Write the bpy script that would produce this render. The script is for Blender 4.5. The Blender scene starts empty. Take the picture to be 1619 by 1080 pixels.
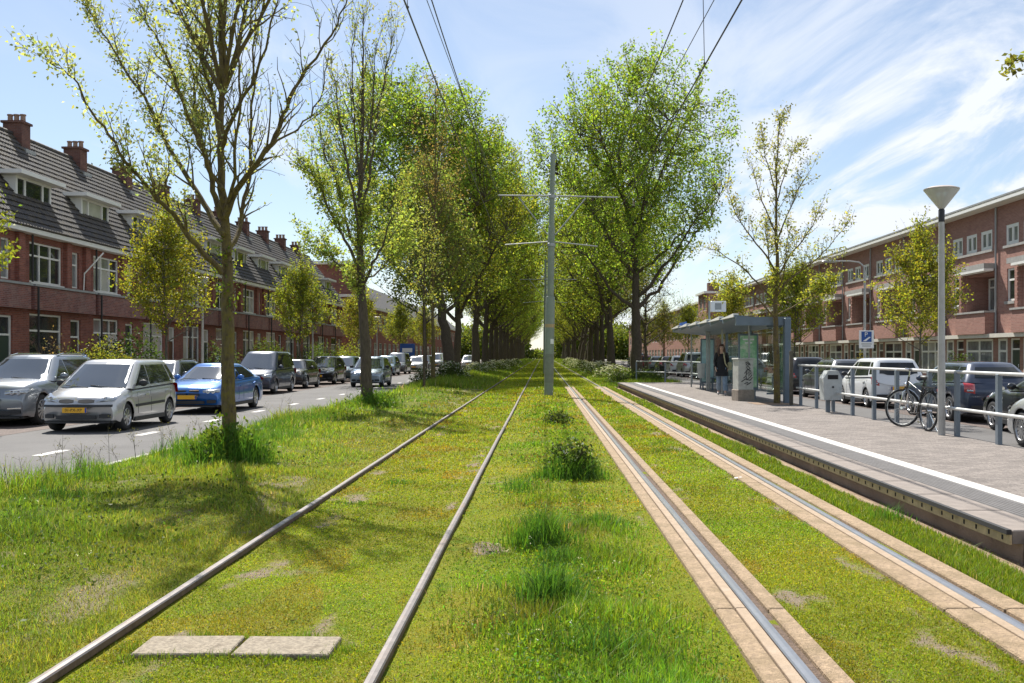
import bpy, math, random
import numpy as np
from mathutils import Vector, Matrix

R = math.radians
scene = bpy.context.scene
COL = scene.collection
random.seed(11)
rng = np.random.default_rng(11)

# ---------------------------------------------------------------- camera, sky, sun, exposure
CAM_H = 1.52
FPX = 1600.0           # focal length in pixels of the 1619-wide frame
VX, VY = 858.0, 560.0  # vanishing point of the tracks in that frame
cam_data = bpy.data.cameras.new('camera')
cam_data.sensor_width = 36.0
cam_data.lens = 36.0 * FPX / 1619.0
cam_data.shift_x = -(VX - 809.5) / 1619.0
cam_data.shift_y = (VY - 540.0) / 1619.0
cam_data.clip_start = 0.05
cam_data.clip_end = 5000
cam = bpy.data.objects.new('camera', cam_data)
cam.location = (0, 0, CAM_H)
cam.rotation_euler = (R(90), 0, 0)
COL.objects.link(cam)
scene.camera = cam

SUN_EL, SUN_AZ = 51.0, -21.5       # azimuth measured from +Y towards +X
world = bpy.data.worlds.new('World')
scene.world = world
world.use_nodes = True
wn, wl = world.node_tree.nodes, world.node_tree.links
wn.clear()
w_out = wn.new('ShaderNodeOutputWorld')
w_bg = wn.new('ShaderNodeBackground')
w_bg.inputs['Strength'].default_value = 0.068
sky = wn.new('ShaderNodeTexSky')
sky.sky_type = 'NISHITA'
sky.sun_disc = False
sky.sun_elevation = R(SUN_EL)
sky.sun_rotation = R(SUN_AZ)
sky.air_density = 1.0
sky.dust_density = 0.25
sky.ozone_density = 2.3
tc = wn.new('ShaderNodeTexCoord')
sep = wn.new('ShaderNodeSeparateXYZ')
wl.new(tc.outputs['Generated'], sep.inputs[0])
def wmath(op, a, b=None, clamp=False):
    n = wn.new('ShaderNodeMath'); n.operation = op; n.use_clamp = clamp
    for i, v in enumerate((a, b)):
        if v is None: continue
        if isinstance(v, (int, float)): n.inputs[i].default_value = v
        else: wl.new(v, n.inputs[i])
    return n.outputs[0]
zc = wmath('ADD', wmath('MAXIMUM', sep.outputs['Z'], 0.0), 0.10)
px_ = wmath('DIVIDE', sep.outputs['X'], zc)
py_ = wmath('DIVIDE', sep.outputs['Y'], zc)
comb = wn.new('ShaderNodeCombineXYZ')
wl.new(px_, comb.inputs[0]); wl.new(py_, comb.inputs[1])
def wnoise(scale, detail, rough, dist, sc=(1, 1, 1), loc=(0, 0, 0), rot=0.0):
    mp = wn.new('ShaderNodeMapping')
    mp.inputs['Scale'].default_value = sc
    mp.inputs['Location'].default_value = loc
    mp.inputs['Rotation'].default_value = (0, 0, rot)
    wl.new(comb.outputs[0], mp.inputs['Vector'])
    n = wn.new('ShaderNodeTexNoise')
    n.inputs['Scale'].default_value = scale
    n.inputs['Detail'].default_value = detail
    n.inputs['Roughness'].default_value = rough
    n.inputs['Distortion'].default_value = dist
    wl.new(mp.outputs[0], n.inputs['Vector'])
    return n.outputs['Fac']
def wramp(v, a, b):
    n = wn.new('ShaderNodeMapRange'); n.interpolation_type = 'SMOOTHSTEP'
    n.inputs['From Min'].default_value = a; n.inputs['From Max'].default_value = b
    wl.new(v, n.inputs['Value'])
    return n.outputs[0]
wisps = wnoise(1.7, 9, 0.60, 1.0, (1.0, 0.34, 1), (3.1, 5.2, 0), R(-38))
broad = wnoise(0.55, 3, 0.5, 0.3, (1.0, 0.55, 1), (7.9, 1.35, 0), R(-20))
cm = wmath('MULTIPLY', wramp(wisps, 0.44, 0.74), wramp(broad, 0.38, 0.58))
# fair-weather veil that thickens to one side of the street, and a thin milky layer near the horizon
side = wramp(px_, -0.7, 1.5)
cm2 = wmath('MULTIPLY', wramp(wisps, 0.40, 0.63), side)
veil = wmath('ADD', wmath('MULTIPLY', cm, 0.75), wmath('MULTIPLY', cm2, 0.80), True)
veil = wmath('ADD', veil, 0.20, True)
mix = wn.new('ShaderNodeMixRGB')
mix.inputs['Color2'].default_value = (7.4, 7.8, 8.5, 1)
wl.new(veil, mix.inputs['Fac'])
wl.new(sky.outputs[0], mix.inputs['Color1'])
wl.new(mix.outputs[0], w_bg.inputs['Color'])
wl.new(w_bg.outputs[0], w_out.inputs[0])

sun_data = bpy.data.lights.new('sun', 'SUN')
sun_data.energy = 4.6
sun_data.angle = R(0.53)
sun_data.color = (1.0, 0.955, 0.88)
sun = bpy.data.objects.new('sun', sun_data)
_sd = Vector((math.sin(R(SUN_AZ)) * math.cos(R(SUN_EL)), math.cos(R(SUN_AZ)) * math.cos(R(SUN_EL)), math.sin(R(SUN_EL))))
sun.rotation_euler = _sd.to_track_quat('Z', 'Y').to_euler()
COL.objects.link(sun)
vs = scene.view_settings
vs.view_transform = 'Standard'
vs.look = 'None'
vs.gamma = 1.0
vs.use_curve_mapping = False
vs.exposure = 0.92
scene.cycles.max_bounces = 10
scene.cycles.diffuse_bounces = 4
scene.cycles.transparent_max_bounces = 12

# ---------------------------------------------------------------- picture -> place helpers
def G(px, py, z=0.0):
    """where a picture point on the level z stands"""
    d = (CAM_H - z) * FPX / (py - VY)
    return Vector(((px - VX) * d / FPX, d, z))
def AT(px, py, d):
    """where a picture point stands at the distance d"""
    return Vector(((px - VX) * d / FPX, d, CAM_H + (VY - py) * d / FPX))

# ---------------------------------------------------------------- materials
M = {}
def nodes_of(name):
    m = bpy.data.materials.new(name); m.use_nodes = True
    nt = m.node_tree
    return m, nt.nodes, nt.links, nt.nodes['Principled BSDF']
def pmat(key, color, rough=0.6, metal=0.0, var=0.0, vscale=3.0, bump=0.0, bscale=30.0, spec=0.5, coat=0.0, dirt=None, dscale=1.5, dlo=0.5, dhi=0.75):
    m, n, l, b = nodes_of(key)
    b.inputs['Roughness'].default_value = rough
    b.inputs['Metallic'].default_value = metal
    b.inputs['Specular IOR Level'].default_value = spec
    b.inputs['Coat Weight'].default_value = coat
    b.inputs['Coat Roughness'].default_value = 0.04
    b.inputs['Base Color'].default_value = (*color, 1)
    if var or bump or dirt:
        t = n.new('ShaderNodeTexCoord')
    if var:
        no = n.new('ShaderNodeTexNoise'); no.inputs['Scale'].default_value = vscale; no.inputs['Detail'].default_value = 8
        no.inputs['Roughness'].default_value = 0.65
        l.new(t.outputs['Object'], no.inputs['Vector'])
        mr = n.new('ShaderNodeMapRange'); mr.inputs['From Min'].default_value = 0.3; mr.inputs['From Max'].default_value = 0.7
        mr.inputs['To Min'].default_value = 1 - var; mr.inputs['To Max'].default_value = 1 + var
        l.new(no.outputs['Fac'], mr.inputs['Value'])
        mx = n.new('ShaderNodeMixRGB'); mx.blend_type = 'MULTIPLY'; mx.inputs['Fac'].default_value = 1
        mx.inputs['Color1'].default_value = (*color, 1)
        l.new(mr.outputs[0], mx.inputs['Color2'])
        outc = mx.outputs[0]
        if dirt:
            n2 = n.new('ShaderNodeTexNoise'); n2.inputs['Scale'].default_value = dscale; n2.inputs['Detail'].default_value = 10
            n2.inputs['Roughness'].default_value = 0.7
            l.new(t.outputs['Object'], n2.inputs['Vector'])
            m2 = n.new('ShaderNodeMapRange'); m2.inputs['From Min'].default_value = dlo; m2.inputs['From Max'].default_value = dhi
            l.new(n2.outputs['Fac'], m2.inputs['Value'])
            mm = n.new('ShaderNodeMixRGB'); mm.inputs['Color2'].default_value = (*dirt, 1)
            l.new(m2.outputs[0], mm.inputs['Fac']); l.new(outc, mm.inputs['Color1'])
            outc = mm.outputs[0]
        l.new(outc, b.inputs['Base Color'])
    if bump:
        nb = n.new('ShaderNodeTexNoise'); nb.inputs['Scale'].default_value = bscale; nb.inputs['Detail'].default_value = 6
        l.new(t.outputs['Object'], nb.inputs['Vector'])
        bp = n.new('ShaderNodeBump'); bp.inputs['Strength'].default_value = bump; bp.inputs['Distance'].default_value = 0.02
        l.new(nb.outputs['Fac'], bp.inputs['Height']); l.new(bp.outputs[0], b.inputs['Normal'])
    M[key] = m
    return m
def brick_mat(key, c1, c2, mortar, stain, samount=0.5):
    m, n, l, b = nodes_of(key)
    b.inputs['Roughness'].default_value = 0.85
    b.inputs['Specular IOR Level'].default_value = 0.25
    t = n.new('ShaderNodeTexCoord'); s = n.new('ShaderNodeSeparateXYZ'); l.new(t.outputs['Object'], s.inputs[0])
    a = n.new('ShaderNodeMath'); a.operation = 'ADD'; l.new(s.outputs['X'], a.inputs[0]); l.new(s.outputs['Y'], a.inputs[1])
    c = n.new('ShaderNodeCombineXYZ'); l.new(a.outputs[0], c.inputs[0]); l.new(s.outputs['Z'], c.inputs[1])
    br = n.new('ShaderNodeTexBrick')
    br.inputs['Scale'].default_value = 1; br.inputs['Brick Width'].default_value = 0.22; br.inputs['Row Height'].default_value = 0.066
    br.inputs['Mortar Size'].default_value = 0.006; br.inputs['Mortar Smooth'].default_value = 0.2; br.inputs['Bias'].default_value = 0.0
    br.inputs['Color1'].default_value = (*c1, 1); br.inputs['Color2'].default_value = (*c2, 1); br.inputs['Mortar'].default_value = (*mortar, 1)
    l.new(c.outputs[0], br.inputs['Vector'])
    no = n.new('ShaderNodeTexNoise'); no.inputs['Scale'].default_value = 1.7; no.inputs['Detail'].default_value = 9; no.inputs['Roughness'].default_value = 0.7
    l.new(t.outputs['Object'], no.inputs['Vector'])
    mr = n.new('ShaderNodeMapRange'); mr.inputs['From Min'].default_value = 0.45; mr.inputs['From Max'].default_value = 0.8; mr.inputs['To Max'].default_value = samount
    l.new(no.outputs['Fac'], mr.inputs['Value'])
    mx = n.new('ShaderNodeMixRGB'); mx.inputs['Color2'].default_value = (*stain, 1)
    l.new(mr.outputs[0], mx.inputs['Fac']); l.new(br.outputs['Color'], mx.inputs['Color1']); l.new(mx.outputs[0], b.inputs['Base Color'])
    bp = n.new('ShaderNodeBump'); bp.inputs['Strength'].default_value = 0.5; bp.inputs['Distance'].default_value = 0.008
    inv = n.new('ShaderNodeMath'); inv.operation = 'SUBTRACT'; inv.inputs[0].default_value = 1; l.new(br.outputs['Fac'], inv.inputs[1])
    l.new(inv.outputs[0], bp.inputs['Height']); l.new(bp.outputs[0], b.inputs['Normal'])
    M[key] = m
def leaf_mat(key, trans=0.45, rough=0.55, gain=1.0):
    m, n, l, b = nodes_of(key)
    at = n.new('ShaderNodeAttribute'); at.attribute_name = 'tint'
    l.new(at.outputs['Color'], b.inputs['Base Color'])
    b.inputs['Roughness'].default_value = rough
    b.inputs['Specular IOR Level'].default_value = 0.3
    tr = n.new('ShaderNodeBsdfTranslucent')
    hs = n.new('ShaderNodeMixRGB'); hs.blend_type = 'MULTIPLY'; hs.inputs['Fac'].default_value = 1
    hs.inputs['Color2'].default_value = (1.25 * gain, 1.2 * gain, 0.6 * gain, 1)
    l.new(at.outputs['Color'], hs.inputs['Color1']); l.new(hs.outputs[0], tr.inputs['Color'])
    ms = n.new('ShaderNodeMixShader'); ms.inputs['Fac'].default_value = trans
    out = n['Material Output']
    l.new(b.outputs[0], ms.inputs[1]); l.new(tr.outputs[0], ms.inputs[2]); l.new(ms.outputs[0], out.inputs['Surface'])
    M[key] = m
def bark_mat(key, c1, c2, moss, mamount):
    m, n, l, b = nodes_of(key)
    b.inputs['Roughness'].default_value = 0.9; b.inputs['Specular IOR Level'].default_value = 0.2
    t = n.new('ShaderNodeTexCoord'); mp = n.new('ShaderNodeMapping'); mp.inputs['Scale'].default_value = (11, 11, 2.6)
    l.new(t.outputs['Object'], mp.inputs['Vector'])
    no = n.new('ShaderNodeTexNoise'); no.inputs['Scale'].default_value = 2.2; no.inputs['Detail'].default_value = 9; no.inputs['Roughness'].default_value = 0.7
    l.new(mp.outputs[0], no.inputs['Vector'])
    cr = n.new('ShaderNodeValToRGB'); cr.color_ramp.elements[0].position = 0.35; cr.color_ramp.elements[1].position = 0.68
    cr.color_ramp.elements[0].color = (*c1, 1); cr.color_ramp.elements[1].color = (*c2, 1)
    l.new(no.outputs['Fac'], cr.inputs[0])
    n2 = n.new('ShaderNodeTexNoise'); n2.inputs['Scale'].default_value = 9.0; n2.inputs['Detail'].default_value = 10; n2.inputs['Roughness'].default_value = 0.72
    l.new(t.outputs['Object'], n2.inputs['Vector'])
    mr = n.new('ShaderNodeMapRange'); mr.inputs['From Min'].default_value = 0.42; mr.inputs['From Max'].default_value = 0.62; mr.inputs['To Max'].default_value = mamount
    l.new(n2.outputs['Fac'], mr.inputs['Value'])
    mx = n.new('ShaderNodeMixRGB'); mx.inputs['Color2'].default_value = (*moss, 1)
    l.new(mr.outputs[0], mx.inputs['Fac']); l.new(cr.outputs[0], mx.inputs['Color1']); l.new(mx.outputs[0], b.inputs['Base Color'])
    bp = n.new('ShaderNodeBump'); bp.inputs['Strength'].default_value = 0.9; bp.inputs['Distance'].default_value = 0.03
    l.new(no.outputs['Fac'], bp.inputs['Height']); l.new(bp.outputs[0], b.inputs['Normal'])
    M[key] = m

def ground_mat(key, cols, scale, bump=0.6, bscale=60, soil=None):
    """several noise octaves mixing four ground colours"""
    m, n, l, b = nodes_of(key)
    b.inputs['Roughness'].default_value = 0.95; b.inputs['Specular IOR Level'].default_value = 0.1
    t = n.new('ShaderNodeTexCoord')
    def noise(s, d=8, r=0.65, dist=0.0):
        q = n.new('ShaderNodeTexNoise'); q.inputs['Scale'].default_value = s; q.inputs['Detail'].default_value = d; q.inputs['Roughness'].default_value = r
        q.inputs['Distortion'].default_value = dist
        l.new(t.outputs['Object'], q.inputs['Vector']); return q.outputs['Fac']
    def rng_(v, a, c):
        q = n.new('ShaderNodeMapRange'); q.interpolation_type = 'SMOOTHSTEP'; q.inputs['From Min'].default_value = a; q.inputs['From Max'].default_value = c
        l.new(v, q.inputs['Value']); return q.outputs[0]
    cur = None
    specs = [(scale, 0.40, 0.62), (scale * 3.1, 0.50, 0.66), (scale * 0.9, 0.62, 0.70)]
    for i, (s, a, c) in enumerate(specs):
        mx = n.new('ShaderNodeMixRGB')
        l.new(rng_(noise(s, 10, 0.72, 0.3 * i), a, c), mx.inputs['Fac'])
        if cur is None: mx.inputs['Color1'].default_value = (*cols[0], 1)
        else: l.new(cur, mx.inputs['Color1'])
        mx.inputs['Color2'].default_value = (*cols[i + 1], 1)
        cur = mx.outputs[0]
    if soil:
        at = n.new('ShaderNodeAttribute'); at.attribute_name = 'bare'
        ad = n.new('ShaderNodeMath'); ad.operation = 'ADD'
        l.new(at.outputs['Fac'], ad.inputs[0]); l.new(noise(24, 9, 0.8), ad.inputs[1])
        mx = n.new('ShaderNodeMixRGB'); l.new(rng_(ad.outputs[0], 0.80, 1.25), mx.inputs['Fac']); l.new(cur, mx.inputs['Color1']); mx.inputs['Color2'].default_value = (*soil, 1)
        cur = mx.outputs[0]
    fine = noise(bscale * 1.3, 4, 0.7)
    mr = n.new('ShaderNodeMapRange'); mr.inputs['From Min'].default_value = 0.3; mr.inputs['From Max'].default_value = 0.7
    mr.inputs['To Min'].default_value = 0.62; mr.inputs['To Max'].default_value = 1.38
    l.new(fine, mr.inputs['Value'])
    mu = n.new('ShaderNodeMixRGB'); mu.blend_type = 'MULTIPLY'; mu.inputs['Fac'].default_value = 1
    l.new(cur, mu.inputs['Color1']); l.new(mr.outputs[0], mu.inputs['Color2'])
    l.new(mu.outputs[0], b.inputs['Base Color'])
    bp = n.new('ShaderNodeBump'); bp.inputs['Strength'].default_value = bump; bp.inputs['Distance'].default_value = 0.03
    l.new(noise(bscale, 6, 0.7), bp.inputs['Height']); l.new(bp.outputs[0], b.inputs['Normal'])
    M[key] = m

brick_mat('brick_dark', (0.205, 0.066, 0.048), (0.320, 0.112, 0.078), (0.26, 0.20, 0.17), (0.125, 0.058, 0.060), 0.7)
brick_mat('brick_parapet', (0.150, 0.058, 0.056), (0.270, 0.105, 0.085), (0.28, 0.24, 0.22), (0.38, 0.28, 0.25), 0.6)
brick_mat('brick_rose', (0.290, 0.142, 0.112), (0.385, 0.195, 0.155), (0.36, 0.30, 0.26), (0.215, 0.112, 0.095), 0.55)
brick_mat('brick_chimney', (0.12, 0.052, 0.042), (0.17, 0.075, 0.056), (0.16, 0.13, 0.12), (0.06, 0.04, 0.036), 0.7)
pmat('roof_tile', (0.044, 0.041, 0.042), 0.68, var=0.45, vscale=5, bump=0.2, dirt=(0.105, 0.082, 0.045), dscale=3.2, dlo=0.44, dhi=0.72)
pmat('white_paint', (0.78, 0.77, 0.73), 0.45, var=0.06, vscale=2)
pmat('cream_paint', (0.62, 0.59, 0.52), 0.55, var=0.08, vscale=2)
pmat('lead_grey', (0.30, 0.31, 0.31), 0.6, var=0.15, vscale=4)
pmat('stone_sill', (0.33, 0.32, 0.30), 0.8, var=0.2, vscale=6)
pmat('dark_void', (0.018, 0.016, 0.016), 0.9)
pmat('door_green', (0.03, 0.055, 0.04), 0.35)
pmat('door_brown', (0.10, 0.045, 0.025), 0.4, var=0.2)
pmat('curtain', (0.55, 0.54, 0.50), 0.9, var=0.25, vscale=6)
pmat('pane', (0.030, 0.036, 0.038), 0.045, spec=0.9, var=0.6, vscale=0.8)
pmat('pane_blind', (0.46, 0.45, 0.41), 0.12, spec=0.6, var=0.12, vscale=1.5)
pmat('pane_curtained', (0.20, 0.21, 0.21), 0.07, spec=0.8, var=0.45, vscale=2.2)
pmat('chimney_pot', (0.30, 0.20, 0.15), 0.8, var=0.2)
pmat('asphalt', (0.105, 0.100, 0.097), 0.88, var=0.14, vscale=0.6, bump=0.25, bscale=120, dirt=(0.075, 0.071, 0.069), dscale=0.35, dlo=0.5, dhi=0.7)
pmat('road_brick', (0.125, 0.095, 0.083), 0.9, var=0.25, vscale=5, bump=0.3, bscale=60)
pmat('paving', (0.19, 0.175, 0.165), 0.9, var=0.18, vscale=4, bump=0.3, bscale=50)
pmat('platform_paving', (0.195, 0.170, 0.153), 0.9, var=0.5, vscale=46, bump=0.4, bscale=90, dirt=(0.115, 0.098, 0.088), dscale=1.6, dlo=0.5, dhi=0.78)
def paver_joints(key, bw, bh, dark=0.55):
    """small pavers with dark recessed joints laid over an existing paving material"""
    m = M[key]; n, l = m.node_tree.nodes, m.node_tree.links; b = n['Principled BSDF']
    src = b.inputs['Base Color'].links[0].from_socket
    t = n.new('ShaderNodeTexCoord'); br = n.new('ShaderNodeTexBrick')
    br.inputs['Scale'].default_value = 1; br.inputs['Brick Width'].default_value = bw; br.inputs['Row Height'].default_value = bh
    br.inputs['Mortar Size'].default_value = 0.006; br.inputs['Mortar Smooth'].default_value = 0.3
    br.inputs['Color1'].default_value = (0.80, 0.79, 0.78, 1); br.inputs['Color2'].default_value = (1.2, 1.19, 1.17, 1); br.inputs['Mortar'].default_value = (dark, dark * 0.95, dark * 0.9, 1)
    l.new(t.outputs['Object'], br.inputs['Vector'])
    mx = n.new('ShaderNodeMixRGB'); mx.blend_type = 'MULTIPLY'; mx.inputs['Fac'].default_value = 1
    l.new(src, mx.inputs['Color1']); l.new(br.outputs['Color'], mx.inputs['Color2']); l.new(mx.outputs[0], b.inputs['Base Color'])
paver_joints('platform_paving', 0.21, 0.105)
paver_joints('paving', 0.30, 0.30)
paver_joints('road_brick', 0.21, 0.07)
pmat('platform_edge', (0.225, 0.19, 0.165), 0.85, var=0.18, vscale=7, bump=0.2, bscale=70, dirt=(0.18, 0.15, 0.13), dscale=2.2, dlo=0.5, dhi=0.8)
pmat('ribbed_grey', (0.125, 0.118, 0.115), 0.85, var=0.2, vscale=9)
pmat('white_marking', (0.52, 0.50, 0.47), 0.7, var=0.14, vscale=9, dirt=(0.40, 0.38, 0.35), dscale=5, dlo=0.58, dhi=0.8)
pmat('kerb', (0.36, 0.34, 0.31), 0.85, var=0.2, vscale=6)
pmat('concrete_sand', (0.335, 0.240, 0.150), 0.92, var=0.42, vscale=38, bump=0.7, bscale=110, dirt=(0.20, 0.145, 0.075), dscale=3.6, dlo=0.44, dhi=0.72)
pmat('concrete_pale', (0.33, 0.245, 0.165), 0.85, var=0.15, vscale=12, bump=0.3, bscale=90, dirt=(0.42, 0.33, 0.25), dscale=3.5, dlo=0.5, dhi=0.8)
pmat('slab_concrete', (0.27, 0.225, 0.165), 0.9, var=0.45, vscale=30, bump=0.6, bscale=70, dirt=(0.13, 0.10, 0.065), dscale=9, dlo=0.52, dhi=0.72)
pmat('platform_side', (0.30, 0.235, 0.175), 0.9, var=0.35, vscale=5, bump=0.4, bscale=40, dirt=(0.17, 0.13, 0.095), dscale=2.5, dlo=0.45, dhi=0.7)
pmat('ochre_bracket', (0.46, 0.36, 0.20), 0.7, var=0.3, vscale=8)
pmat('black_rubber', (0.022, 0.022, 0.023), 0.75)
pmat('rail_steel', (0.40, 0.40, 0.41), 0.30, 0.85, var=0.12, vscale=6)
pmat('rail_dull', (0.185, 0.165, 0.155), 0.42, 0.55, var=0.25, vscale=9, dirt=(0.22, 0.15, 0.11), dscale=3, dlo=0.5, dhi=0.8)
pmat('rail_rust', (0.115, 0.075, 0.055), 0.85, var=0.35, vscale=14)
pmat('groove_dirt', (0.13, 0.09, 0.065), 0.95, var=0.5, vscale=30, bump=0.8, bscale=90)
pmat('mast_green', (0.225, 0.265, 0.205), 0.5, 0.1, var=0.16, vscale=3, dirt=(0.19, 0.215, 0.18), dscale=2, dlo=0.5, dhi=0.75)
pmat('mast_patch', (0.185, 0.205, 0.165), 0.6, var=0.2, vscale=5)
pmat('mast_band', (0.42, 0.30, 0.15), 0.6)
pmat('galvanised', (0.34, 0.35, 0.345), 0.42, 0.55, var=0.12, vscale=7)
pmat('fence_post', (0.155, 0.185, 0.215), 0.45, 0.1, var=0.12, vscale=5)
pmat('fence_rail', (0.56, 0.56, 0.54), 0.42, 0.35, var=0.10, vscale=6)
pmat('shelter_steel', (0.125, 0.165, 0.205), 0.42, 0.1, var=0.12, vscale=4)
pmat('bin_grey', (0.42, 0.44, 0.43), 0.5, var=0.12, vscale=5, dirt=(0.28, 0.28, 0.26), dscale=6, dlo=0.55, dhi=0.8)
pmat('lamp_pole', (0.42, 0.41, 0.385), 0.5, 0.2, var=0.14, vscale=5)
pmat('lamp_cap', (0.46, 0.40, 0.36), 0.45, 0.2)
pmat('wire', (0.060, 0.055, 0.055), 0.5, 0.4)
pmat('cabinet_pale', (0.50, 0.50, 0.45), 0.7, var=0.15, vscale=7, dirt=(0.33, 0.32, 0.28), dscale=4, dlo=0.5, dhi=0.8)
pmat('cabinet_base', (0.30, 0.25, 0.20), 0.9, var=0.25, vscale=9, bump=0.4)
pmat('graffiti', (0.02, 0.02, 0.022), 0.6)
pmat('sign_blue', (0.012, 0.075, 0.30), 0.4)
pmat('sign_white', (0.78, 0.78, 0.78), 0.4)
pmat('poster_green', (0.22, 0.47, 0.25), 0.3, var=0.5, vscale=2.2, dirt=(0.62, 0.68, 0.55), dscale=2.4, dlo=0.48, dhi=0.62)
pmat('poster_teal', (0.34, 0.52, 0.53), 0.3, var=0.3, vscale=3)
pmat('soil', (0.24, 0.165, 0.11), 0.95, var=0.4, vscale=12, bump=0.8, bscale=60)
pmat('chrome', (0.75, 0.75, 0.76), 0.14, 1.0)
pmat('tyre', (0.022, 0.022, 0.023), 0.8, bump=0.2)
pmat('rim', (0.50, 0.50, 0.51), 0.28, 0.85)
pmat('car_plastic', (0.025, 0.025, 0.027), 0.55)
pmat('car_glass', (0.035, 0.042, 0.046), 0.03, spec=0.5); M['car_glass'].node_tree.nodes['Principled BSDF'].inputs['IOR'].default_value = 2.8
pmat('car_glass_tinted', (0.018, 0.021, 0.022), 0.03, spec=0.5)
pmat('head_lamp', (0.40, 0.42, 0.44), 0.08, 0.6, spec=1.0, coat=1.0, var=0.3, vscale=14)
pmat('tail_lamp', (0.42, 0.012, 0.015), 0.12, spec=0.9, coat=1.0)
pmat('plate_yellow', (0.80, 0.42, 0.02), 0.4)
pmat('plate_ink', (0.012, 0.012, 0.012), 0.5)
pmat('plate_blue', (0.02, 0.06, 0.35), 0.4)
CARCOL = dict(silver=((0.50, 0.50, 0.50), 0.55), grey=((0.23, 0.255, 0.285), 0.55), blue=((0.012, 0.125, 0.43), 0.35), navy=((0.030, 0.042, 0.075), 0.3),
              black=((0.016, 0.017, 0.019), 0.2), white=((0.72, 0.73, 0.74), 0.0), teal=((0.035, 0.075, 0.085), 0.35), iron=((0.085, 0.092, 0.105), 0.4),
              paleblue=((0.34, 0.42, 0.48), 0.4), steel=((0.15, 0.23, 0.31), 0.4), red=((0.22, 0.012, 0.012), 0.2))
for k_, (c_, me_) in CARCOL.items():
    pmat('paint_' + k_, c_, 0.30, me_, coat=1.0)
leaf_mat('leaf', 0.60)
leaf_mat('grass', 0.42, 0.6)
leaf_mat('flower', 0.35, 0.7)
bark_mat('bark_moss', (0.060, 0.045, 0.028), (0.170, 0.130, 0.078), (0.185, 0.150, 0.030), 0.8)
bark_mat('bark_brown', (0.060, 0.046, 0.034), (0.140, 0.110, 0.085), (0.10, 0.09, 0.045), 0.4)
bark_mat('bark_grey', (0.070, 0.062, 0.050), (0.170, 0.150, 0.125), (0.12, 0.12, 0.06), 0.4)
ground_mat('moss', [(0.150, 0.178, 0.014), (0.190, 0.182, 0.018), (0.105, 0.155, 0.014), (0.175, 0.130, 0.045)], 1.15, soil=(0.22, 0.175, 0.125))
ground_mat('verge', [(0.105, 0.130, 0.020), (0.140, 0.145, 0.026), (0.150, 0.140, 0.050), (0.20, 0.16, 0.085)], 1.0, soil=(0.20, 0.17, 0.10))
ground_mat('earth', [(0.10, 0.11, 0.04), (0.12, 0.11, 0.06), (0.09, 0.10, 0.03), (0.17, 0.14, 0.09)], 0.6)
pmat('skin', (0.56, 0.36, 0.27), 0.5)
pmat('hair', (0.085, 0.045, 0.025), 0.45, var=0.3, vscale=20)
pmat('coat', (0.014, 0.014, 0.017), 0.8, var=0.2, vscale=10)
pmat('denim', (0.22, 0.29, 0.38), 0.85, var=0.25, vscale=12)
pmat('shoe', (0.30, 0.29, 0.29), 0.6)
pmat('bag', (0.42, 0.40, 0.25), 0.8, var=0.2)
pmat('eye_dark', (0.02, 0.015, 0.012), 0.3)
pmat('lips', (0.40, 0.15, 0.13), 0.5)
def glass_mat(key, color, fac):
    m, n, l, b = nodes_of(key)
    b.inputs['Base Color'].default_value = (*color, 1)
    tr = n.new('ShaderNodeBsdfTransparent'); tr.inputs['Color'].default_value = (0.90, 0.95, 0.93, 1)
    b = n.new('ShaderNodeBsdfGlossy') if fac < 0.3 else b
    b.inputs['Roughness'].default_value = 0.03
    fr = n.new('ShaderNodeFresnel'); fr.inputs['IOR'].default_value = 1.5
    ad = n.new('ShaderNodeMath'); ad.operation = 'ADD'; ad.use_clamp = True; ad.inputs[1].default_value = fac
    hf = n.new('ShaderNodeMath'); hf.operation = 'MULTIPLY'; hf.inputs[1].default_value = 0.55 if fac < 0.3 else 1.0
    l.new(fr.outputs[0], hf.inputs[0]); l.new(hf.outputs[0], ad.inputs[0])
    ms = n.new('ShaderNodeMixShader'); l.new(ad.outputs[0], ms.inputs['Fac']); l.new(tr.outputs[0], ms.inputs[1]); l.new(b.outputs[0], ms.inputs[2])
    l.new(ms.outputs[0], n['Material Output'].inputs['Surface'])
    M[key] = m
glass_mat('clear_glass', (0.45, 0.55, 0.53), 0.0)
glass_mat('lamp_glass', (0.80, 0.80, 0.78), 0.42)

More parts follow.
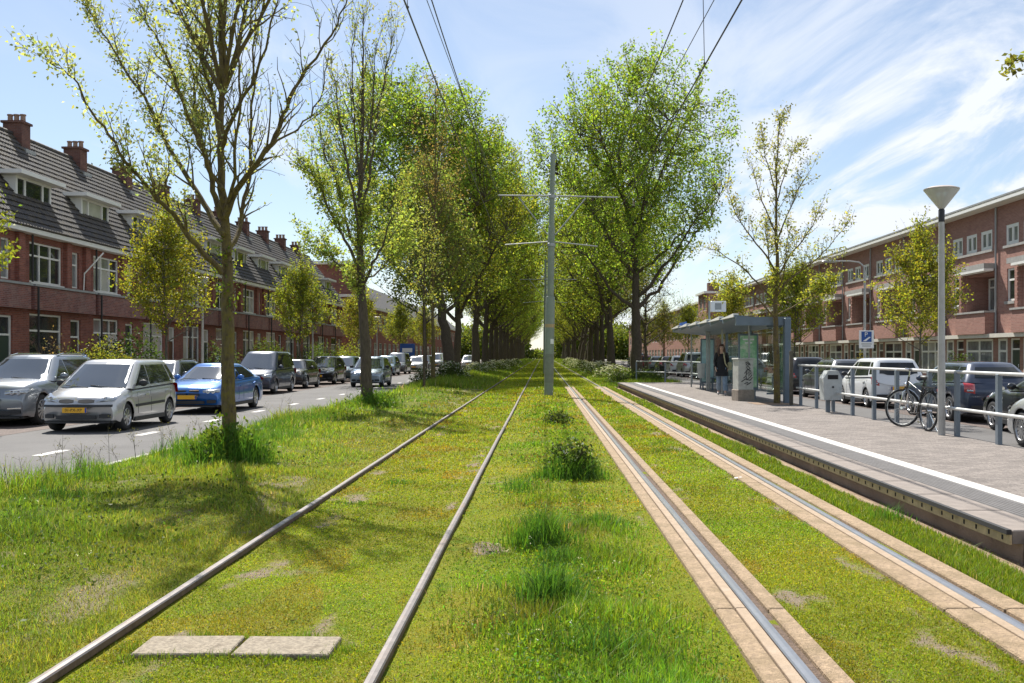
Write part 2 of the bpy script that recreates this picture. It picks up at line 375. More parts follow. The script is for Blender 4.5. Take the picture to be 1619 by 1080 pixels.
# ---------------------------------------------------------------- object helpers
def tag(o, label=None, cat=None, group=None, kind=None):
    if label: o['label'] = label
    if cat: o['category'] = cat
    if group: o['group'] = group
    if kind: o['kind'] = kind
    return o
def thing(name, label, cat, loc=(0, 0, 0), rz=0.0, group=None):
    o = bpy.data.objects.new(name, None)
    o.empty_display_size = 0.3
    COL.objects.link(o)
    o.location = loc
    o.rotation_euler = (0, 0, rz)
    return tag(o, label, cat, group)
def link(name, mesh, parent=None, loc=None):
    o = bpy.data.objects.new(name, mesh)
    COL.objects.link(o)
    if parent is not None: o.parent = parent
    if loc is not None: o.location = loc
    return o
KIDS = {}
def vary_panes(o):
    k = random.random(); m = 'pane' if k < 0.45 else 'pane_curtained' if k < 0.8 else 'pane_blind'
    o.material_slots[0].link = 'OBJECT'; o.material_slots[0].material = M[m]
def copy_tree(root, loc=None, rz=None, label=None, group=None, recolor=None, scale=None, drop=()):
    r = root.copy(); COL.objects.link(r)
    if loc is not None: r.location = loc
    if rz is not None: r.rotation_euler = (0, 0, rz)
    if scale is not None: r.scale = scale
    if label: r['label'] = label
    if group: r['group'] = group
    for ch in root.children:
        stem_ = ch.name.split('.')[0]
        if stem_ in drop: continue
        c = ch.copy(); COL.objects.link(c); c.parent = r
        if recolor and len(c.data.materials if c.data else ()) and c.data.materials[0] and c.data.materials[0].name.startswith('paint_'):
            c.material_slots[0].link = 'OBJECT'; c.material_slots[0].material = recolor
        for g in ch.children:
            d = g.copy(); COL.objects.link(d); d.parent = c
            if g.name.startswith('pane'): vary_panes(d)
            if recolor and d.data and len(d.data.materials) and d.data.materials[0] and d.data.materials[0].name.startswith('paint_'):
                d.material_slots[0].link = 'OBJECT'; d.material_slots[0].material = recolor
    return r

class MB:
    """collects polygons and links them as one mesh object"""
    def __init__(s): s.v = []; s.f = []; s.m = []
    def poly(s, pts, mat=0):
        b = len(s.v); s.v.extend([tuple(p) for p in pts]); s.f.append(tuple(range(b, b + len(pts)))); s.m.append(mat); return s
    def add(s, verts, faces, mat=0):
        b = len(s.v); s.v.extend([tuple(p) for p in verts])
        for f in faces: s.f.append(tuple(b + i for i in f)); s.m.append(mat)
        return s
    def box(s, x0, x1, y0, y1, z0, z1, mat=0):
        v = [(x0, y0, z0), (x1, y0, z0), (x1, y1, z0), (x0, y1, z0), (x0, y0, z1), (x1, y0, z1), (x1, y1, z1), (x0, y1, z1)]
        return s.add(v, [(0, 3, 2, 1), (4, 5, 6, 7), (0, 1, 5, 4), (1, 2, 6, 5), (2, 3, 7, 6), (3, 0, 4, 7)], mat)
    def cbox(s, x0, x1, y0, y1, z0, z1, c=0.01, mat=0):
        """box with chamfered upper and vertical edges"""
        def ring(i, z): return [(x0 + i + c, y0 + i, z), (x1 - i - c, y0 + i, z), (x1 - i, y0 + i + c, z), (x1 - i, y1 - i - c, z), (x1 - i - c, y1 - i, z), (x0 + i + c, y1 - i, z), (x0 + i, y1 - i - c, z), (x0 + i, y0 + i + c, z)]
        v = ring(0, z0) + ring(0, z1 - c) + ring(c, z1)
        f = [tuple(range(7, -1, -1)), tuple(range(16, 24))]
        for k in range(2):
            for i in range(8):
                j = (i + 1) % 8
                f.append((k * 8 + i, k * 8 + j, k * 8 + 8 + j, k * 8 + 8 + i))
        return s.add(v, f, mat)
    def beam(s, a, b, w, h, mat=0, up=(0, 0, 1)):
        a = Vector(a); b = Vector(b); d = (b - a).normalized(); u = Vector(up)
        if abs(d.dot(u)) > 0.98: u = Vector((1, 0, 0))
        sx = d.cross(u).normalized() * (w / 2); sz = sx.cross(d).normalized() * (h / 2)
        v = [a - sx - sz, a + sx - sz, a + sx + sz, a - sx + sz, b - sx - sz, b + sx - sz, b + sx + sz, b - sx + sz]
        return s.add(v, [(0, 1, 2, 3), (7, 6, 5, 4), (0, 4, 5, 1), (1, 5, 6, 2), (2, 6, 7, 3), (3, 7, 4, 0)], mat)
    def tube(s, pts, rad, n=8, mat=0, cap=True):
        pts = [Vector(p) for p in pts]
        if isinstance(rad, (int, float)): rad = [rad] * len(pts)
        b = len(s.v); ref = Vector((0.31, 0.87, 0.2))
        for i, p in enumerate(pts):
            d = (pts[min(i + 1, len(pts) - 1)] - pts[max(i - 1, 0)])
            d = d.normalized() if d.length > 1e-9 else Vector((0, 0, 1))
            if abs(d.dot(ref)) > 0.95: ref = Vector((0.9, -0.2, 0.35))
            x = (ref - d * ref.dot(d)).normalized(); y = d.cross(x); ref = x
            for k in range(n):
                a = 2 * math.pi * k / n
                q = p + (x * math.cos(a) + y * math.sin(a)) * rad[i]
                s.v.append((q.x, q.y, q.z))
        for i in range(len(pts) - 1):
            for k in range(n):
                k2 = (k + 1) % n
                s.f.append((b + i * n + k, b + i * n + k2, b + (i + 1) * n + k2, b + (i + 1) * n + k)); s.m.append(mat)
        if cap:
            s.f.append(tuple(b + k for k in range(n - 1, -1, -1))); s.m.append(mat)
            e = b + (len(pts) - 1) * n
            s.f.append(tuple(e + k for k in range(n))); s.m.append(mat)
        return s
    def lathe(s, prof, n=16, mat=0, origin=(0, 0, 0), axis='Z'):
        b = len(s.v); o = origin
        for r_, z in prof:
            for k in range(n):
                a = 2 * math.pi * k / n; c, q = math.cos(a) * r_, math.sin(a) * r_
                if axis == 'Z': s.v.append((o[0] + c, o[1] + q, o[2] + z))
                elif axis == 'X': s.v.append((o[0] + z, o[1] + c, o[2] + q))
                else: s.v.append((o[0] + q, o[1] + z, o[2] + c))
        for i in range(len(prof) - 1):
            for k in range(n):
                k2 = (k + 1) % n
                s.f.append((b + i * n + k, b + i * n + k2, b + (i + 1) * n + k2, b + (i + 1) * n + k)); s.m.append(mat)
        return s
    def ball(s, c, r, nu=12, nv=8, mat=0, rot=None):
        c = Vector(c); r = Vector(r) if not isinstance(r, (int, float)) else Vector((r, r, r))
        b = len(s.v); vs_ = []
        for j in range(nv + 1):
            t = math.pi * j / nv
            for i in range(nu):
                a = 2 * math.pi * i / nu
                p = Vector((math.sin(t) * math.cos(a) * r.x, math.sin(t) * math.sin(a) * r.y, math.cos(t) * r.z))
                if rot is not None: p = rot @ p
                s.v.append(tuple(c + p))
        for j in range(nv):
            for i in range(nu):
                i2 = (i + 1) % nu
                s.f.append((b + j * nu + i, b + (j + 1) * nu + i, b + (j + 1) * nu + i2, b + j * nu + i2)); s.m.append(mat)
        return s
    def mesh(s, name, mats, smooth=None):
        me = bpy.data.meshes.new(name)
        me.from_pydata(s.v, [], s.f)
        if not isinstance(mats, (list, tuple)): mats = [mats]
        for m in mats: me.materials.append(M[m] if isinstance(m, str) else m)
        if len(mats) > 1: me.polygons.foreach_set('material_index', s.m)
        if smooth is not None:
            me.polygons.foreach_set('use_smooth', [True] * len(s.f))
            me.update()
            me.set_sharp_from_angle(angle=R(smooth))
        me.update()
        return me
    def build(s, name, mats, parent=None, smooth=None, loc=None):
        return link(name, s.mesh(name, mats, smooth), parent, loc)

def np_mesh(name, verts, faces_flat, nper, mat, tint=None, smooth=False):
    """fast mesh from arrays: faces all with nper corners"""
    me = bpy.data.meshes.new(name)
    nv = len(verts); nf = len(faces_flat) // nper
    me.vertices.add(nv); me.vertices.foreach_set('co', np.ascontiguousarray(verts, dtype=np.float32).ravel())
    me.loops.add(nf * nper); me.loops.foreach_set('vertex_index', np.ascontiguousarray(faces_flat, dtype=np.int32))
    me.polygons.add(nf); me.polygons.foreach_set('loop_start', np.arange(0, nf * nper, nper, dtype=np.int32))
    if smooth: me.polygons.foreach_set('use_smooth', np.ones(nf, dtype=bool))
    if tint is not None:
        at = me.attributes.new('tint', 'FLOAT_COLOR', 'POINT')
        c = np.ones((nv, 4), dtype=np.float32); c[:, :3] = tint
        at.data.foreach_set('color', c.ravel())
    me.materials.append(M[mat] if isinstance(mat, str) else mat)
    me.update(calc_edges=True)
    return me

_lat = rng.random((256, 256))
def vnoise(x, y, s):
    """value noise 0..1 on arrays"""
    x = np.asarray(x) * s + 71.3; y = np.asarray(y) * s + 37.7
    xi = np.floor(x).astype(int); yi = np.floor(y).astype(int); fx = x - xi; fy = y - yi
    fx = fx * fx * (3 - 2 * fx); fy = fy * fy * (3 - 2 * fy)
    a = _lat[xi % 256, yi % 256]; b = _lat[(xi + 1) % 256, yi % 256]; c = _lat[xi % 256, (yi + 1) % 256]; d = _lat[(xi + 1) % 256, (yi + 1) % 256]
    return (a * (1 - fx) + b * fx) * (1 - fy) + (c * (1 - fx) + d * fx) * fy

def text_mesh(body, size, mat, depth=0.002, align='CENTER'):
    cu = bpy.data.curves.new('lettering', 'FONT')
    cu.body = body; cu.size = size; cu.align_x = align; cu.align_y = 'CENTER'; cu.extrude = depth; cu.resolution_u = 3
    ob = bpy.data.objects.new('lettering_source', cu); COL.objects.link(ob)
    dg = bpy.context.evaluated_depsgraph_get()
    me = bpy.data.meshes.new_from_object(ob.evaluated_get(dg))
    bpy.data.objects.remove(ob); bpy.data.curves.remove(cu)
    me.materials.clear(); me.materials.append(M[mat])
    return me
ORD = ['first', 'second', 'third', 'fourth', 'fifth', 'sixth', 'seventh', 'eighth', 'ninth', 'tenth', 'eleventh', 'twelfth', 'thirteenth', 'fourteenth', 'fifteenth', 'sixteenth', 'seventeenth', 'eighteenth', 'nineteenth', 'twentieth', 'twenty-first', 'twenty-second', 'twenty-third', 'twenty-fourth']
# ================================================================ GROUND, ROADS, TRACKS, PLATFORM
Z_ROAD = -0.15
Z_WALK = -0.03
Z_PLAT = 0.16
PLAT_Y0, PLAT_Y1 = 7.8, 48.4

def ground_z(x, y):
    x = np.asarray(x, dtype=float); y = np.asarray(y, dtype=float)
    prof = np.interp(x, [-6.4, -6.2, -5.6, -4.6, -3.4, -2.75, -2.3, -0.85, -0.6, 0.2, 0.95, 1.5, 2.4, 3.0, 3.5, 4.2, 6.6, 6.95],
                     [-0.15, -0.11, 0.00, 0.05, 0.00, -0.055, -0.055, -0.055, -0.04, -0.01, -0.05, -0.045, -0.045, -0.04, -0.06, 0.0, 0.0, -0.12])
    amp = np.interp(x, [-6.3, -5.5, -3.4, -2.6, -0.6, 0.2, 1.0, 3, 4.5], [0.02, 0.07, 0.06, 0.014, 0.014, 0.03, 0.012, 0.012, 0.04])
    return prof + 0.5 * amp * (vnoise(x, y, 9.0) - 0.5) + amp * (vnoise(x, y, 1.3) - 0.5) * 1.3 + amp * 0.4 * (vnoise(x, y, 5.0) - 0.5)

def bare_soil(x, y):
    """0..1: where the sward is worn down to sandy soil (patches drawn out along the tracks)"""
    x = np.asarray(x, dtype=float); y = np.asarray(y, dtype=float)
    a = 0.50 * vnoise(x * 2.3 + 5, y * 0.75, 1.3) + 0.30 * vnoise(x * 3 + 1, y * 1.3 + 9, 2.3) + 0.20 * vnoise(x * 2, y, 7.0)
    near = np.maximum.reduce([np.exp(-((x - c) / w) ** 2) for c, w in ((2.22, 0.20), (-2.05, 0.16), (-1.0, 0.13), (1.58, 0.09), (-2.95, 0.35))])
    mid = np.exp(-((x - 0.2) / 0.45) ** 2)
    spot = 0.5 * np.exp(-(((x + 0.43) / 0.16) ** 2 + ((y - 8.15) / 0.34) ** 2))
    a = a + spot
    return np.clip((a - 0.655 + 0.17 * near - 0.10 * mid) * 3.4, 0, 1)
def sheet(name, x0, x1, y0, y1, z, mat, kind='structure'):
    o = MB().poly([(x0, y0, z), (x1, y0, z), (x1, y1, z), (x0, y1, z)]).build(name, mat)
    return tag(o, kind=kind)
def strip_grid(name, xs, ys, zfun, mats, matfun):
    X, Y = np.meshgrid(xs, ys); Z = zfun(X, Y)
    nx, ny = len(xs), len(ys)
    v = np.stack([X, Y, Z], -1).reshape(-1, 3)
    i = np.arange((nx - 1) * (ny - 1)); r_, c = i // (nx - 1), i % (nx - 1)
    a = r_ * nx + c
    f = np.stack([a, a + 1, a + nx + 1, a + nx], -1)
    me = np_mesh(name, v, f.ravel(), 4, mats[0], smooth=True)
    for m in mats[1:]: me.materials.append(M[m])
    at = me.attributes.new('bare', 'FLOAT', 'POINT'); at.data.foreach_set('value', bare_soil(v[:, 0], v[:, 1]).astype(np.float32))
    me.polygons.foreach_set('material_index', np.array([matfun((xs[k % (nx - 1)] + xs[k % (nx - 1) + 1]) / 2) for k in range(len(i))], dtype=np.int32))
    return tag(link(name, me), kind='structure')

tag(MB().poly([(-900, -200, -0.5), (900, -200, -0.5), (900, 1800, -0.5), (-900, 1800, -0.5)]).build('ground', 'earth'), kind='structure')
ys_ = np.concatenate([np.arange(0.4, 16, 0.10), np.arange(16, 50, 0.35), np.arange(50, 340, 2.5)])
xs_ = np.concatenate([np.arange(-6.3, -2.7, 0.12), np.arange(-2.7, 3.46, 0.11)])
xs_ = np.append(xs_, 3.45)
strip_grid('track_lawn', xs_, ys_, ground_z, ['moss', 'verge'], lambda x: 1 if x < -2.75 else 0)
ys2 = np.arange(PLAT_Y1 + 0.3, 340, 1.5)
strip_grid('right_verge', np.arange(3.45, 6.9, 0.25), ys2, ground_z, ['verge'], lambda x: 0)

ROAD_Y0, ROAD_Y1 = -4.0, 340.0
sheet('left_road', -11.05, -6.3, ROAD_Y0, ROAD_Y1, Z_ROAD, 'asphalt')
sheet('left_parking_lane', -13.4, -11.05, ROAD_Y0, ROAD_Y1, Z_ROAD + 0.004, 'road_brick')
sheet('left_pavement', -16.0, -13.55, ROAD_Y0, ROAD_Y1, Z_WALK, 'paving')
sheet('left_front_gardens', -19.2, -16.0, ROAD_Y0, ROAD_Y1, Z_WALK - 0.004, 'earth')
sheet('right_road', 6.95, 10.0, ROAD_Y0, ROAD_Y1, Z_ROAD, 'asphalt')
sheet('right_parking_lane', 10.0, 12.2, ROAD_Y0, ROAD_Y1, Z_ROAD + 0.004, 'road_brick')
sheet('right_pavement', 12.35, 18.6, ROAD_Y0, ROAD_Y1, Z_WALK, 'paving')
sheet('right_front_gardens', 18.6, 21.5, ROAD_Y0, ROAD_Y1, Z_WALK - 0.004, 'earth')
def kerb(name, x0, x1, z1, y0=ROAD_Y0, y1=ROAD_Y1):
    root = thing(name, None, None); root['kind'] = 'structure'
    me = MB().cbox(x0, x1, 0.004, 0.996, -0.35, z1, 0.012).mesh('kerb_stone', 'kerb')
    n = 0; y = max(y0, 6.0)
    while y < 60 and n < 80:
        link('kerb_stone', me, root, (0, y, 0)); y += 1.0; n += 1
    MB().box(x0, x1, y + 0.004, y1, -0.35, z1).build('kerb_run', 'kerb', root)
    return root
kerb('left_pavement_kerb', -13.55, -13.4, Z_WALK + 0.004)
kerb('verge_kerb', -6.42, -6.30, -0.085)
kerb('right_pavement_kerb', 12.2, 12.35, Z_WALK + 0.004)
dash = MB().poly([(-0.09, 0, 0), (0.09, 0, 0), (0.09, 1.0, 0), (-0.09, 1.0, 0)]).mesh('lane_dash', 'white_marking')
lane = thing('road_markings', None, None); lane['kind'] = 'structure'
for k in range(24):
    link('lane_dash', dash, lane, (-8.3, 8.3 + 4.15 * k, Z_ROAD + 0.004))

# ---- rails
RAILS = [(-2.36, 'rail_dull'), (-0.81, 'rail_dull'), (1.262, 'rail_steel'), (2.69, 'rail_steel')]
RAIL_LABEL = ['leftmost bare steel rail standing proud of the mossy track beside the tall verge grass',
              'bare steel rail along the middle reservation, right rail of the left track',
              'shiny rail in sandy concrete beside the middle reservation, left rail of the right track',
              'shiny rail in sandy concrete nearest the tram platform']
for (rx, rm), lab in zip(RAILS, RAIL_LABEL):
    mb = MB()
    w = 0.027 if rx < 0 else 0.031
    prof = [(-w, -0.045), (-w - 0.001, -0.010), (-w + 0.006, -0.002), (0.0, 0.0), (w - 0.006, -0.002), (w + 0.001, -0.010), (w, -0.045), (0.010, -0.055), (0.010, -0.16), (-0.010, -0.16), (-0.010, -0.055)]
    yy = list(np.concatenate([np.arange(0.5, 40, 1.5), np.arange(40, 340, 10)]))
    n = len(prof)
    base = len(mb.v)
    for y in yy:
        wob = 0.004 * math.sin(y * 0.31 + rx) + 0.002 * math.sin(y * 1.3)
        for (qx, qz) in prof: mb.v.append((rx + qx + wob, y, qz))
    for i in range(len(yy) - 1):
        for k in range(n):
            k2 = (k + 1) % n
            mb.f.append((base + i * n + k, base + (i + 1) * n + k, base + (i + 1) * n + k2, base + i * n + k2))
            mb.m.append(0 if k in (1, 2, 3, 4) else 1)
    o = mb.build('tram_rail', [rm, 'rail_rust'])
    tag(o, lab, 'rail', 'rails of the two tram tracks')
# ---- concrete beams carrying the right track (up to the platform's far end)
def beam_run(x0, xr, x1):
    root = thing('concrete_track_beam', None, None); root['kind'] = 'structure'
    parts = []
    a = MB().cbox(x0, xr - 0.105, 0.005, 5.945, -0.3, -0.012, 0.010).mesh('beam_segment', 'concrete_sand')
    b = MB().cbox(xr - 0.100, xr - 0.036, 0.005, 5.945, -0.3, -0.008, 0.004).mesh('beam_lip', 'concrete_pale')
    c = MB().cbox(xr + 0.098, x1, 0.005, 5.945, -0.3, -0.012, 0.010).mesh('beam_segment', 'concrete_sand')
    d = MB().box(xr + 0.034, xr + 0.096, 0.0, 5.95, -0.3, -0.040).mesh('groove_bed', 'groove_dirt')
    y = 0.15
    while y < 47:
        for nm, me in (('beam_segment', a), ('beam_lip', b), ('beam_segment', c), ('groove_bed', d)):
            link(nm, me, root, (0, y, 0))
        y += 5.95
beam_run(1.04, 1.262, 1.465)
beam_run(2.42, 2.69, 2.95)

# ---- two loose slabs between the left rails
for (xa, xb, ya, yb, rot, lab) in ((-2.13, -1.625, 5.22, 5.54, 0.02, 'left of two pale concrete slabs lying across the moss of the left track'),
                              (-1.605, -1.10, 5.21, 5.53, -0.02, 'right of two pale concrete slabs lying across the moss of the left track')):
    mb = MB(); w2, h2 = (xb - xa) / 2, (yb - ya) / 2
    mb.cbox(-w2, w2, -h2, h2, -0.08, 0.0, 0.006)
    o = mb.build('concrete_slab', 'slab_concrete', loc=((xa + xb) / 2, (ya + yb) / 2, -0.022)); o.rotation_euler = (0.01, 0.0, rot)
    tag(o, lab, 'slab', 'slabs on the track')

# ---- platform
plat = thing('tram_platform', None, None); plat['kind'] = 'structure'
L_ = PLAT_Y1 - PLAT_Y0
MB().box(4.561, 6.95, PLAT_Y0, PLAT_Y1, -0.3, Z_PLAT).build('platform_surface', 'platform_paving', plat)
MB().box(4.37, 4.56, PLAT_Y0, PLAT_Y1, -0.3, Z_PLAT + 0.003).build('white_safety_line', 'white_marking', plat)
mb = MB()
for k in range(7):
    mb.box(4.02 + k * 0.047, 4.02 + k * 0.047 + 0.036, PLAT_Y0, PLAT_Y1, 0.0, Z_PLAT + 0.003)
mb.box(4.005, 4.368, PLAT_Y0, PLAT_Y1, -0.3, Z_PLAT - 0.001)
mb.build('ribbed_strip', 'ribbed_grey', plat)
sl = MB().cbox(3.62, 4.0, 0.004, 0.996, 0.055, Z_PLAT + 0.002, 0.008).mesh('edge_slab', 'platform_edge')
for k in range(int(L_)):
    link('edge_slab', sl, plat, (0, PLAT_Y0 + k * (L_ / int(L_)), 0))
MB().box(3.575, 3.615, PLAT_Y0, PLAT_Y1, 0.128, Z_PLAT + 0.006).build('rubber_lip', 'black_rubber', plat)
mb = MB().box(3.60, 3.617, PLAT_Y0, PLAT_Y1, 0.050, 0.126)
mb.build('edge_profile', 'ochre_bracket', plat)
hole = MB().box(3.594, 3.5995, -0.010, 0.010, 0.072, 0.108).mesh('profile_slot', 'dark_void')
for k in range(120):
    y = PLAT_Y0 + 0.12 + k * 0.24
    if y < PLAT_Y1 - 0.1: link('profile_slot', hole, plat, (0, y, 0))
MB().box(3.70, 4.0, PLAT_Y0, PLAT_Y1, -0.3, 0.054).build('foundation_wall', 'platform_side', plat)
MB().box(3.38, 3.46, 0.4, PLAT_Y1 + 0.2, -0.3, -0.035).build('base_kerb', 'concrete_sand', plat)
sheet('platform_gutter', 3.46, 3.70, 0.4, PLAT_Y1 + 0.2, -0.10, 'soil')
MB().box(3.62, 6.95, PLAT_Y1 + 0.003, PLAT_Y1 + 0.15, -0.3, Z_PLAT + 0.002).build('end_kerb', 'platform_edge', plat)
br_ = MB().cbox(3.70, 6.93, 0, 1.45, -0.3, Z_PLAT - 0.01, 0.03).mesh('end_block', 'platform_side')
for k in range(2): link('end_block', br_, plat, (0, PLAT_Y0 - 1.47 - 1.47 * k, 0))

# ================================================================ BUILDINGS
def wall_holes(mb, y0, y1, z0, z1, holes, x=0.0, depth=0.14, out=1, mat=0):
    """a wall sheet in the plane x with rectangular openings and their reveals; out=+1 faces +X"""
    ysx = sorted({y0, y1, *[h[0] for h in holes], *[h[1] for h in holes]})
    zsx = sorted({z0, z1, *[h[2] for h in holes], *[h[3] for h in holes]})
    for a, b in zip(ysx[:-1], ysx[1:]):
        for c, d in zip(zsx[:-1], zsx[1:]):
            my, mz = (a + b) / 2, (c + d) / 2
            if any(h[0] < my < h[1] and h[2] < mz < h[3] for h in holes): continue
            p = [(x, a, c), (x, b, c), (x, b, d), (x, a, d)]
            mb.poly(p if out > 0 else p[::-1], mat)
    xb = x - depth * out
    for (a, b, c, d) in holes:
        mb.poly([(x, a, c), (x, a, d), (xb, a, d), (xb, a, c)], mat)
        mb.poly([(x, b, c), (xb, b, c), (xb, b, d), (x, b, d)], mat)
        mb.poly([(x, a, d), (x, b, d), (xb, b, d), (xb, a, d)], mat)
        mb.poly([(x, a, c), (xb, a, c), (xb, b, c), (x, b, c)], mat)

def window(root, y0, y1, z0, z1, x, out, lights=1, transom=0.0, frame='white_paint', pane='pane', fw=0.07, name='window', open_light=False):
    """frame mesh with one pane child per light; x is the frame's outer face"""
    mb = MB(); t = 0.07; xo, xi = x, x - t * out
    X0, X1 = min(xo, xi), max(xo, xi)
    mb.box(X0, X1, y0, y0 + fw, z0, z1); mb.box(X0, X1, y1 - fw, y1, z0, z1)
    mb.box(X0, X1, y0 + fw, y1 - fw, z0, z0 + fw); mb.box(X0, X1, y0 + fw, y1 - fw, z1 - fw, z1)
    cols = [y0 + (y1 - y0) * i / lights for i in range(lights + 1)]
    zt = z1 - (z1 - z0) * transom if transom else None
    for c in cols[1:-1]:
        mb.box(X0, X1, c - fw / 2, c + fw / 2, z0 + fw, z1 - fw)
    if zt:
        for a, b in zip(cols[:-1], cols[1:]):
            mb.box(X0, X1, a + fw / 2 + (fw / 2 if a == y0 else 0), b - fw / 2 - (fw / 2 if b == y1 else 0), zt - fw / 2, zt + fw / 2)
    fr = mb.build(name, frame, root)
    xp = x - 0.045 * out
    for a, b in zip(cols[:-1], cols[1:]):
        for (c, d) in (((z0, zt), (zt, z1)) if zt else ((z0, z1),)):
            jit = 0.006 * random.uniform(-1, 1)
            p = [(xp, a, c), (xp, b, c), (xp + jit, b, d), (xp + jit, a, d)]
            MB().poly(p if out > 0 else p[::-1]).build('pane', pane, fr)
    return fr

Z_G = Z_WALK
# ---- left terrace: one house, 5.4 m wide, local origin at its near corner on the facade line (facade faces +X)
HW = 5.4
def make_left_house(variant):
    rt = thing('terrace_house', 'x', 'house')
    wide0 = (0.25, 2.80, 1.05, 3.08) if variant == 0 else (0.25, 2.80, 0.95, 3.08)
    nar0 = (3.55, 4.45, 0.05, 2.95)
    wide1 = (0.25, 2.80, 4.25, 5.78)
    nar1 = (3.55, 4.30, 4.25, 5.72)
    holes = [wide0, nar0, wide1, nar1]
    mb = MB()
    wall_holes(mb, 0, HW, 0, 6.02, holes)
    mb.box(-8.0, -7.8, 0, HW, 0, 6.0)
    for y in (0.0, HW - 0.12): mb.box(-7.79, -0.15, y + 0.005, y + 0.115, 0, 6.0)
    # brick piers between the bays
    for (a, b) in ((2.95, 3.35), (4.62, 5.05)):
        mb.box(0.004, 0.16, a, b, 4.17, 6.0)
    mb.build('wall', 'brick_dark', rt)
    mb = MB(); mb.box(0.004, 0.30, 0.06, 5.2, 3.22, 4.08)
    mb.build('brick_parapet', 'brick_parapet', rt)
    mb = MB(); mb.box(0.006, 0.36, 0.03, 5.23, 4.082, 4.165); mb.build('parapet_ledge', 'lead_grey', rt)
    for (a, b, c, d) in (wide0, wide1): MB().box(-0.02, 0.09, a - 0.05, b + 0.05, c - 0.075, c - 0.004).build('window_sill', 'white_paint', rt)
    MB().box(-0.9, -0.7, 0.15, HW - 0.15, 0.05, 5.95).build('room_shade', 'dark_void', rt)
    window(rt, *wide0, -0.06, 1, 1 if variant else 3, 0.30, pane='pane_curtained' if variant != 1 else 'pane')
    window(rt, *wide1, -0.05, 1, 3, 0.33, pane='pane')
    window(rt, *nar1, -0.08, 1, 1, 0.35, pane='pane_curtained')
    # front door with a fanlight
    fr = window(rt, *nar0, -0.07, 1, 1, 0.24, name='door_frame', pane='pane')
    a, b, c, d = nar0
    dl = MB().box(-0.118, -0.10, a + 0.08, b - 0.08, c + 0.08, d - 0.74).build('door', 'door_green' if variant == 0 else 'door_brown', rt)
    MB().tube([(-0.095, b - 0.16, 1.0), (-0.05, b - 0.16, 1.0), (-0.05, b - 0.16, 1.15), (-0.095, b - 0.16, 1.15)], 0.012, 6).build('handle', 'chrome', dl)
    # gutter board
    MB().box(-0.10, 0.40, 0.0, HW, 6.022, 6.20).build('gutter', 'white_paint', rt)
    MB().tube([(0.20, 0.10, 6.0), (0.20, 0.10, 4.25)], 0.04, 8).tube([(0.42, 0.10, 4.05), (0.42, 0.10, 0.0)], 0.04, 8).build('drain_pipe', 'car_plastic', rt)
    # roof: courses of pantiles as real steps, rolls across
    x0, z0, x1, z1 = 0.42, 6.20, -3.20, 10.82
    nc, ncol = 19, 26
    mb = MB(); sl_ = math.hypot(x1 - x0, z1 - z0); ux, uz = (x1 - x0) / sl_, (z1 - z0) / sl_; nx_, nz_ = uz * -1 * -1, -ux
    nx_, nz_ = uz, -ux            # outward normal (towards +x and up)
    prof = [(0.0, 0.0), (0.25, 0.028), (0.5, 0.036), (0.75, 0.020)]
    ysr = []
    for c in range(ncol):
        for f_, h_ in prof: ysr.append(((c + f_) * HW / ncol, h_))
    ysr.append((HW, 0.0))
    m_ = len(ysr)
    for k in range(nc):
        s0, s1 = sl_ * k / nc, sl_ * (k + 1) / nc + 0.03
        b = len(mb.v)
        sag = [0.006 * random.uniform(-1, 1) for _ in range(ncol + 1)]
        for (yy, h) in ysr:
            j = sag[min(int(yy / HW * ncol), ncol)]
            for (s_, off) in ((s0, -0.02), (s0, 0.052 + j), (s1, 0.0 + j)):
                o_ = off + (h if off > -0.01 else 0)
                mb.v.append((x0 + ux * s_ + nx_ * o_, yy, z0 + uz * s_ + nz_ * o_))
        for i in range(m_ - 1):
            p = b + i * 3
            mb.f.append((p, p + 3, p + 4, p + 1)); mb.m.append(0)
            mb.f.append((p + 1, p + 4, p + 5, p + 2)); mb.m.append(0)
    t_ = mb.build('roof_tiles', 'roof_tile', rt); tag(t_, kind='stuff')
    mb = MB(); mb.poly([(x0 - 0.05, 0, z0 - 0.03), (x0 - 0.05, HW, z0 - 0.03), (x1, HW, z1 - 0.06), (x1, 0, z1 - 0.06)])
    mb.poly([(x1, 0, z1 - 0.03), (x1, HW, z1 - 0.03), (-8.2, HW, 6.0), (-8.2, 0, 6.0)])
    for y in (0.004, HW - 0.004): mb.poly([(x0 - 0.3, y, 6.05), (x1, y, z1 - 0.07), (-8.0, y, 6.05)])
    mb.build('roof', 'roof_tile', rt)
    rd = MB(); 
    for k in range(14):
        rd.tube([(x1, HW * k / 14 + 0.005, z1 + 0.02), (x1, HW * (k + 1) / 14 + 0.02, z1 + 0.035)], 0.11, 8)
    rd.build('ridge_tile', 'roof_tile', rt)
    # dormer
    ya, yb = 0.45, 3.20
    mb = MB(); xf = -0.62
    zl, zh = 7.22, 8.30
    def xr(z): return x0 + (x1 - x0) * (z - z0) / (z1 - z0)
    mb.box(xf - 0.10, xf, ya, yb, zl - 0.14, zl)                      # bottom rail of the front
    for y in (ya, yb - 0.06):
        mb.add([(xf, y, zl - 0.3), (xf, y + 0.06, zl - 0.3), (xf, y + 0.06, zh), (xf, y, zh), (xr(zh) - 0.1, y, zh), (xr(zh) - 0.1, y + 0.06, zh)],
               [(0, 1, 2, 3), (0, 3, 4), (1, 5, 2), (3, 2, 5, 4)])
    dm = mb.build('dormer', 'white_paint', rt)
    MB().box(xr(8.4) - 0.3, xf + 0.42, ya - 0.38, yb + 0.38, zh + 0.004, zh + 0.16).build('dormer_roof', 'white_paint', dm)
    fr = MB(); w0, w1 = ya + 0.07, yb - 0.07
    cols = [w0, w0 + 0.62, w1 - 0.62, w1]
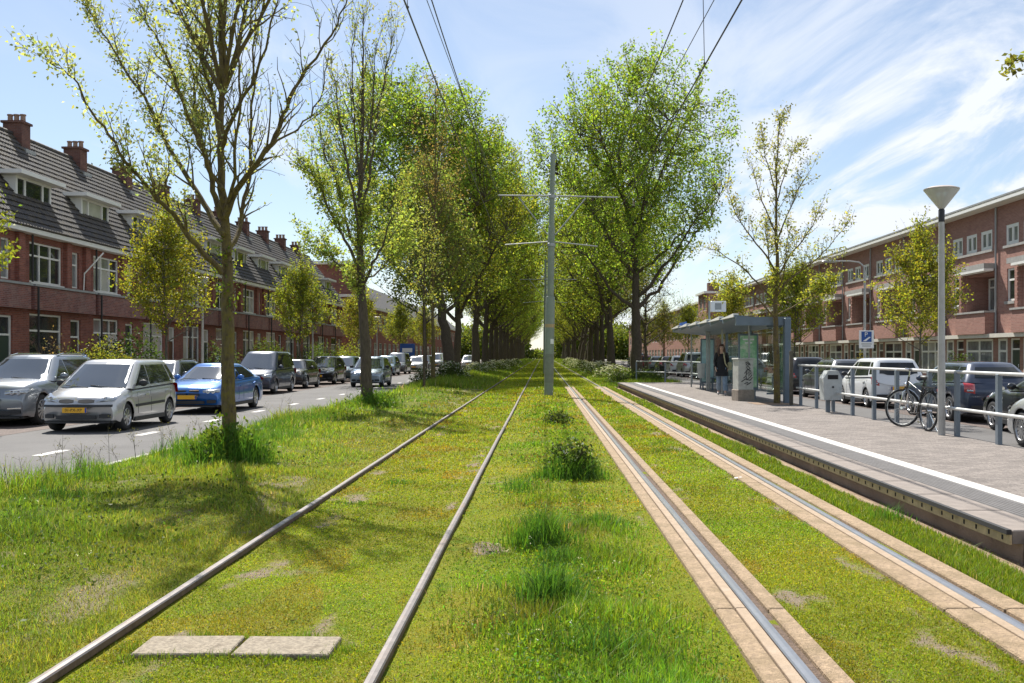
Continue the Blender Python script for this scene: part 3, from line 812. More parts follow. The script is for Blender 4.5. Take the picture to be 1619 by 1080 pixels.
    for c in cols: fr.box(xf - 0.06, xf + 0.012, c - 0.055, c + 0.055, zl + 0.004, zh - 0.004)
    for a, b in zip(cols[:-1], cols[1:]):
        fr.box(xf - 0.06, xf + 0.010, a + 0.055, b - 0.055, zl + 0.004, zl + 0.10); fr.box(xf - 0.06, xf + 0.010, a + 0.055, b - 0.055, zh - 0.10, zh - 0.004)
    fr.build('window_frame', 'white_paint', dm)
    for a, b in zip(cols[:-1], cols[1:]):
        MB().poly([(xf - 0.03, a, zl), (xf - 0.03, b, zl), (xf - 0.025, b, zh), (xf - 0.025, a, zh)]).build('pane', 'pane', dm)
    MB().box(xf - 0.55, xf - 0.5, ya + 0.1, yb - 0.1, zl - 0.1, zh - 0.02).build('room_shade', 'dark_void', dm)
    # chimney on the party wall
    mb = MB(); cx_, cy_ = -3.15, 0.0
    mb.box(cx_ - 0.40, cx_ + 0.40, cy_ - 0.36, cy_ + 0.36, 9.2, 11.30)
    ch = mb.build('chimney', 'brick_chimney', rt)
    MB().box(cx_ - 0.47, cx_ + 0.47, cy_ - 0.43, cy_ + 0.43, 11.305, 11.40).build('chimney_cap', 'brick_chimney', ch)
    mp_ = MB()
    pot = MB().lathe([(0.0, 0.0), (0.11, 0.0), (0.10, 0.26), (0.13, 0.28), (0.13, 0.33), (0.075, 0.33), (0.07, 0.1)], 10).mesh('chimney_pot', 'chimney_pot', 40)
    for q in (-0.27, 0.0, 0.27): link('chimney_pot', pot, ch, (cx_ + q, cy_, 11.40))
    MB().box(cx_ + 0.402, cx_ + 0.62, cy_ - 0.40, cy_ + 0.40, 10.0, 10.2).build('flashing', 'lead_grey', ch)
    # flag-pole bracket above the door
    if variant == 1: MB().tube([(0.31, 4.05, 4.18), (0.34, 4.05, 4.9)], 0.025, 6).tube([(0.33, 4.05, 4.85), (1.0, 4.35, 5.75)], 0.028, 6).build('flag_pole', 'white_paint', rt)
    return rt
h0 = make_left_house(0)
h1 = make_left_house(1)
LX = -19.2
near_words = ['nearest house of the left terrace, cut off by the picture edge above the SUV',
              'left terrace house right behind the silver hatchback, with a flag pole',
              'left terrace house behind the first street tree and the blue car',
              'left terrace house behind the mossy maple trunk and dark minivan']
for k in range(-1, 11):
    y0 = 37.6 + HW * k
    i = k + 1
    lab = near_words[i] if i < len(near_words) else ('dark brick terrace house with white dormer, %s from the near end of the left row' % ORD[i] if i < 11 else 'last dark brick terrace house at the far end of the left row')
    src = h0 if i % 2 == 0 else h1
    loc = (LX, y0, Z_G)
    if i < 2:
        src.location = loc; src['label'] = lab; src['group'] = 'terrace houses on the left'
    else:
        copy_tree(src, loc, None, lab, 'terrace houses on the left', drop=('flag_pole',))
# ---- brick corner building after the terrace and a lower row beyond it
def block(name, label, x0, x1, y0, y1, h, out, brick, floors, bay, roof='flat', group=None):
    rt = thing(name, label, 'building', (0, 0, Z_G), 0, group)
    xf = x1 if out > 0 else x0
    mb = MB(); holes = []; n = int((y1 - y0) / bay); fh = h / floors
    for i in range(n):
        for f in range(floors):
            a = y0 + (i + 0.2) * bay
            holes.append((a, a + bay * 0.6, f * fh + (0.35 if f == 0 else 0.95), f * fh + fh - 0.45))
    wall_holes(mb, y0, y1, 0, h, holes, xf, 0.14, out)
    xa, xb = (x0, xf - 0.3) if out > 0 else (xf + 0.3, x1)
    mb.box(xa, xb, y0, y0 + 0.2, 0, h); mb.box(xa, xb, y1 - 0.2, y1, 0, h)
    mb.poly([(xf, y0, 0), (xf - 0.3 * out, y0, 0), (xf - 0.3 * out, y0, h), (xf, y0, h)])
    mb.build('wall', brick, rt)
    MB().box(min(x0, x0), x1, y0 + 0.21, y1 - 0.21, 0.0, h - 0.1).build('room_shade', 'dark_void', rt) if False else None
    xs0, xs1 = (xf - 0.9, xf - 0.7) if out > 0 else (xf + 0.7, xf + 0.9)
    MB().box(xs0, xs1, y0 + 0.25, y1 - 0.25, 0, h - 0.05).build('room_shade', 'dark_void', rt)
    for (a, b, c, d) in holes:
        window(rt, a, b, c, d, xf - 0.06 * out, out, 2, 0.3, pane='pane_curtained' if random.random() < 0.4 else 'pane')
    MB().box(x0 - (0.0 if out > 0 else 0.35), x1 + (0.35 if out > 0 else 0.0), y0 - 0.2, y1 + 0.2, h + 0.004, h + 0.28).build('cornice', 'white_paint', rt)
    if roof == 'tiles':
        xm = (x0 + x1) / 2
        MB().add([(x0, y0, h + 0.285), (x1, y0, h + 0.285), (x1, y1, h + 0.285), (x0, y1, h + 0.285), (xm, y0 + 1, h + 3.6), (xm, y1 - 1, h + 3.6)],
                 [(1, 2, 5, 4), (3, 0, 4, 5), (0, 1, 4), (2, 3, 5)]).build('roof', 'roof_tile', rt)
    return rt
b_ = block('corner_building', 'dark brick corner block with a tower under a flat white cap, beyond the left terrace', -27, -19.0, 103.5, 113.5, 7.4, 1, 'brick_dark', 2, 3.2)
mb = MB(); mb.box(-24, -19.3, 105.5, 110, 7.7, 10.9); mb.build('tower', 'brick_dark', b_)
MB().box(-24.8, -18.5, 104.7, 110.8, 10.905, 11.2).build('tower_cap', 'white_paint', b_)
block('shop_row', 'far brick row past the corner tower on the left side', -26, -19.2, 114.5, 150, 6.6, 1, 'brick_dark', 2, 3.6, 'tiles')
block('distant_row', 'most distant brick row on the left, half hidden by the tall avenue trees', -26, -19.2, 152, 230, 6.6, 1, 'brick_dark', 2, 5.2, 'tiles')

# ---- right terrace: one unit, 6.1 m wide, facade faces -X, local x = 0 on the facade plane
RW = 6.1
RX = 21.5
def make_right_unit(variant):
    rt = thing('apartment_house', 'x', 'house')
    holes = [(0.45, 1.70, 6.60, 7.52), (2.15, 3.40, 6.60, 7.52), (3.85, 5.10, 6.60, 7.52),
             (0.10, 3.35, 3.62, 5.42), (4.20, 5.00, 4.00, 5.50),
             (0.35, 3.35, 0.45, 2.28), (3.75, 4.70, 0.02, 2.28), (4.95, 5.85, 0.45, 2.28)]
    mb = MB()
    wall_holes(mb, 0, RW, 0, 8.5, holes[:3] + holes[4:], 0.0, 0.14, -1) if False else wall_holes(mb, 0, RW, 0, 8.5, holes, 0.0, 0.14, -1)
    # loggia: real recess behind the balcony opening
    a, b, c, d = holes[3]
    mb.poly([(0.14, a, c), (0.14, a, d), (1.1, a, d), (1.1, a, c)]); mb.poly([(0.14, b, c), (1.1, b, c), (1.1, b, d), (0.14, b, d)])
    mb.poly([(1.1, a, c), (1.1, a, d), (1.1, b, d), (1.1, b, c)])
    mb.poly([(0.14, a, d), (0.14, b, d), (1.1, b, d), (1.1, a, d)])
    mb.box(8.8, 9.0, 0, RW, 0, 8.4)
    for y in (0.005, RW - 0.125): mb.box(0.2 if y > 3 else 0.2, 8.79, y, y + 0.11, 0, 8.4)
    mb.box(-0.13, -0.004, 3.50, 3.98, 2.52, 5.60)                     # brick pier with toothed edge beside the loggia
    for k in range(13): mb.box(-0.20, -0.132, 3.58, 3.74, 2.60 + k * 0.23, 2.60 + k * 0.23 + 0.12)
    mb.build('wall', 'brick_rose', rt)
    MB().box(-0.55, -0.004, 0.0, 3.42, 2.52, 3.52).build('balcony_parapet', 'brick_rose', rt)
    MB().box(-0.61, -0.003, -0.04, 3.47, 3.524, 3.615).build('parapet_ledge', 'stone_sill', rt)
    MB().box(-0.62, -0.003, -0.05, 3.72, 5.62, 5.86).build('balcony_canopy', 'stone_sill', rt)
    MB().box(-0.62, -0.16, -0.052, 3.3, 5.50, 5.615).build('canopy_fascia', 'white_paint', rt)
    window(rt, 1.15, 3.2, 3.70, 5.35, 1.04, -1, 3, 0.28, pane='pane_curtained', fw=0.085, name='loggia_window')
    MB().box(-0.45, -0.003, 0.0, RW, 2.33, 2.515).build('storey_ledge', 'cream_paint', rt)
    MB().box(-0.09, 0.0, 0.30, 5.25, 6.46, 6.575).build('window_sill', 'stone_sill', rt)
    MB().box(-0.10, -0.004, 4.1, 5.1, 3.86, 3.99).build('narrow_sill', 'stone_sill', rt)
    for (a, b, c, d) in holes[:3]:
        window(rt, a, b, c, d, 0.02, -1, 2, 0.0, pane='pane_curtained', fw=0.15)
    window(rt, *holes[4], 0.05, -1, 1, 0.35, fw=0.09, pane='pane')
    window(rt, *holes[5], -0.02, -1, 3 if variant == 0 else 2, 0.32, fw=0.10, pane='pane_curtained' if variant else 'pane')
    window(rt, *holes[7], -0.02, -1, 1, 0.32, fw=0.11, pane='pane_curtained')
    fr = window(rt, *holes[6], 0.05, -1, 1, 0.22, fw=0.08, name='door_frame')
    dl = MB().box(0.085, 0.105, 3.84, 4.61, 0.10, 1.76).build('door', 'door_brown' if variant else 'door_green', rt)
    MB().tube([(0.08, 3.95, 0.95), (0.04, 3.95, 0.95), (0.04, 3.95, 1.1), (0.08, 3.95, 1.1)], 0.012, 6).build('handle', 'chrome', dl)
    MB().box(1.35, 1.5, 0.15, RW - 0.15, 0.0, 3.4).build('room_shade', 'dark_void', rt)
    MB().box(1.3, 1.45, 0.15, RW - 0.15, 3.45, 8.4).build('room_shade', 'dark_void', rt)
    MB().box(-0.62, 9.2, 0, RW, 8.504, 8.72).build('roof_overhang', 'cream_paint', rt)
    MB().box(-0.655, -0.622, 0, RW, 8.53, 8.66).build('gutter', 'white_paint', rt)
    MB().box(-0.66, 9.0, 0, RW, 8.723, 8.80).build('roof', 'lead_grey', rt)
    MB().tube([(-0.08, 6.0, 8.5), (-0.08, 6.0, 2.55)], 0.045, 8).build('drain_pipe', 'lead_grey', rt)
    return rt
r0, r1 = make_right_unit(0), make_right_unit(1)
rw_words = ['nearest red brick house on the right, cut off by the picture edge',
            'right brick house behind the tall lamp post and bicycle, with a deep loggia',
            'right brick house mostly hidden behind the yellow-green street tree',
            'right brick house just past the parking sign pole']
for k in range(-1, 12):
    i = k + 1
    lab = rw_words[i] if i < 4 else ('red brick house with loggia, %s from the near end of the right row' % ORD[i] if i < 12 else 'last red brick house at the far end of the right row')
    loc = (RX, 47.95 + RW * k, Z_G)
    src = r0 if i % 2 == 0 else r1
    if i < 2:
        src.location = loc; src['label'] = lab; src['group'] = 'brick houses on the right'
    else:
        copy_tree(src, loc, None, lab, 'brick houses on the right')
b2 = block('corner_block', 'taller brick corner block with chimney at the far end of the right row', 20.6, 30, 127.3, 134, 9.2, -1, 'brick_rose', 3, 3.0)
MB().box(21.2, 22.6, 129.5, 130.7, 9.5, 10.7).build('chimney', 'brick_chimney', b2)
block('far_apartment_row', 'brick flats beyond the corner block on the right', 21.3, 30, 134.4, 176, 8.4, -1, 'brick_rose', 3, 3.6)
block('distant_apartment_row', 'most distant brick flats on the right behind the avenue trees', 21.3, 30, 178, 250, 8.4, -1, 'brick_rose', 3, 5.0)
# ================================================================ VEGETATION
def unit(a):
    return a / np.maximum(np.linalg.norm(a, axis=-1, keepdims=True), 1e-9)
def leaf_arrays(P, size, tint, rnd, aspect=0.55, up=0.0, droop=0.0):
    """kite-shaped leaf faces at the points P"""
    n = len(P)
    d = unit(rnd.normal(size=(n, 3)) + np.array([0, 0, up - droop]))
    s = unit(np.cross(d, rnd.normal(size=(n, 3))))
    sz = (size if np.ndim(size) else np.full(n, size)) * rnd.uniform(0.65, 1.3, n)
    L = d * sz[:, None]; W = s * (sz * aspect * 0.5)[:, None]
    nrm = np.cross(d, s) * (sz * 0.12)[:, None]
    v = np.stack([P, P + L * 0.45 + W + nrm, P + L, P + L * 0.45 - W + nrm], 1).reshape(-1, 3)
    f = np.arange(n * 4, dtype=np.int32)
    t = np.repeat(tint, 4, axis=0)
    return v, f, t
def tints(n, base, rnd, var=0.22, hue=0.12):
    base = np.array(base)
    g = rnd.normal(1.0, var, (n, 1)).clip(0.45, 1.7)
    h = rnd.normal(0, hue, (n, 1))
    c = base[None, :] * g
    c[:, :1] *= (1 + h); c[:, 2:] *= (1 - h * 0.5)
    return c.clip(0.004, 0.8)
def catmull(pts, k=4):
    pts = [np.array(p, float) for p in pts]
    if len(pts) < 3: return np.array([pts[0] + (pts[-1] - pts[0]) * t for t in np.linspace(0, 1, k + 1)])
    q = [2 * pts[0] - pts[1]] + pts + [2 * pts[-1] - pts[-2]]; out = []
    for i in range(1, len(q) - 2):
        for t in np.linspace(0, 1, k, endpoint=False):
            a, b, c, d = q[i - 1], q[i], q[i + 1], q[i + 2]
            out.append(0.5 * (2 * b + (c - a) * t + (2 * a - 5 * b + 4 * c - d) * t * t + (3 * b - a - 3 * c + d) * t ** 3))
    out.append(pts[-1]); return np.array(out)

class Tree:
    def __init__(s, seed):
        s.rnd = np.random.default_rng(seed); s.limbs = []; s.twigs = []; s.P = []; s.T = []; s.S = []
    def limb(s, pts, r0, r1, k=4, jit=0.0, n=7):
        p = catmull(pts, k)
        if jit: p[1:-1] += s.rnd.normal(0, jit, p[1:-1].shape)
        r = r1 + (r0 - r1) * (1 - np.linspace(0, 1, len(p))) ** 1.15
        s.limbs.append((p, r, n)); return p
    def sprout(s, src, n, lmin, lmax, ang=(30, 60), up=0.35, t0=0.25, t1=1.0, rmax=0.05, fall=0.5, bend=0.25, rtip=0.004):
        """side shoots along limbs; returns the new ones"""
        rnd = s.rnd; lens = np.array([np.linalg.norm(np.diff(p, axis=0), axis=1).sum() for p, _, _ in src]); prob = lens / lens.sum()
        new = []
        for i in rnd.choice(len(src), n, p=prob):
            p, r, _ = src[i]; t = rnd.uniform(t0, t1); j = min(int(t * (len(p) - 1)), len(p) - 2); f = t * (len(p) - 1) - j
            o = p[j] * (1 - f) + p[j + 1] * f; tan = unit(p[j + 1] - p[j])
            side = unit(np.cross(tan, rnd.normal(size=3))); a = R(rnd.uniform(*ang))
            d = unit(tan * math.cos(a) + side * math.sin(a) + np.array([0, 0, up]))
            L = rnd.uniform(lmin, lmax) * (1.15 - fall * t)
            pts = [o]
            for q in range(4):
                d = unit(d + rnd.normal(0, bend * 0.5, 3) + np.array([0, 0, up * 0.35])); pts.append(pts[-1] + d * L / 4)
            rr = min(float(r[j]) * 0.6, rmax)
            new.append((np.array(pts), np.linspace(rr, rtip, 5), 4 if rr > 0.015 else 3))
        s.twigs += new
        return new
    def leaves(s, src, per, spread, base, size, t0=0.3, var=0.22, hue=0.12, clump=0.18):
        rnd = s.rnd
        for (p, r, _) in src:
            m = rnd.poisson(per)
            if not m: continue
            t = rnd.uniform(t0, 1.0, m) * (len(p) - 1); j = np.minimum(t.astype(int), len(p) - 2); f = (t - j)[:, None]
            q = p[j] * (1 - f) + p[j + 1] * f + rnd.normal(0, spread, (m, 3))
            cl = max(0.5, rnd.normal(1, clump)); s.P.append(q); s.T.append(tints(m, np.array(base) * cl, rnd, var, hue)); s.S.append(np.full(m, size))
    def parts(s, name='tree', bark='bark_brown', leaf='leaf'):
        mb = MB()
        for p, r, n in s.limbs: mb.tube(p, list(r), n)
        trunk = mb.mesh('trunk', bark, 60)
        mb = MB()
        for p, r, n in s.twigs: mb.tube(p, list(r), n, cap=False)
        tw = mb.mesh('branches', bark, 60) if s.twigs else None
        cr = None
        if s.P:
            P = np.concatenate(s.P); T = np.concatenate(s.T); S = np.concatenate(s.S)
            v, f, t = leaf_arrays(P, S, T, s.rnd)
            cr = np_mesh('crown', v, f, 4, leaf, t)
        return trunk, tw, cr
    def plant(s, name, label, cat, loc=(0, 0, 0), rz=0.0, group=None, bark='bark_brown', crown_name='crown'):
        rt = thing(name, label, cat, loc, rz, group)
        a, b, c = s.parts(name, bark)
        link('trunk', a, rt)
        if b: tag(link('twigs', b, rt), kind='stuff')
        if c: link(crown_name, c, rt)
        return rt

def gz(x, y): return float(ground_z(x, y))

# ---- avenue trees: tall, dense, upswept
def avenue_tree(seed, H=19.5, lean=(0, 0), rad=6.4, nleaf=34000, base=(0.225, 0.315, 0.048), low=5.0, trunk_r=0.44, size=0.185, ntw=900):
    t = Tree(seed); rnd = t.rnd
    top = np.array([lean[0], lean[1], H * 0.93])
    mid = np.array([lean[0] * 0.42 + rnd.normal(0, .12), lean[1] * 0.42, H * 0.42])
    tr = t.limb([(0, 0, -0.4), (lean[0] * 0.08, 0, 1.5), tuple(np.array([lean[0] * 0.22, lean[1] * .2, H * 0.22])), tuple(mid), tuple(mid * 0.45 + top * 0.55 + np.array([rnd.normal(0, .4), rnd.normal(0, .4), 0])), tuple(top)], trunk_r, 0.03, 5, 0.03, 10)
    cz, rz_ = (H + low) / 2 + 0.6, (H - low) / 2 + 0.3
    cen = np.array([lean[0] * 0.8, lean[1] * 0.8, cz])
    mains = []
    n = 17
    for i in range(n):
        z0 = H * (0.22 + 0.5 * i / n); a = i * 2.4 + rnd.normal(0, .3)
        f = np.interp(z0, tr[:, 2], np.arange(len(tr))); j = int(f); o = tr[j]
        reach = rad * rnd.uniform(0.62, 0.95); zt = min(z0 + rnd.uniform(2.6, 6.0), H * 0.93)
        k = math.sqrt(max(0.08, 1 - ((zt - cz) / rz_) ** 2)); reach *= max(k, 0.3)
        e = np.array([cen[0] + math.cos(a) * reach, cen[1] + math.sin(a) * reach, zt])
        m1 = o * 0.65 + e * 0.35 + np.array([0, 0, -0.3]); m2 = o * 0.3 + e * 0.7 + np.array([0, 0, 0.1])
        mains.append((t.limb([o, m1, m2, e], 0.125 * (1.15 - 0.6 * i / n), 0.018, 4, 0.08, 6), 0, 0))
    pts = np.concatenate([m[0][3:] for m in mains] + [tr[len(tr) // 2:]])
    sub = []
    # attractors in a lumpy egg; twigs grow to them from the nearest limb
    K = ntw; got = 0
    lump = rnd.normal(size=(9, 3)); lump /= np.linalg.norm(lump, axis=1, keepdims=True); lamp = rnd.uniform(-0.22, 0.16, 9)
    while got < K:
        d = unit(rnd.normal(size=3)); rr = rnd.uniform(0.12, 1.0) ** 0.48
        sc = 1 + sum(l * max(0, float(d @ u) - 0.55) / 0.45 for l, u in zip(lamp, lump))
        q = cen + d * np.array([rad, rad, rz_]) * rr * sc
        if q[2] < low - 0.6: continue
        if q[2] < cz and rnd.random() < 0.25: continue
        dd = np.linalg.norm(pts - q + np.array([0, 0, 0.9]), axis=1); b = pts[dd.argmin()]
        v = q - b; L = np.linalg.norm(v)
        if L > 4.5: q = b + v * 4.5 / L; v = q - b
        m_ = b + v * 0.5 + np.array([0, 0, -0.12 * np.linalg.norm(v)]) + rnd.normal(0, 0.1, 3)
        tip = q + unit(v * 0.5 + np.array([0, 0, 1.4])) * rnd.uniform(0.35, 0.9)
        sub.append((np.array([b, m_, q, tip]), np.array([0.026, 0.018, 0.011, 0.004]), 3)); got += 1
    t.twigs += sub
    t.leaves(sub, nleaf / K * 0.66, 0.17, base, size, 0.42, 0.26, 0.14, 0.26)
    t.leaves(sub, nleaf / K * 0.30, 0.27, np.array(base) * np.array([1.1, 1.12, 1.1]), size, 0.62, 0.24, 0.13, 0.20)
    return t
AV = [avenue_tree(101, 19.6, (-0.4, 0.0), 6.7, 44000, low=5.2),
      avenue_tree(102, 19.4, (-3.0, 0.6), 6.4, 44000, low=5.6, base=(0.220, 0.310, 0.048)),
      avenue_tree(103, 18.6, (0.6, 0.4), 6.2, 36000, low=4.6, base=(0.225, 0.285, 0.044)),
      avenue_tree(104, 17.2, (-0.3, -0.4), 5.8, 26000, low=3.6, base=(0.25, 0.28, 0.044), trunk_r=0.36)]
AVP = [a.parts('tree', 'bark_brown') for a in AV]
def avenue(var, x, y, rz, s, label, group):
    rt = thing('avenue_tree', label, 'tree', (x, y, gz(max(min(x, 6.6), -6.2), y) - 0.05), rz, group)
    rt.scale = (s, s, s)
    for nm, me in zip(('trunk', 'twigs', 'crown'), AVP[var]):
        o = link(nm, me, rt)
        if nm == 'twigs': tag(o, kind='stuff')
    return rt
GL, GR = 'avenue trees in the left row', 'avenue trees in the right row'
left_row = [(-5.45, 61.0, 1, 0.0, 1.0), (-5.6, 66.5, 3, 1.0, 0.95), (-5.55, 83.5, 0, 2.0, 0.98), (-5.6, 97.5, 2, 0.4, 0.98), (-5.5, 107, 3, 2.6, 1.0), (-5.55, 119, 0, 4.0, 1.0), (-5.6, 135, 2, 1.2, 1.0)]
right_row = [(5.78, 62.0, 0, 0.5, 1.0), (5.80, 85.5, 2, 1.9, 0.98), (5.75, 98, 3, 0.2, 1.0), (5.8, 110, 0, 3.3, 0.95), (5.7, 122, 2, 5.0, 1.0), (5.8, 136, 1, 3.6, 0.95)]
y = 148
while y < 300:
    left_row.append((-5.55, y, int(rng.integers(0, 4)), rng.uniform(0, 6.3), rng.uniform(0.9, 1.05)))
    right_row.append((5.75, y + 4, int(rng.integers(0, 4)), rng.uniform(0, 6.3), rng.uniform(0.9, 1.05)))
    y += 13.5
for row, side, grp in ((left_row, 'left', GL), (right_row, 'right', GR)):
    for i, (x, y, v, rz, s) in enumerate(row):
        if i == 0: lab = ('nearest tall avenue tree in the left row, thick trunk leaning outwards above white-flowered bushes' if side == 'left' else 'nearest tall avenue tree in the right row, broad rounded crown behind the mast')
        elif i == len(row) - 1: lab = 'last tall avenue tree at the far end of the %s row' % side
        else: lab = '%s tall avenue tree in the %s row beside the tracks, counted from the near end' % (ORD[i], side)
        if v == 1 and side == 'right': rz = math.pi
        avenue(v, x, y, rz, s, lab, grp)

# ---- foreground maple: limbs laid out one by one
D1 = 13.9
def L1(pts, amp, d0=D1, pw=1.0):
    n = len(pts); return [tuple(AT(px, py, d0 + amp * (i / (n - 1)) ** pw)) for i, (px, py) in enumerate(pts)]
m1 = Tree(201)
m1.limb(L1([(364, 760), (363, 700), (361, 600), (360, 500), (359, 420), (355, 350), (350, 280), (349, 200), (352, 100), (356, 0), (361, -130), (366, -260)], 0.5), 0.112, 0.012, 4, 0.006, 12)
maple_limbs = [
    ([(351, 432), (328, 405), (303, 378), (272, 338), (247, 314), (222, 280), (198, 254), (172, 211), (143, 178), (124, 133), (98, 112), (72, 94)], -1.6, 0.043),
    ([(354, 372), (330, 335), (309, 300), (272, 245), (250, 196), (228, 156), (194, 107), (169, 63), (139, 18), (112, -30)], 1.5, 0.046),
    ([(350, 345), (336, 300), (330, 262), (309, 211), (287, 156), (269, 100), (243, 52), (220, 0), (196, -70)], -0.7, 0.044),
    ([(349, 220), (340, 170), (328, 122), (309, 63), (280, 0), (255, -70)], 1.2, 0.037),
    ([(356, 345), (372, 305), (391, 274), (421, 241), (443, 200), (458, 156), (487, 107), (524, 56), (547, 7), (566, -50)], -1.0, 0.049),
    ([(362, 402), (376, 368), (387, 315), (395, 259), (398, 167), (401, 80), (405, 0), (412, -90)], 1.6, 0.038),
    ([(350, 235), (362, 200), (384, 156), (406, 119), (424, 56), (439, 0), (455, -70)], -1.3, 0.034),
    ([(352, 300), (330, 262), (316, 215), (306, 160), (318, 90), (322, 20), (318, -60)], 2.0, 0.030),
    ([(421, 241), (440, 222), (470, 205), (497, 170), (512, 130), (520, 80)], 0.6, 0.019),
    ([(357, 330), (370, 280), (374, 220), (380, 150), (372, 70), (378, -20)], -1.9, 0.028),
    ([(272, 338), (262, 300), (268, 262), (262, 220)], -0.8, 0.013),
]
src = []
for pts, amp, r in maple_limbs:
    d0 = D1 + 0.1
    m1.limb(L1(pts, amp, d0, 0.8), r, 0.006, 3, 0.012, 7); src.append(m1.limbs[-1])
for (a0, b0, c0) in ((190, -60, 1.8), (420, -120, -1.6), (470, -160, 1.4), (250, -190, -1.5), (330, -230, 1.6), (520, -110, -0.6)):
    m1.limb(L1([(352, 150), ((352 + a0) / 2, (60 + b0) / 2), (a0, b0)], c0, D1 + 0.1), 0.035, 0.006, 3, 0.02, 5); src.append(m1.limbs[-1])
tw = m1.sprout(src, 340, 0.35, 1.25, (22, 50), 0.30, 0.12, 1.0, 0.018, fall=0.85, bend=0.30, rtip=0.0035)
tw2 = m1.sprout(tw, 900, 0.14, 0.5, (25, 60), 0.25, 0.2, 1.0, 0.006, bend=0.4, rtip=0.0022)
m1.sprout([m1.limbs[0]], 26, 0.25, 0.9, (30, 60), 0.35, 0.5, 1.0, 0.012)
def lefty(l):   # younger leaf on the outer left side, barer to the right
    x = l[0][-1][0]; return x < -4.55
LEAFY = (0.36, 0.40, 0.16)
m1.leaves([l for l in tw if lefty(l)], 17, 0.055, LEAFY, 0.060, 0.1, 0.22, 0.10, 0.15)
m1.leaves([l for l in tw2 if lefty(l)], 12, 0.05, LEAFY, 0.056, 0.1, 0.22, 0.10, 0.15)
m1.leaves([l for l in tw + tw2 if not lefty(l)], 2.6, 0.04, LEAFY, 0.052, 0.3, 0.22, 0.10)
m1.leaves([l for l in tw + tw2 if not lefty(l) and l[0][-1][2] > 6.4], 4, 0.06, LEAFY, 0.062, 0.1)
m1.leaves(src[:3], 240, 0.09, LEAFY, 0.058, 0.3)
# little leafy water shoots on the trunk
wsp = m1.sprout([m1.limbs[0]], 16, 0.15, 0.4, (50, 80), 0.3, 0.27, 0.38, 0.006)
m1.leaves(wsp, 12, 0.05, (0.16, 0.22, 0.03), 0.062, 0.2)
m1.plant('maple_tree', 'foreground maple with moss-covered trunk and thin pale new leaves, between road and left rail', 'tree', bark='bark_moss')

# ---- second maple
D2 = 28.4
m2 = Tree(202)
m2.limb(L1([(581, 660), (579, 600), (577, 540), (573, 470), (569, 400), (569, 330), (571, 260), (573, 180), (574, 100), (575, 22)], 0.3, D2), 0.185, 0.012, 4, 0.012, 10)
m2l = [([(572, 440), (556, 400), (540, 370), (520, 330), (503, 290), (480, 268), (462, 255)], -1.2, 0.05), ([(570, 405), (550, 360), (540, 320), (530, 280), (512, 235), (505, 190)], 1.4, 0.05),
       ([(570, 370), (556, 300), (545, 240), (536, 180), (528, 120)], -0.9, 0.045), ([(571, 340), (582, 280), (592, 220), (604, 150), (616, 85), (622, 50)], 0.8, 0.048),
       ([(575, 450), (590, 415), (604, 390), (618, 345), (628, 290)], -1.2, 0.05), ([(570, 300), (562, 220), (558, 150), (556, 80), (560, 45)], 1.0, 0.034),
       ([(572, 280), (585, 210), (590, 140), (596, 70)], -0.8, 0.032), ([(576, 470), (548, 430), (520, 405), (490, 392)], 1.0, 0.035), ([(575, 440), (598, 430), (622, 400), (640, 372)], 1.4, 0.034)]
s2 = []
for pts, amp, r in m2l:
    m2.limb(L1(pts, amp, D2 + 0.05, 0.8), r, 0.008, 3, 0.02, 6); s2.append(m2.limbs[-1])
t2 = m2.sprout(s2 + [m2.limbs[0]], 230, 0.5, 1.7, (20, 45), 0.40, 0.30, 1.0, 0.018, rtip=0.005)
t22 = m2.sprout(t2, 330, 0.2, 0.7, (25, 55), 0.30, 0.2, 1.0, 0.008, rtip=0.004)
lo = lambda l: l[0][-1][2] < 6.9
m2.leaves([l for l in t2 + t22 if lo(l)], 40, 0.10, (0.29, 0.35, 0.085), 0.10, 0.1)
m2.leaves([l for l in t2 + t22 if not lo(l)], 6.0, 0.07, (0.30, 0.33, 0.13), 0.085, 0.2)
m2.plant('maple_tree', 'second maple along the road, forked and nearly bare towards its top', 'tree', bark='bark_brown')

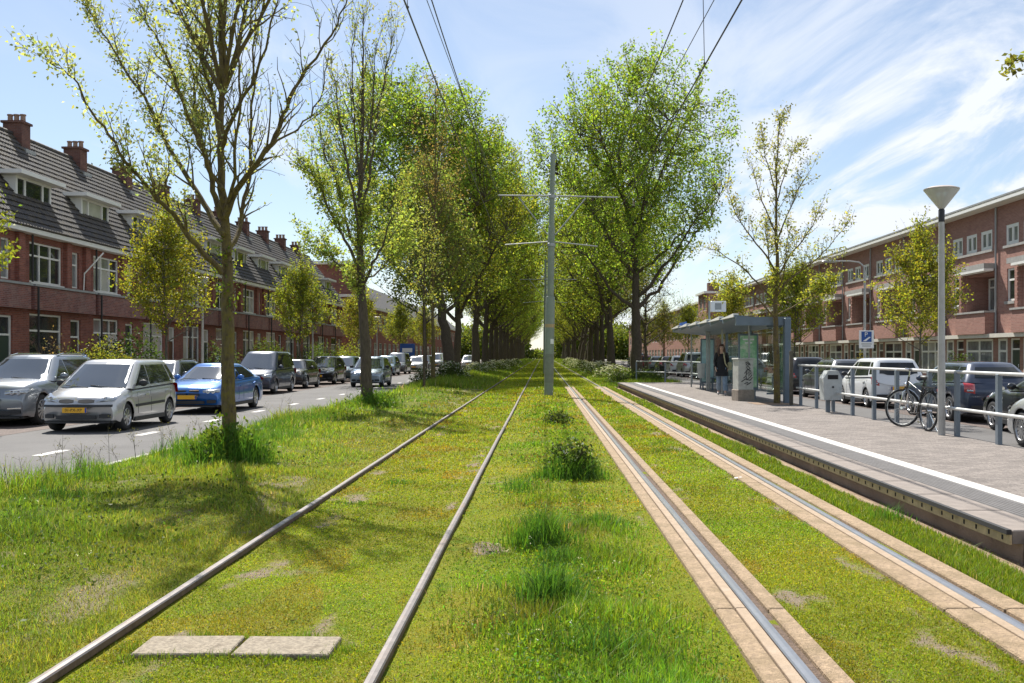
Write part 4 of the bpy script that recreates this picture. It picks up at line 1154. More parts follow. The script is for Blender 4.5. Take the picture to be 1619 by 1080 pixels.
# ---- dense leafy tree behind the second maple, a sapling and a brown budding tree in the verge
def oval_tree(seed, H, rad, low, nleaf, base, size, trunk_r=0.08, bark='bark_grey', ntw=260, shape=1.0, spread=0.12, ang=(25, 50), top_narrow=0.55, upt=1.2, tipl=0.35, inner=1.0, ragged=0.0):
    """street tree: clear stem, ascending limbs and an uneven upright crown"""
    t = Tree(seed); rnd = t.rnd
    tr = t.limb([(0, 0, -0.3), (0, 0, low * 0.5), (rnd.normal(0, .04), rnd.normal(0, .04), low), (rnd.normal(0, .08), rnd.normal(0, .08), (low + H) / 2), (rnd.normal(0, .1), 0, H * 0.97)], trunk_r, 0.010, 5, 0.01, 8)
    src = []
    for i in range(13):
        z0 = low * 0.86 + (H - low) * 0.62 * i / 13; a = i * 2.4 + rnd.normal(0, .3)
        j = int(np.interp(z0, tr[:, 2], np.arange(len(tr)))); o = tr[j] * 1.0; o[2] = z0
        u = (z0 - low) / (H - low); reach = rad * rnd.uniform(0.7, 1.0) * (1 - u * top_narrow)
        e = o + np.array([math.cos(a) * reach, math.sin(a) * reach, (H - low) * rnd.uniform(0.22, 0.36)])
        t.limb([o, o * 0.6 + e * 0.4 + np.array([0, 0, -0.03 * reach]), e], trunk_r * 0.36, 0.008, 4, 0.02, 5); src.append(t.limbs[-1])
    pts = np.concatenate([l[0][1:] for l in src] + [tr[len(tr) // 2:]]); sub = []
    cz, rz_ = (H + low) / 2, (H - low) / 2
    while len(sub) < ntw:
        d = unit(rnd.normal(size=3)); q = d * (rnd.random() ** 0.42)
        u = (q[2] + 1) / 2; w = (1 - top_narrow * max(0, u - 0.35) / 0.65) * (0.75 + 0.25 * min(1, u / 0.3))
        w *= inner * (1 + ragged * (float(vnoise(math.atan2(q[1], q[0]) * 2.1 + seed, q[2] * 2.6, 1.2)) - 0.5))
        q = np.array([q[0] * rad * w, q[1] * rad * w, cz + q[2] * rz_])
        dd = np.linalg.norm(pts - q + np.array([0, 0, 0.25]), axis=1); b = pts[dd.argmin()]; v = q - b
        m_ = b + v * 0.5 - np.array([0, 0, 0.08 * np.linalg.norm(v)]); tip = q + unit(v + np.array([0, 0, upt * np.linalg.norm(v)])) * rnd.uniform(0.12, 0.42) * rad * tipl
        sub.append((np.array([b, m_, q, tip]), np.array([0.011, 0.008, 0.005, 0.0025]), 3))
    t.twigs += sub
    t.leaves(sub, nleaf / ntw, spread, base, size, 0.3, 0.22, 0.14, 0.16)
    return t
ot = oval_tree(211, 11.8, 3.3, 3.6, 15000, (0.22, 0.27, 0.065), 0.15, 0.14, ntw=420, spread=0.2)
ot.plant('verge_tree', 'leafy grey-green tree rising behind the second maple, left of the avenue crowns', 'tree', (-6.05, 52.0, -0.05), 0.4, bark='bark_brown')
bt = oval_tree(212, 15.6, 2.3, 4.2, 2200, (0.26, 0.20, 0.09), 0.11, 0.13, ntw=380, spread=0.12, upt=3.0)
bt.plant('budding_tree', 'brown budding tree with bare upswept twigs in front of the left avenue crowns', 'tree', (-5.35, 49.5, -0.02), 0.0, bark='bark_moss')
sp_ = oval_tree(213, 8.4, 1.1, 3.4, 1700, (0.29, 0.32, 0.09), 0.11, 0.065, ntw=130, spread=0.12)
sp_.plant('sapling', 'slim dark-stemmed sapling alone in the verge, between second maple and white bushes', 'tree', (-5.12, 43.8, 0.0), 0.0, bark='bark_brown')
# ---- platform tree beside the shelter, with a copy of its kind just outside the right picture edge
D4 = 27.9
p4 = Tree(204)
p4.limb(L1([(1228, 648), (1228, 600), (1227, 540), (1226, 480), (1228, 420), (1227, 360), (1228, 300), (1229, 240), (1233, 185)], 0.2, D4), 0.10, 0.010, 4, 0.010, 9)
p4l = [([(1227, 470), (1250, 440), (1285, 415), (1310, 390), (1345, 347)], -0.6, .032), ([(1227, 480), (1200, 450), (1170, 420), (1140, 400), (1118, 390)], 0.6, .032), ([(1227, 430), (1205, 395), (1180, 365), (1160, 330), (1150, 300)], -0.8, .03),
       ([(1228, 440), (1248, 405), (1270, 380), (1290, 345), (1300, 320)], 0.9, .03), ([(1227, 500), (1262, 480), (1290, 462), (1318, 440)], 1.0, .028), ([(1227, 505), (1195, 470), (1165, 462), (1138, 450)], -1.0, .028),
       ([(1228, 380), (1245, 340), (1262, 300), (1282, 268)], -0.7, .026), ([(1227, 370), (1210, 330), (1196, 290), (1188, 255)], 0.7, .026), ([(1228, 320), (1240, 280), (1252, 245), (1262, 225)], 0.5, .02), ([(1228, 310), (1217, 270), (1208, 235), (1204, 205)], -0.4, .02),
       ([(1228, 460), (1240, 430), (1243, 390), (1250, 360)], -1.3, .026), ([(1227, 450), (1216, 415), (1214, 380), (1208, 350)], 1.3, .026)]
s4 = []
for pts, amp, r in p4l:
    p4.limb(L1(pts, amp, D4 + 0.02, 0.9), r, 0.006, 3, 0.012, 5); s4.append(p4.limbs[-1])
t4 = p4.sprout(s4 + [p4.limbs[0]], 240, 0.2, 0.85, (25, 55), 0.25, 0.35, 1.0, 0.012, rtip=0.004)
t44 = p4.sprout(t4, 260, 0.12, 0.35, (25, 60), 0.2, 0.2, 1.0, 0.006, rtip=0.003)
p4.leaves([l for l in t4 + t44 if l[0][-1][2] > 4.0], 11, 0.075, (0.30, 0.31, 0.12), 0.075, 0.15)
p4.leaves([l for l in t4 + t44 if l[0][-1][2] <= 4.0], 26, 0.085, (0.27, 0.29, 0.05), 0.085, 0.15)
p4.plant('platform_tree', 'slender tree with thin new leaves growing out of the platform beside the shelter', 'tree', bark='bark_moss')
MB().box(5.75, 7.0 - 0.06, 27.2, 28.5, Z_PLAT - 0.1, Z_PLAT + 0.006).build('tree_pit', 'soil', plat)
n4 = oval_tree(214, 6.2, 1.35, 2.7, 2600, (0.27, 0.29, 0.07), 0.085, 0.09, ntw=200, spread=0.09)
br = [tuple(p) for p in (Vector((6.45, 10, 3.4)), Vector((5.9, 10, 3.9)), Vector((5.3, 10, 4.25)), AT(1612, 96, 10.0), AT(1596, 108, 10.0))]
n4.limb([(a - 6.45, b - 10.0, c - 0.16) for a, b, c in br], 0.022, 0.004, 4, 0, 5)
n4.leaves([n4.limbs[-1]], 46, 0.05, (0.30, 0.32, 0.08), 0.07, 0.72)
n4.plant('platform_tree', 'nearer platform tree of which only one leafy twig shows at the upper right', 'tree', (6.45, 10.0, Z_PLAT), 0.0, bark='bark_moss')

# ---- street trees on both pavements
st = [oval_tree(221, 7.3, 2.25, 2.35, 11000, (0.265, 0.275, 0.036), 0.115, 0.075, ntw=330, spread=0.085, tipl=1.15, inner=0.86, ragged=0.9, upt=1.0, top_narrow=0.8), oval_tree(222, 7.0, 2.1, 2.3, 10500, (0.235, 0.270, 0.036), 0.115, 0.075, ntw=310, spread=0.085, tipl=1.15, inner=0.88, ragged=0.9, upt=1.0, top_narrow=0.75)]
SG = 'young street trees on the pavements'
ST = [t.plant('street_tree', 'x', 'tree', (0, 0, 0), 0, SG, 'bark_grey') for t in st]
st_spots = [(-14.3, 38.4, 0, 0.0, 1.0, 'yellow-green street tree before the left terrace, left of the mossy maple trunk'),
            (-14.3, 59.7, 1, 1.2, 1.02, 'street tree before the left terrace above the black parked cars, right of the mossy trunk'),
            (-14.3, 79.5, 0, 2.1, 0.98, 'street tree before the left terrace just left of the second maple trunk'),
            (-14.3, 102, 1, 3.0, 1.0, 'street tree before the dark corner block with the tower'),
            (-14.3, 122, 0, 4.2, 1.0, 'street tree on the left pavement past the corner tower'),
            (-14.3, 23.2, 1, 5.0, 1.0, 'street tree at the left picture edge, only a few leaves in view'),
            (13.05, 34.9, 0, 2.7, 0.83, 'yellow-green street tree beside the tall lamp post on the right'),
            (13.1, 52.5, 1, 0.6, 0.93, 'darker street tree rising behind the tram shelter roof'),
            (13.1, 70.5, 0, 1.4, 0.95, 'street tree seen over the far half of the shelter roof'),
            (13.1, 91, 1, 2.2, 0.9, 'slim street tree before the corner block on the right'),
            (13.1, 110, 0, 5.2, 1.0, 'far street tree on the right pavement, left of the shelter'),
            (13.1, 131, 1, 0.9, 1.0, 'most distant street tree on the right pavement')]
first = [True, True]
for x, y, v, rz, s, lab in st_spots:
    z = Z_WALK
    if first[v]:
        o = ST[v]; o.location = (x, y, z); o.rotation_euler = (0, 0, rz); o['label'] = lab; first[v] = False; o.scale = (s, s, s)
    else:
        copy_tree(ST[v], (x, y, z), rz, lab, SG, scale=(s, s, s))
# ---- sparse tree by the shelter's far end
dk = oval_tree(231, 8.6, 3.0, 2.6, 1400, (0.16, 0.16, 0.08), 0.13, 0.17, ntw=430, spread=0.14, top_narrow=0.35)
dk.plant('bare_tree', 'nearly leafless spreading tree just beyond the platform end, dark stem', 'tree', (7.15, 70.0, -0.1), 0.3, bark='bark_brown')

# ---- bushes
def bush(name, label, x, y, z, rx, ry, h, n, base, size, group=None, flowers=0, fcol=(0.75, 0.76, 0.70), seed=1, up=0.3, stems=10, cat='bush', ragged=0.5):
    rnd = np.random.default_rng(seed)
    rt = thing(name, label, cat, (x, y, z), 0, group)
    d = unit(rnd.normal(size=(n, 3))); d[:, 2] = np.abs(d[:, 2]); rr = rnd.random(n) ** 0.38
    lum = 1.02 - ragged / 2 + ragged * vnoise(np.arctan2(d[:, 1], d[:, 0]) * 2.2 + seed * 3.1, d[:, 2] * 3.0, 1.6) + 0.35 * ragged * (vnoise(d[:, 0] * 5 + seed, d[:, 1] * 5 + d[:, 2] * 4, 1.6) - 0.5)
    P = d * rr[:, None] * lum[:, None] * np.array([rx, ry, h]); P[:, 2] += 0.02
    cl = 0.75 + 0.5 * vnoise(P[:, 0] * 2.5 + seed, P[:, 2] * 2.5 + P[:, 1] * 2, 1.0)
    v, f, t = leaf_arrays(P, size, tints(n, base, rnd) * cl[:, None], rnd, up=up)
    link('foliage', np_mesh('foliage', v, f, 4, 'leaf', t), rt)
    mb = MB()
    for k in range(stems):
        a = rnd.uniform(0, 6.28); q = rnd.uniform(0.2, 0.8)
        mb.tube([(math.cos(a) * rx * 0.1, math.sin(a) * ry * 0.1, -0.05), (math.cos(a) * rx * q * 0.6, math.sin(a) * ry * q * 0.6, h * 0.5), (math.cos(a) * rx * q, math.sin(a) * ry * q, h * 0.9)], [0.014, 0.01, 0.004], 4)
    mb.build('stem', 'bark_brown', rt)
    if flowers:
        d = unit(rnd.normal(size=(flowers, 3))); d[:, 2] = np.abs(d[:, 2]) * 1.2 + 0.15; d = unit(d)
        C = d * np.array([rx, ry, h * 1.08]) * rnd.uniform(0.82, 1.12, (flowers, 1))
        P = np.repeat(C, 9, axis=0) + rnd.normal(0, 0.035, (flowers * 9, 3)) * np.array([1, 1, 0.35])
        v, f, t = leaf_arrays(P, 0.035, tints(len(P), fcol, rnd, 0.08, 0.02), rnd, aspect=1.0)
        link('blossom', np_mesh('blossom', v, f, 4, 'flower', t), rt)
    return rt
tuft_g = (0.120, 0.190, 0.030)
bush('verge_bush', 'dark leafy weeds growing round the foot of the mossy maple', -4.28, 13.75, 0.0, 0.50, 0.42, 0.56, 2200, tuft_g, 0.075, seed=3, up=0.9, ragged=0.9)
bush('verge_bush', 'leafy weeds round the foot of the second maple', -4.75, 28.3, 0.0, 0.62, 0.5, 0.50, 1100, tuft_g, 0.085, seed=4, up=0.9, ragged=0.9)
bush('track_bush', 'dark low bush in the middle reservation beside the concrete beam', 0.36, 12.75, -0.03, 0.33, 0.32, 0.44, 2000, (0.115, 0.170, 0.036), 0.06, seed=5, flowers=7, stems=26, ragged=0.8)
bush('track_weed', 'small dark weed in the reservation in front of the mast', 0.32, 22.3, -0.03, 0.32, 0.4, 0.26, 900, (0.08, 0.115, 0.025), 0.06, seed=6)
bush('flowering_bush', 'white-flowered bush at the foot of the leaning avenue tree', -5.15, 56.0, -0.02, 1.15, 1.0, 1.05, 3000, (0.075, 0.115, 0.030), 0.11, flowers=150, seed=7)
bush('flowering_bush', 'grey-white flowering bush next to the sapling and brown tree', -5.9, 50.3, 0.0, 0.7, 0.8, 0.8, 1400, (0.10, 0.13, 0.05), 0.10, flowers=70, seed=8)
wf = [(-4.9, 74), (-5.0, 80), (-4.2, 90), (-4.4, 99), (-4.2, 112), (-4.3, 126), (-3.9, 145), (4.6, 76), (4.3, 88), (3.9, 101), (4.4, 114), (4.1, 130), (4.0, 150), (4.6, 64)]
proto = None
WG = 'white-flowered clumps along the avenue'
for i, (x, y) in enumerate(wf):
    side = 'left' if x < 0 else 'right'; k_ = sum(1 for q in wf[:i] if (q[0] < 0) == (x < 0))
    lab = '%s clump of white-flowered cow parsley along the %s avenue row' % (ORD[k_], side)
    if proto is None:
        proto = bush('cow_parsley', lab, x, y, -0.02, 1.0, 1.5, 0.8, 1500, (0.10, 0.14, 0.04), 0.12, WG, 170, seed=9, cat='plant')
    else: copy_tree(proto, (x, y, -0.02), i * 1.1, lab, WG, scale=(1.0, 1.0, 0.9 + 0.3 * ((i * 7) % 5) / 5))
bush('verge_bush', 'dark green bush behind the far platform railing', 5.4, 53.0, 0.0, 1.3, 0.9, 0.75, 2600, (0.075, 0.115, 0.030), 0.10, seed=10, flowers=10)
bush('verge_bush', 'low bush just left of the far platform corner', 3.95, 52.5, 0.0, 0.7, 0.8, 0.6, 1500, (0.085, 0.125, 0.030), 0.09, seed=11, flowers=20)
# front-garden planting
bush('garden_bush', 'big yellow-green garden bush behind the silver hatchback', -16.4, 37.6, Z_WALK, 1.25, 1.2, 2.0, 4200, (0.195, 0.215, 0.040), 0.11, seed=12)
bush('garden_bush', 'reddish bare-twigged garden shrub behind the grey SUV', -16.9, 35.0, Z_WALK, 0.8, 0.9, 2.15, 700, (0.20, 0.15, 0.08), 0.08, seed=13, stems=60)
bush('garden_bush', 'dark low hedge bush between the reddish shrub and the yellow-green bush', -17.3, 36.3, Z_WALK, 0.9, 0.9, 1.5, 2200, (0.06, 0.10, 0.02), 0.10, seed=14)
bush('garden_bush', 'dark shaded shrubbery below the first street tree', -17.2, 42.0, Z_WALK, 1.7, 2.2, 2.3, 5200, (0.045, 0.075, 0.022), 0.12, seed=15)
bush('garden_bush', 'clipped round dark bush behind the dark minivan', -16.6, 61.0, Z_WALK, 1.5, 1.5, 2.2, 5200, (0.085, 0.120, 0.020), 0.11, seed=16)
bush('garden_bush', 'grey-green garden bush behind the mossy maple trunk', -16.9, 53.0, Z_WALK, 1.3, 1.7, 1.9, 3600, (0.075, 0.105, 0.035), 0.11, seed=17)
bush('garden_bush', 'yellow-green garden bush behind the second maple trunk', -16.8, 86.0, Z_WALK, 1.9, 2.0, 2.3, 4200, (0.185, 0.215, 0.030), 0.14, seed=18)
bush('garden_bush', 'mid-green bush left of the yellow-green bush at the second maple', -16.8, 75.5, Z_WALK, 1.6, 2.2, 2.1, 4200, (0.085, 0.130, 0.030), 0.13, seed=19)
bush('garden_bush', 'dark garden bush in front of the bay windows behind the lamp post', 19.6, 47.5, Z_WALK, 0.8, 1.0, 1.5, 1600, (0.05, 0.085, 0.02), 0.1, seed=20)
bush('garden_bush', 'small golden bush in the right gardens above the white hatchback', 19.2, 61.0, Z_WALK, 0.5, 0.6, 1.6, 900, (0.24, 0.20, 0.02), 0.1, seed=21)
bush('garden_bush', 'green hedge in the right gardens behind the litter bin', 19.4, 68.0, Z_WALK, 0.9, 2.6, 1.2, 2600, (0.065, 0.10, 0.022), 0.11, seed=22)

# distant wood closing the avenue
n = 60000
P = np.stack([rng.uniform(-60, 60, n), rng.uniform(318, 345, n), 0.3 + rng.random(n) ** 1.1 * (9 + 5 * vnoise(rng.uniform(0, 40, n), rng.uniform(0, 40, n), 1.0))], 1)
P[:, 2] *= 0.6 + 0.6 * vnoise(P[:, 0], P[:, 1] * 0.2, 0.12)
P = P[~((np.abs(P[:, 0] + 0.8) < 3.6) & (P[:, 2] > 2.6))]; n = len(P)
v, f, t = leaf_arrays(P, 1.1, tints(n, (0.14, 0.175, 0.035), rng), rng)
tag(link('distant_trees', np_mesh('distant_trees', v, f, 4, 'leaf', t)), kind='stuff')

# ================================================================ GRASS
def blades(n, x, y, h, w, tint, lean=0.45, seed=0, segs=2):
    """tapered bent blades; segs 1 -> one triangle, 2 -> three triangles"""
    rnd = np.random.default_rng(seed)
    z = ground_z(x, y)
    a = rnd.uniform(0, 2 * np.pi, n); l = np.abs(rnd.normal(0, lean, n)) * h
    dx, dy = np.cos(a) * l, np.sin(a) * l
    b = a + rnd.uniform(0.8, 2.3, n); wx, wy = np.cos(b) * w / 2, np.sin(b) * w / 2
    base = np.stack([x, y, z - 0.004], 1)
    W = np.stack([wx, wy, np.zeros(n)], 1)
    tip = base + np.stack([dx, dy, h], 1)
    if segs == 1:
        v = np.stack([base - W, base + W, tip], 1).reshape(-1, 3); f = np.arange(n * 3, dtype=np.int32)
        return v, f, np.repeat(tint, 3, axis=0)
    mid = base + np.stack([dx * 0.32, dy * 0.32, h * 0.58], 1)
    v = np.stack([base - W, base + W, mid + W * 0.75, mid - W * 0.75, tip], 1).reshape(-1, 3)
    k = np.arange(n, dtype=np.int32)[:, None] * 5
    f = (k + np.array([[0, 1, 2, 0, 2, 3, 3, 2, 4]], dtype=np.int32)).ravel()
    return v, f, np.repeat(tint, 5, axis=0)
def dsample(n, d0, d1, rnd, p=1.0):
    """distances with a density that falls off with the square of the distance"""
    u = rnd.random(n); return 1.0 / (1.0 / d1 + u ** p * (1.0 / d0 - 1.0 / d1))
def grass(name, n, x0, x1, d0, d1, hfun, base, wmin=0.0035, wk=0.00075, keep=None, seed=0, lean=0.45, segs=2, var=0.22, hue=0.15, tone=None, straw=0.05):
    rnd = np.random.default_rng(seed)
    y = dsample(n, d0, d1, rnd); x = rnd.uniform(x0, x1, n)
    if keep is not None:
        k = rnd.random(n) < keep(x, y); x, y = x[k], y[k]
    n = len(x)
    h = hfun(x, y) * rnd.uniform(0.55, 1.25, n); w = np.maximum(wmin, wk * y) * rnd.uniform(0.7, 1.3, n)
    t = tints(n, base, rnd, var * 1.5, hue * 1.2)
    st_k = rnd.random(n) < straw; t[st_k] = tints(int(st_k.sum()), (0.42, 0.36, 0.17), rnd, 0.25, 0.06)
    if tone is not None: t = t * tone(x, y)
    v, f, tt = blades(n, x, y, h, w, t, lean, seed + 1, segs)
    me = np_mesh(name, v, f, 3, 'grass', tt.clip(0.004, 0.8))
    return tag(link(name, me), kind='stuff')
bare = lambda x, y: 1.0 - 0.94 * np.clip(bare_soil(x, y) * 1.3, 0, 1)
G1 = (0.190, 0.285, 0.030)
clump = lambda x, y: (0.25 + 1.5 * np.clip(vnoise(x, y, 1.1) - 0.28, 0, 1)) * (0.6 + 0.8 * vnoise(x, y, 3.7))
def vtone(x, y):
    a = vnoise(x + 9, y, 0.8)[:, None]; b = (vnoise(x, y + 4, 2.2)[:, None] > 0.72)
    t = np.ones((len(x), 3)) * (0.8 + 0.45 * a); t[:, :1] *= 1 + 0.35 * (vnoise(x, y, 0.5)[:, None] - 0.4)
    return np.where(b, t * np.array([1.28, 1.12, 1.4]), t)
def vh(x, y):
    prof = np.interp(x, [-6.4, -5.8, -5.3, -4.7, -3.9, -3.1, -2.6], [0.24, 0.27, 0.19, 0.105, 0.075, 0.055, 0.035])
    return prof * clump(x, y) * 1.08
grass('verge_grass', 150000, -6.38, -2.55, 4.2, 60, vh, G1, 0.0062, 0.0007, bare, seed=31, tone=vtone, lean=0.75)
grass('verge_grass', 60000, -4.4, -2.5, 3.6, 30, lambda x, y: 0.055 * clump(x, y) + 0.02, (0.23, 0.285, 0.036), 0.005, 0.0007, seed=32, tone=vtone, segs=1, lean=0.7)
mh = lambda x, y: 0.010 + 0.018 * vnoise(x, y, 2.3)
def mtone(x, y):
    a = vnoise(x, y + 17, 0.7)[:, None]; t = np.ones((len(x), 3)) * (0.75 + 0.5 * vnoise(x, y, 1.6)[:, None])
    t[:, :1] *= 0.76 + 0.5 * a; br_ = vnoise(x + 21, y, 1.9)[:, None] > 0.74; return np.where(br_, t * np.array([1.08, 0.78, 1.2]), t)
MG = (0.248, 0.305, 0.020)
def cushions(n, x0, x1, d0, d1, seed, base=MG):
    rnd = np.random.default_rng(seed); y = dsample(n, d0, d1, rnd); x = rnd.uniform(x0, x1, n)
    k = rnd.random(n) < bare(x, y); x, y = x[k], y[k]; n = len(x)
    big = vnoise(x + 3, y, 3.1)
    P = np.stack([x, y, ground_z(x, y) + rnd.uniform(0.0, 0.016, n) * (0.4 + big)], 1)
    t = tints(n, base, rnd, 0.36, 0.2) * mtone(x, y)
    st_k = rnd.random(n) < 0.06; t[st_k] = tints(int(st_k.sum()), (0.38, 0.30, 0.15), rnd, 0.25, 0.06)
    v, f, t = leaf_arrays(P, np.maximum(0.013, 0.0020 * y), t, rnd, 0.42, 0.55)
    return tag(link('moss', np_mesh('moss', v, f, 4, 'grass', t.clip(0.004, 0.8))), kind='stuff')
cushions(120000, -2.30, -0.86, 3.6, 45, 33)
cushions(100000, 1.47, 2.42, 3.6, 45, 34)
cushions(80000, -0.76, 1.03, 3.6, 45, 35)
cushions(50000, -3.6, -2.42, 3.6, 40, 36, (0.21, 0.235, 0.03))
grass('moss_tufts', 40000, -2.30, -0.87, 3.6, 45, mh, MG, 0.004, 0.0009, bare, 33, 0.8, 1, 0.25, 0.16, mtone)
grass('moss_tufts', 36000, 1.47, 2.41, 3.6, 45, mh, MG, 0.004, 0.0009, bare, 34, 0.8, 1, 0.25, 0.16, mtone)
midk = lambda x, y: np.interp(x, [-0.75, -0.45, -0.1, 0.55, 0.85, 1.02], [0.02, 0.25, 1, 1, 0.3, 0.03]) * np.clip(0.25 + 1.5 * (vnoise(x, y, 1.5) - 0.2), 0, 1)
midh = lambda x, y: (0.028 + 0.085 * np.clip(vnoise(x, y, 1.25) - 0.35, 0, 1) * 1.8) * np.interp(x, [-0.7, 0, 0.6, 1], [0.5, 1, 1, 0.5])
grass('reservation_grass', 85000, -0.75, 1.03, 3.6, 60, midh, (0.180, 0.285, 0.024), 0.0062, 0.0007, midk, 36, 0.6, 2, tone=mtone)
def tuft(cx, cy, r, n, hh, seed, base=(0.095, 0.205, 0.026), w=0.008):
    rnd = np.random.default_rng(seed); q = rnd.normal(0, r, (n, 2))
    x, y = cx + q[:, 0], cy + q[:, 1]; h = hh * rnd.uniform(0.5, 1.15, n) * np.exp(-(q ** 2).sum(1) / (6 * r * r))
    v, f, t = blades(n, x, y, h, w * rnd.uniform(0.7, 1.3, n), tints(n, base, rnd), 0.55, seed + 5, 2)
    return v, f, t
acc = [tuft(a, b, 0.07, 150, 0.055, 150 + i, (0.17, 0.25, 0.025), 0.005) for i, (a, b) in enumerate(((-2.12, 5.19), (-1.95, 5.185), (-1.72, 5.18), (-1.6, 5.19), (-1.4, 5.175), (-1.15, 5.18), (-1.06, 5.35), (-2.18, 5.4), (-1.61, 5.56), (-1.9, 5.58), (-1.3, 5.57)))]
spots = [(-4.05, 13.7, 0.22, 900, 0.62), (-4.45, 13.6, 0.28, 700, 0.5), (-4.55, 28.2, 0.3, 600, 0.6), (-5.0, 28.2, 0.3, 500, 0.5), (0.25, 12.5, 0.18, 420, 0.34), (0.50, 12.6, 0.15, 360, 0.32), (0.36, 12.8, 0.2, 320, 0.40), (-5.2, 14.8, 0.3, 420, 0.42), (-5.0, 21.0, 0.35, 380, 0.4), (0.12, 7.4, 0.1, 200, 0.16), (-0.02, 8.1, 0.13, 620, 0.34), (0.06, 6.25, 0.12, 560, 0.27), (0.30, 5.2, 0.15, 260, 0.15), (0.55, 9.2, 0.1, 160, 0.16), (-0.25, 11.5, 0.16, 240, 0.18), (0.15, 12.6, 0.2, 300, 0.2), (-1.75, 12.4, 0.14, 240, 0.06), (-1.62, 13.6, 0.12, 160, 0.06),
         (1.95, 16.2, 0.22, 420, 0.07), (-1.95, 10.6, 0.12, 120, 0.05), (-4.6, 17.5, 0.3, 300, 0.3), (-5.3, 19.5, 0.35, 380, 0.35), (-5.6, 12.2, 0.3, 300, 0.36), (-5.0, 10.2, 0.25, 280, 0.25), (3.25, 9.5, 0.1, 120, 0.2), (-4.9, 23, 0.4, 300, 0.3)]
for i, s_ in enumerate(spots): acc.append(tuft(*s_, 60 + i))
off = 0; V, F, T = [], [], []
for v, f, t in acc: V.append(v); F.append(f + off); T.append(t); off += len(v)
tag(link('grass_tufts', np_mesh('grass_tufts', np.concatenate(V), np.concatenate(F), 3, 'grass', np.concatenate(T))), kind='stuff')
grass('strip_grass', 60000, 2.96, 3.40, 4.5, 60, lambda x, y: 0.06 * (0.5 + vnoise(x, y, 2.0)), (0.175, 0.250, 0.020), 0.005, 0.0007, None, 37, 0.5, 2)
rk = lambda x, y: np.clip(0.2 + 1.4 * (vnoise(x, y, 0.8) - 0.15), 0, 1)
grass('avenue_grass', 60000, -6.3, -2.6, 45, 300, lambda x, y: 0.16 + 0.3 * np.interp(x, [-6.3, -4.6, -3.2, -2.6], [1, 1, 0.3, 0.05]) * vnoise(x, y, 0.5), (0.180, 0.260, 0.028), 0.01, 0.0009, rk, 38, 0.5, 1)
grass('avenue_grass', 60000, 2.9, 6.9, 49, 300, lambda x, y: 0.12 + 0.32 * np.interp(x, [2.9, 3.6, 4.6, 6.9], [0.05, 0.3, 1, 1]) * vnoise(x, y, 0.5), (0.180, 0.260, 0.028), 0.01, 0.0009, rk, 39, 0.5, 1)
grass('avenue_moss', 60000, -2.6, 2.95, 40, 300, lambda x, y: 0.03 + 0.05 * vnoise(x, y, 0.7), MG, 0.01, 0.0009, lambda x, y: np.where((np.abs(x + 2.36) < .09) | (np.abs(x + .81) < .09) | (np.abs(x - 1.26) < .25) | (np.abs(x - 2.69) < .25), 0, 1), 40, 0.6, 1)
# dry upright weed stalks along the road edge, leafy weeds and daisies
rnd = np.random.default_rng(77)
mb = MB()
P = []
for k in range(46):
    x = rnd.uniform(-6.3, -5.3); y = dsample(1, 7.5, 30, rnd)[0]; z = gz(x, y); h = rnd.uniform(0.3, 0.62); lx, ly = rnd.normal(0, 0.08, 2)
    top = np.array([x + lx, y + ly, z + h]); mb.tube([(x, y, z), (x + lx * 0.4, y + ly * 0.4, z + h * 0.6), tuple(top)], [0.004, 0.003, 0.0015], 3, cap=False)
    for q in range(7):
        t_ = rnd.uniform(0.5, 1.0); b = np.array([x, y, z]) * (1 - t_) + top * t_; e = b + rnd.normal(0, 0.05, 3) + np.array([0, 0, 0.06])
        mb.tube([tuple(b), tuple(e)], [0.0018, 0.001], 3, cap=False); P.append(np.repeat(e[None], 3, 0) + rnd.normal(0, 0.012, (3, 3)))
tag(mb.build('weed_stalks', 'bark_grey'), kind='stuff')
P = np.concatenate(P); v, f, t = leaf_arrays(P, 0.02, tints(len(P), (0.16, 0.15, 0.06), rnd), rnd)
tag(link('seed_heads', np_mesh('seed_heads', v, f, 4, 'leaf', t)), kind='stuff')
n = 9000
y = dsample(n, 4.2, 40, rnd); x = rnd.uniform(-6.2, -2.9, n); k = vnoise(x + 3, y, 1.0) > 0.55; x, y = x[k], y[k]
P = np.stack([x, y, ground_z(x, y) + rnd.uniform(0.01, 0.2, len(x)) * clump(x, y)], 1)
v, f, t = leaf_arrays(P, np.maximum(0.035, 0.003 * y), tints(len(P), (0.085, 0.13, 0.02), rnd), rnd, 0.6, 0.5)
tag(link('broad_leaves', np_mesh('broad_leaves', v, f, 4, 'leaf', t)), kind='stuff')
n = 90000
y = dsample(n, 3.8, 26, rnd); x = rnd.uniform(-3.6, 2.4, n); k = (rnd.random(n) < bare_soil(x, y) * 1.2) & (np.abs(x + 2.36) > 0.05) & (np.abs(x + 0.81) > 0.05) & (np.abs(x - 1.25) > 0.23); x, y = x[k], y[k]
P = np.stack([x, y, ground_z(x, y) + rnd.uniform(0.0, 0.008, len(x))], 1)
tt = tints(len(P), (0.26, 0.20, 0.13), rnd, 0.5, 0.1); g_ = rnd.random(len(P)) < 0.3; tt[g_] = tints(int(g_.sum()), (0.17, 0.21, 0.03), rnd, 0.3, 0.2)
v, f, t = leaf_arrays(P, np.maximum(0.010, 0.0018 * y), tt, rnd, 0.6, 0.2)
tag(link('dead_litter', np_mesh('dead_litter', v, f, 4, 'leaf', t)), kind='stuff')
n = 16000
y = dsample(n, 4.2, 30, rnd); x = rnd.normal(0.15, 0.42, n); k = (vnoise(x + 13, y, 2.2) > 0.5) & (x > -0.72) & (x < 1.0); x, y = x[k], y[k]
P = np.stack([x, y, ground_z(x, y) + rnd.uniform(0.004, 0.05, len(x))], 1)
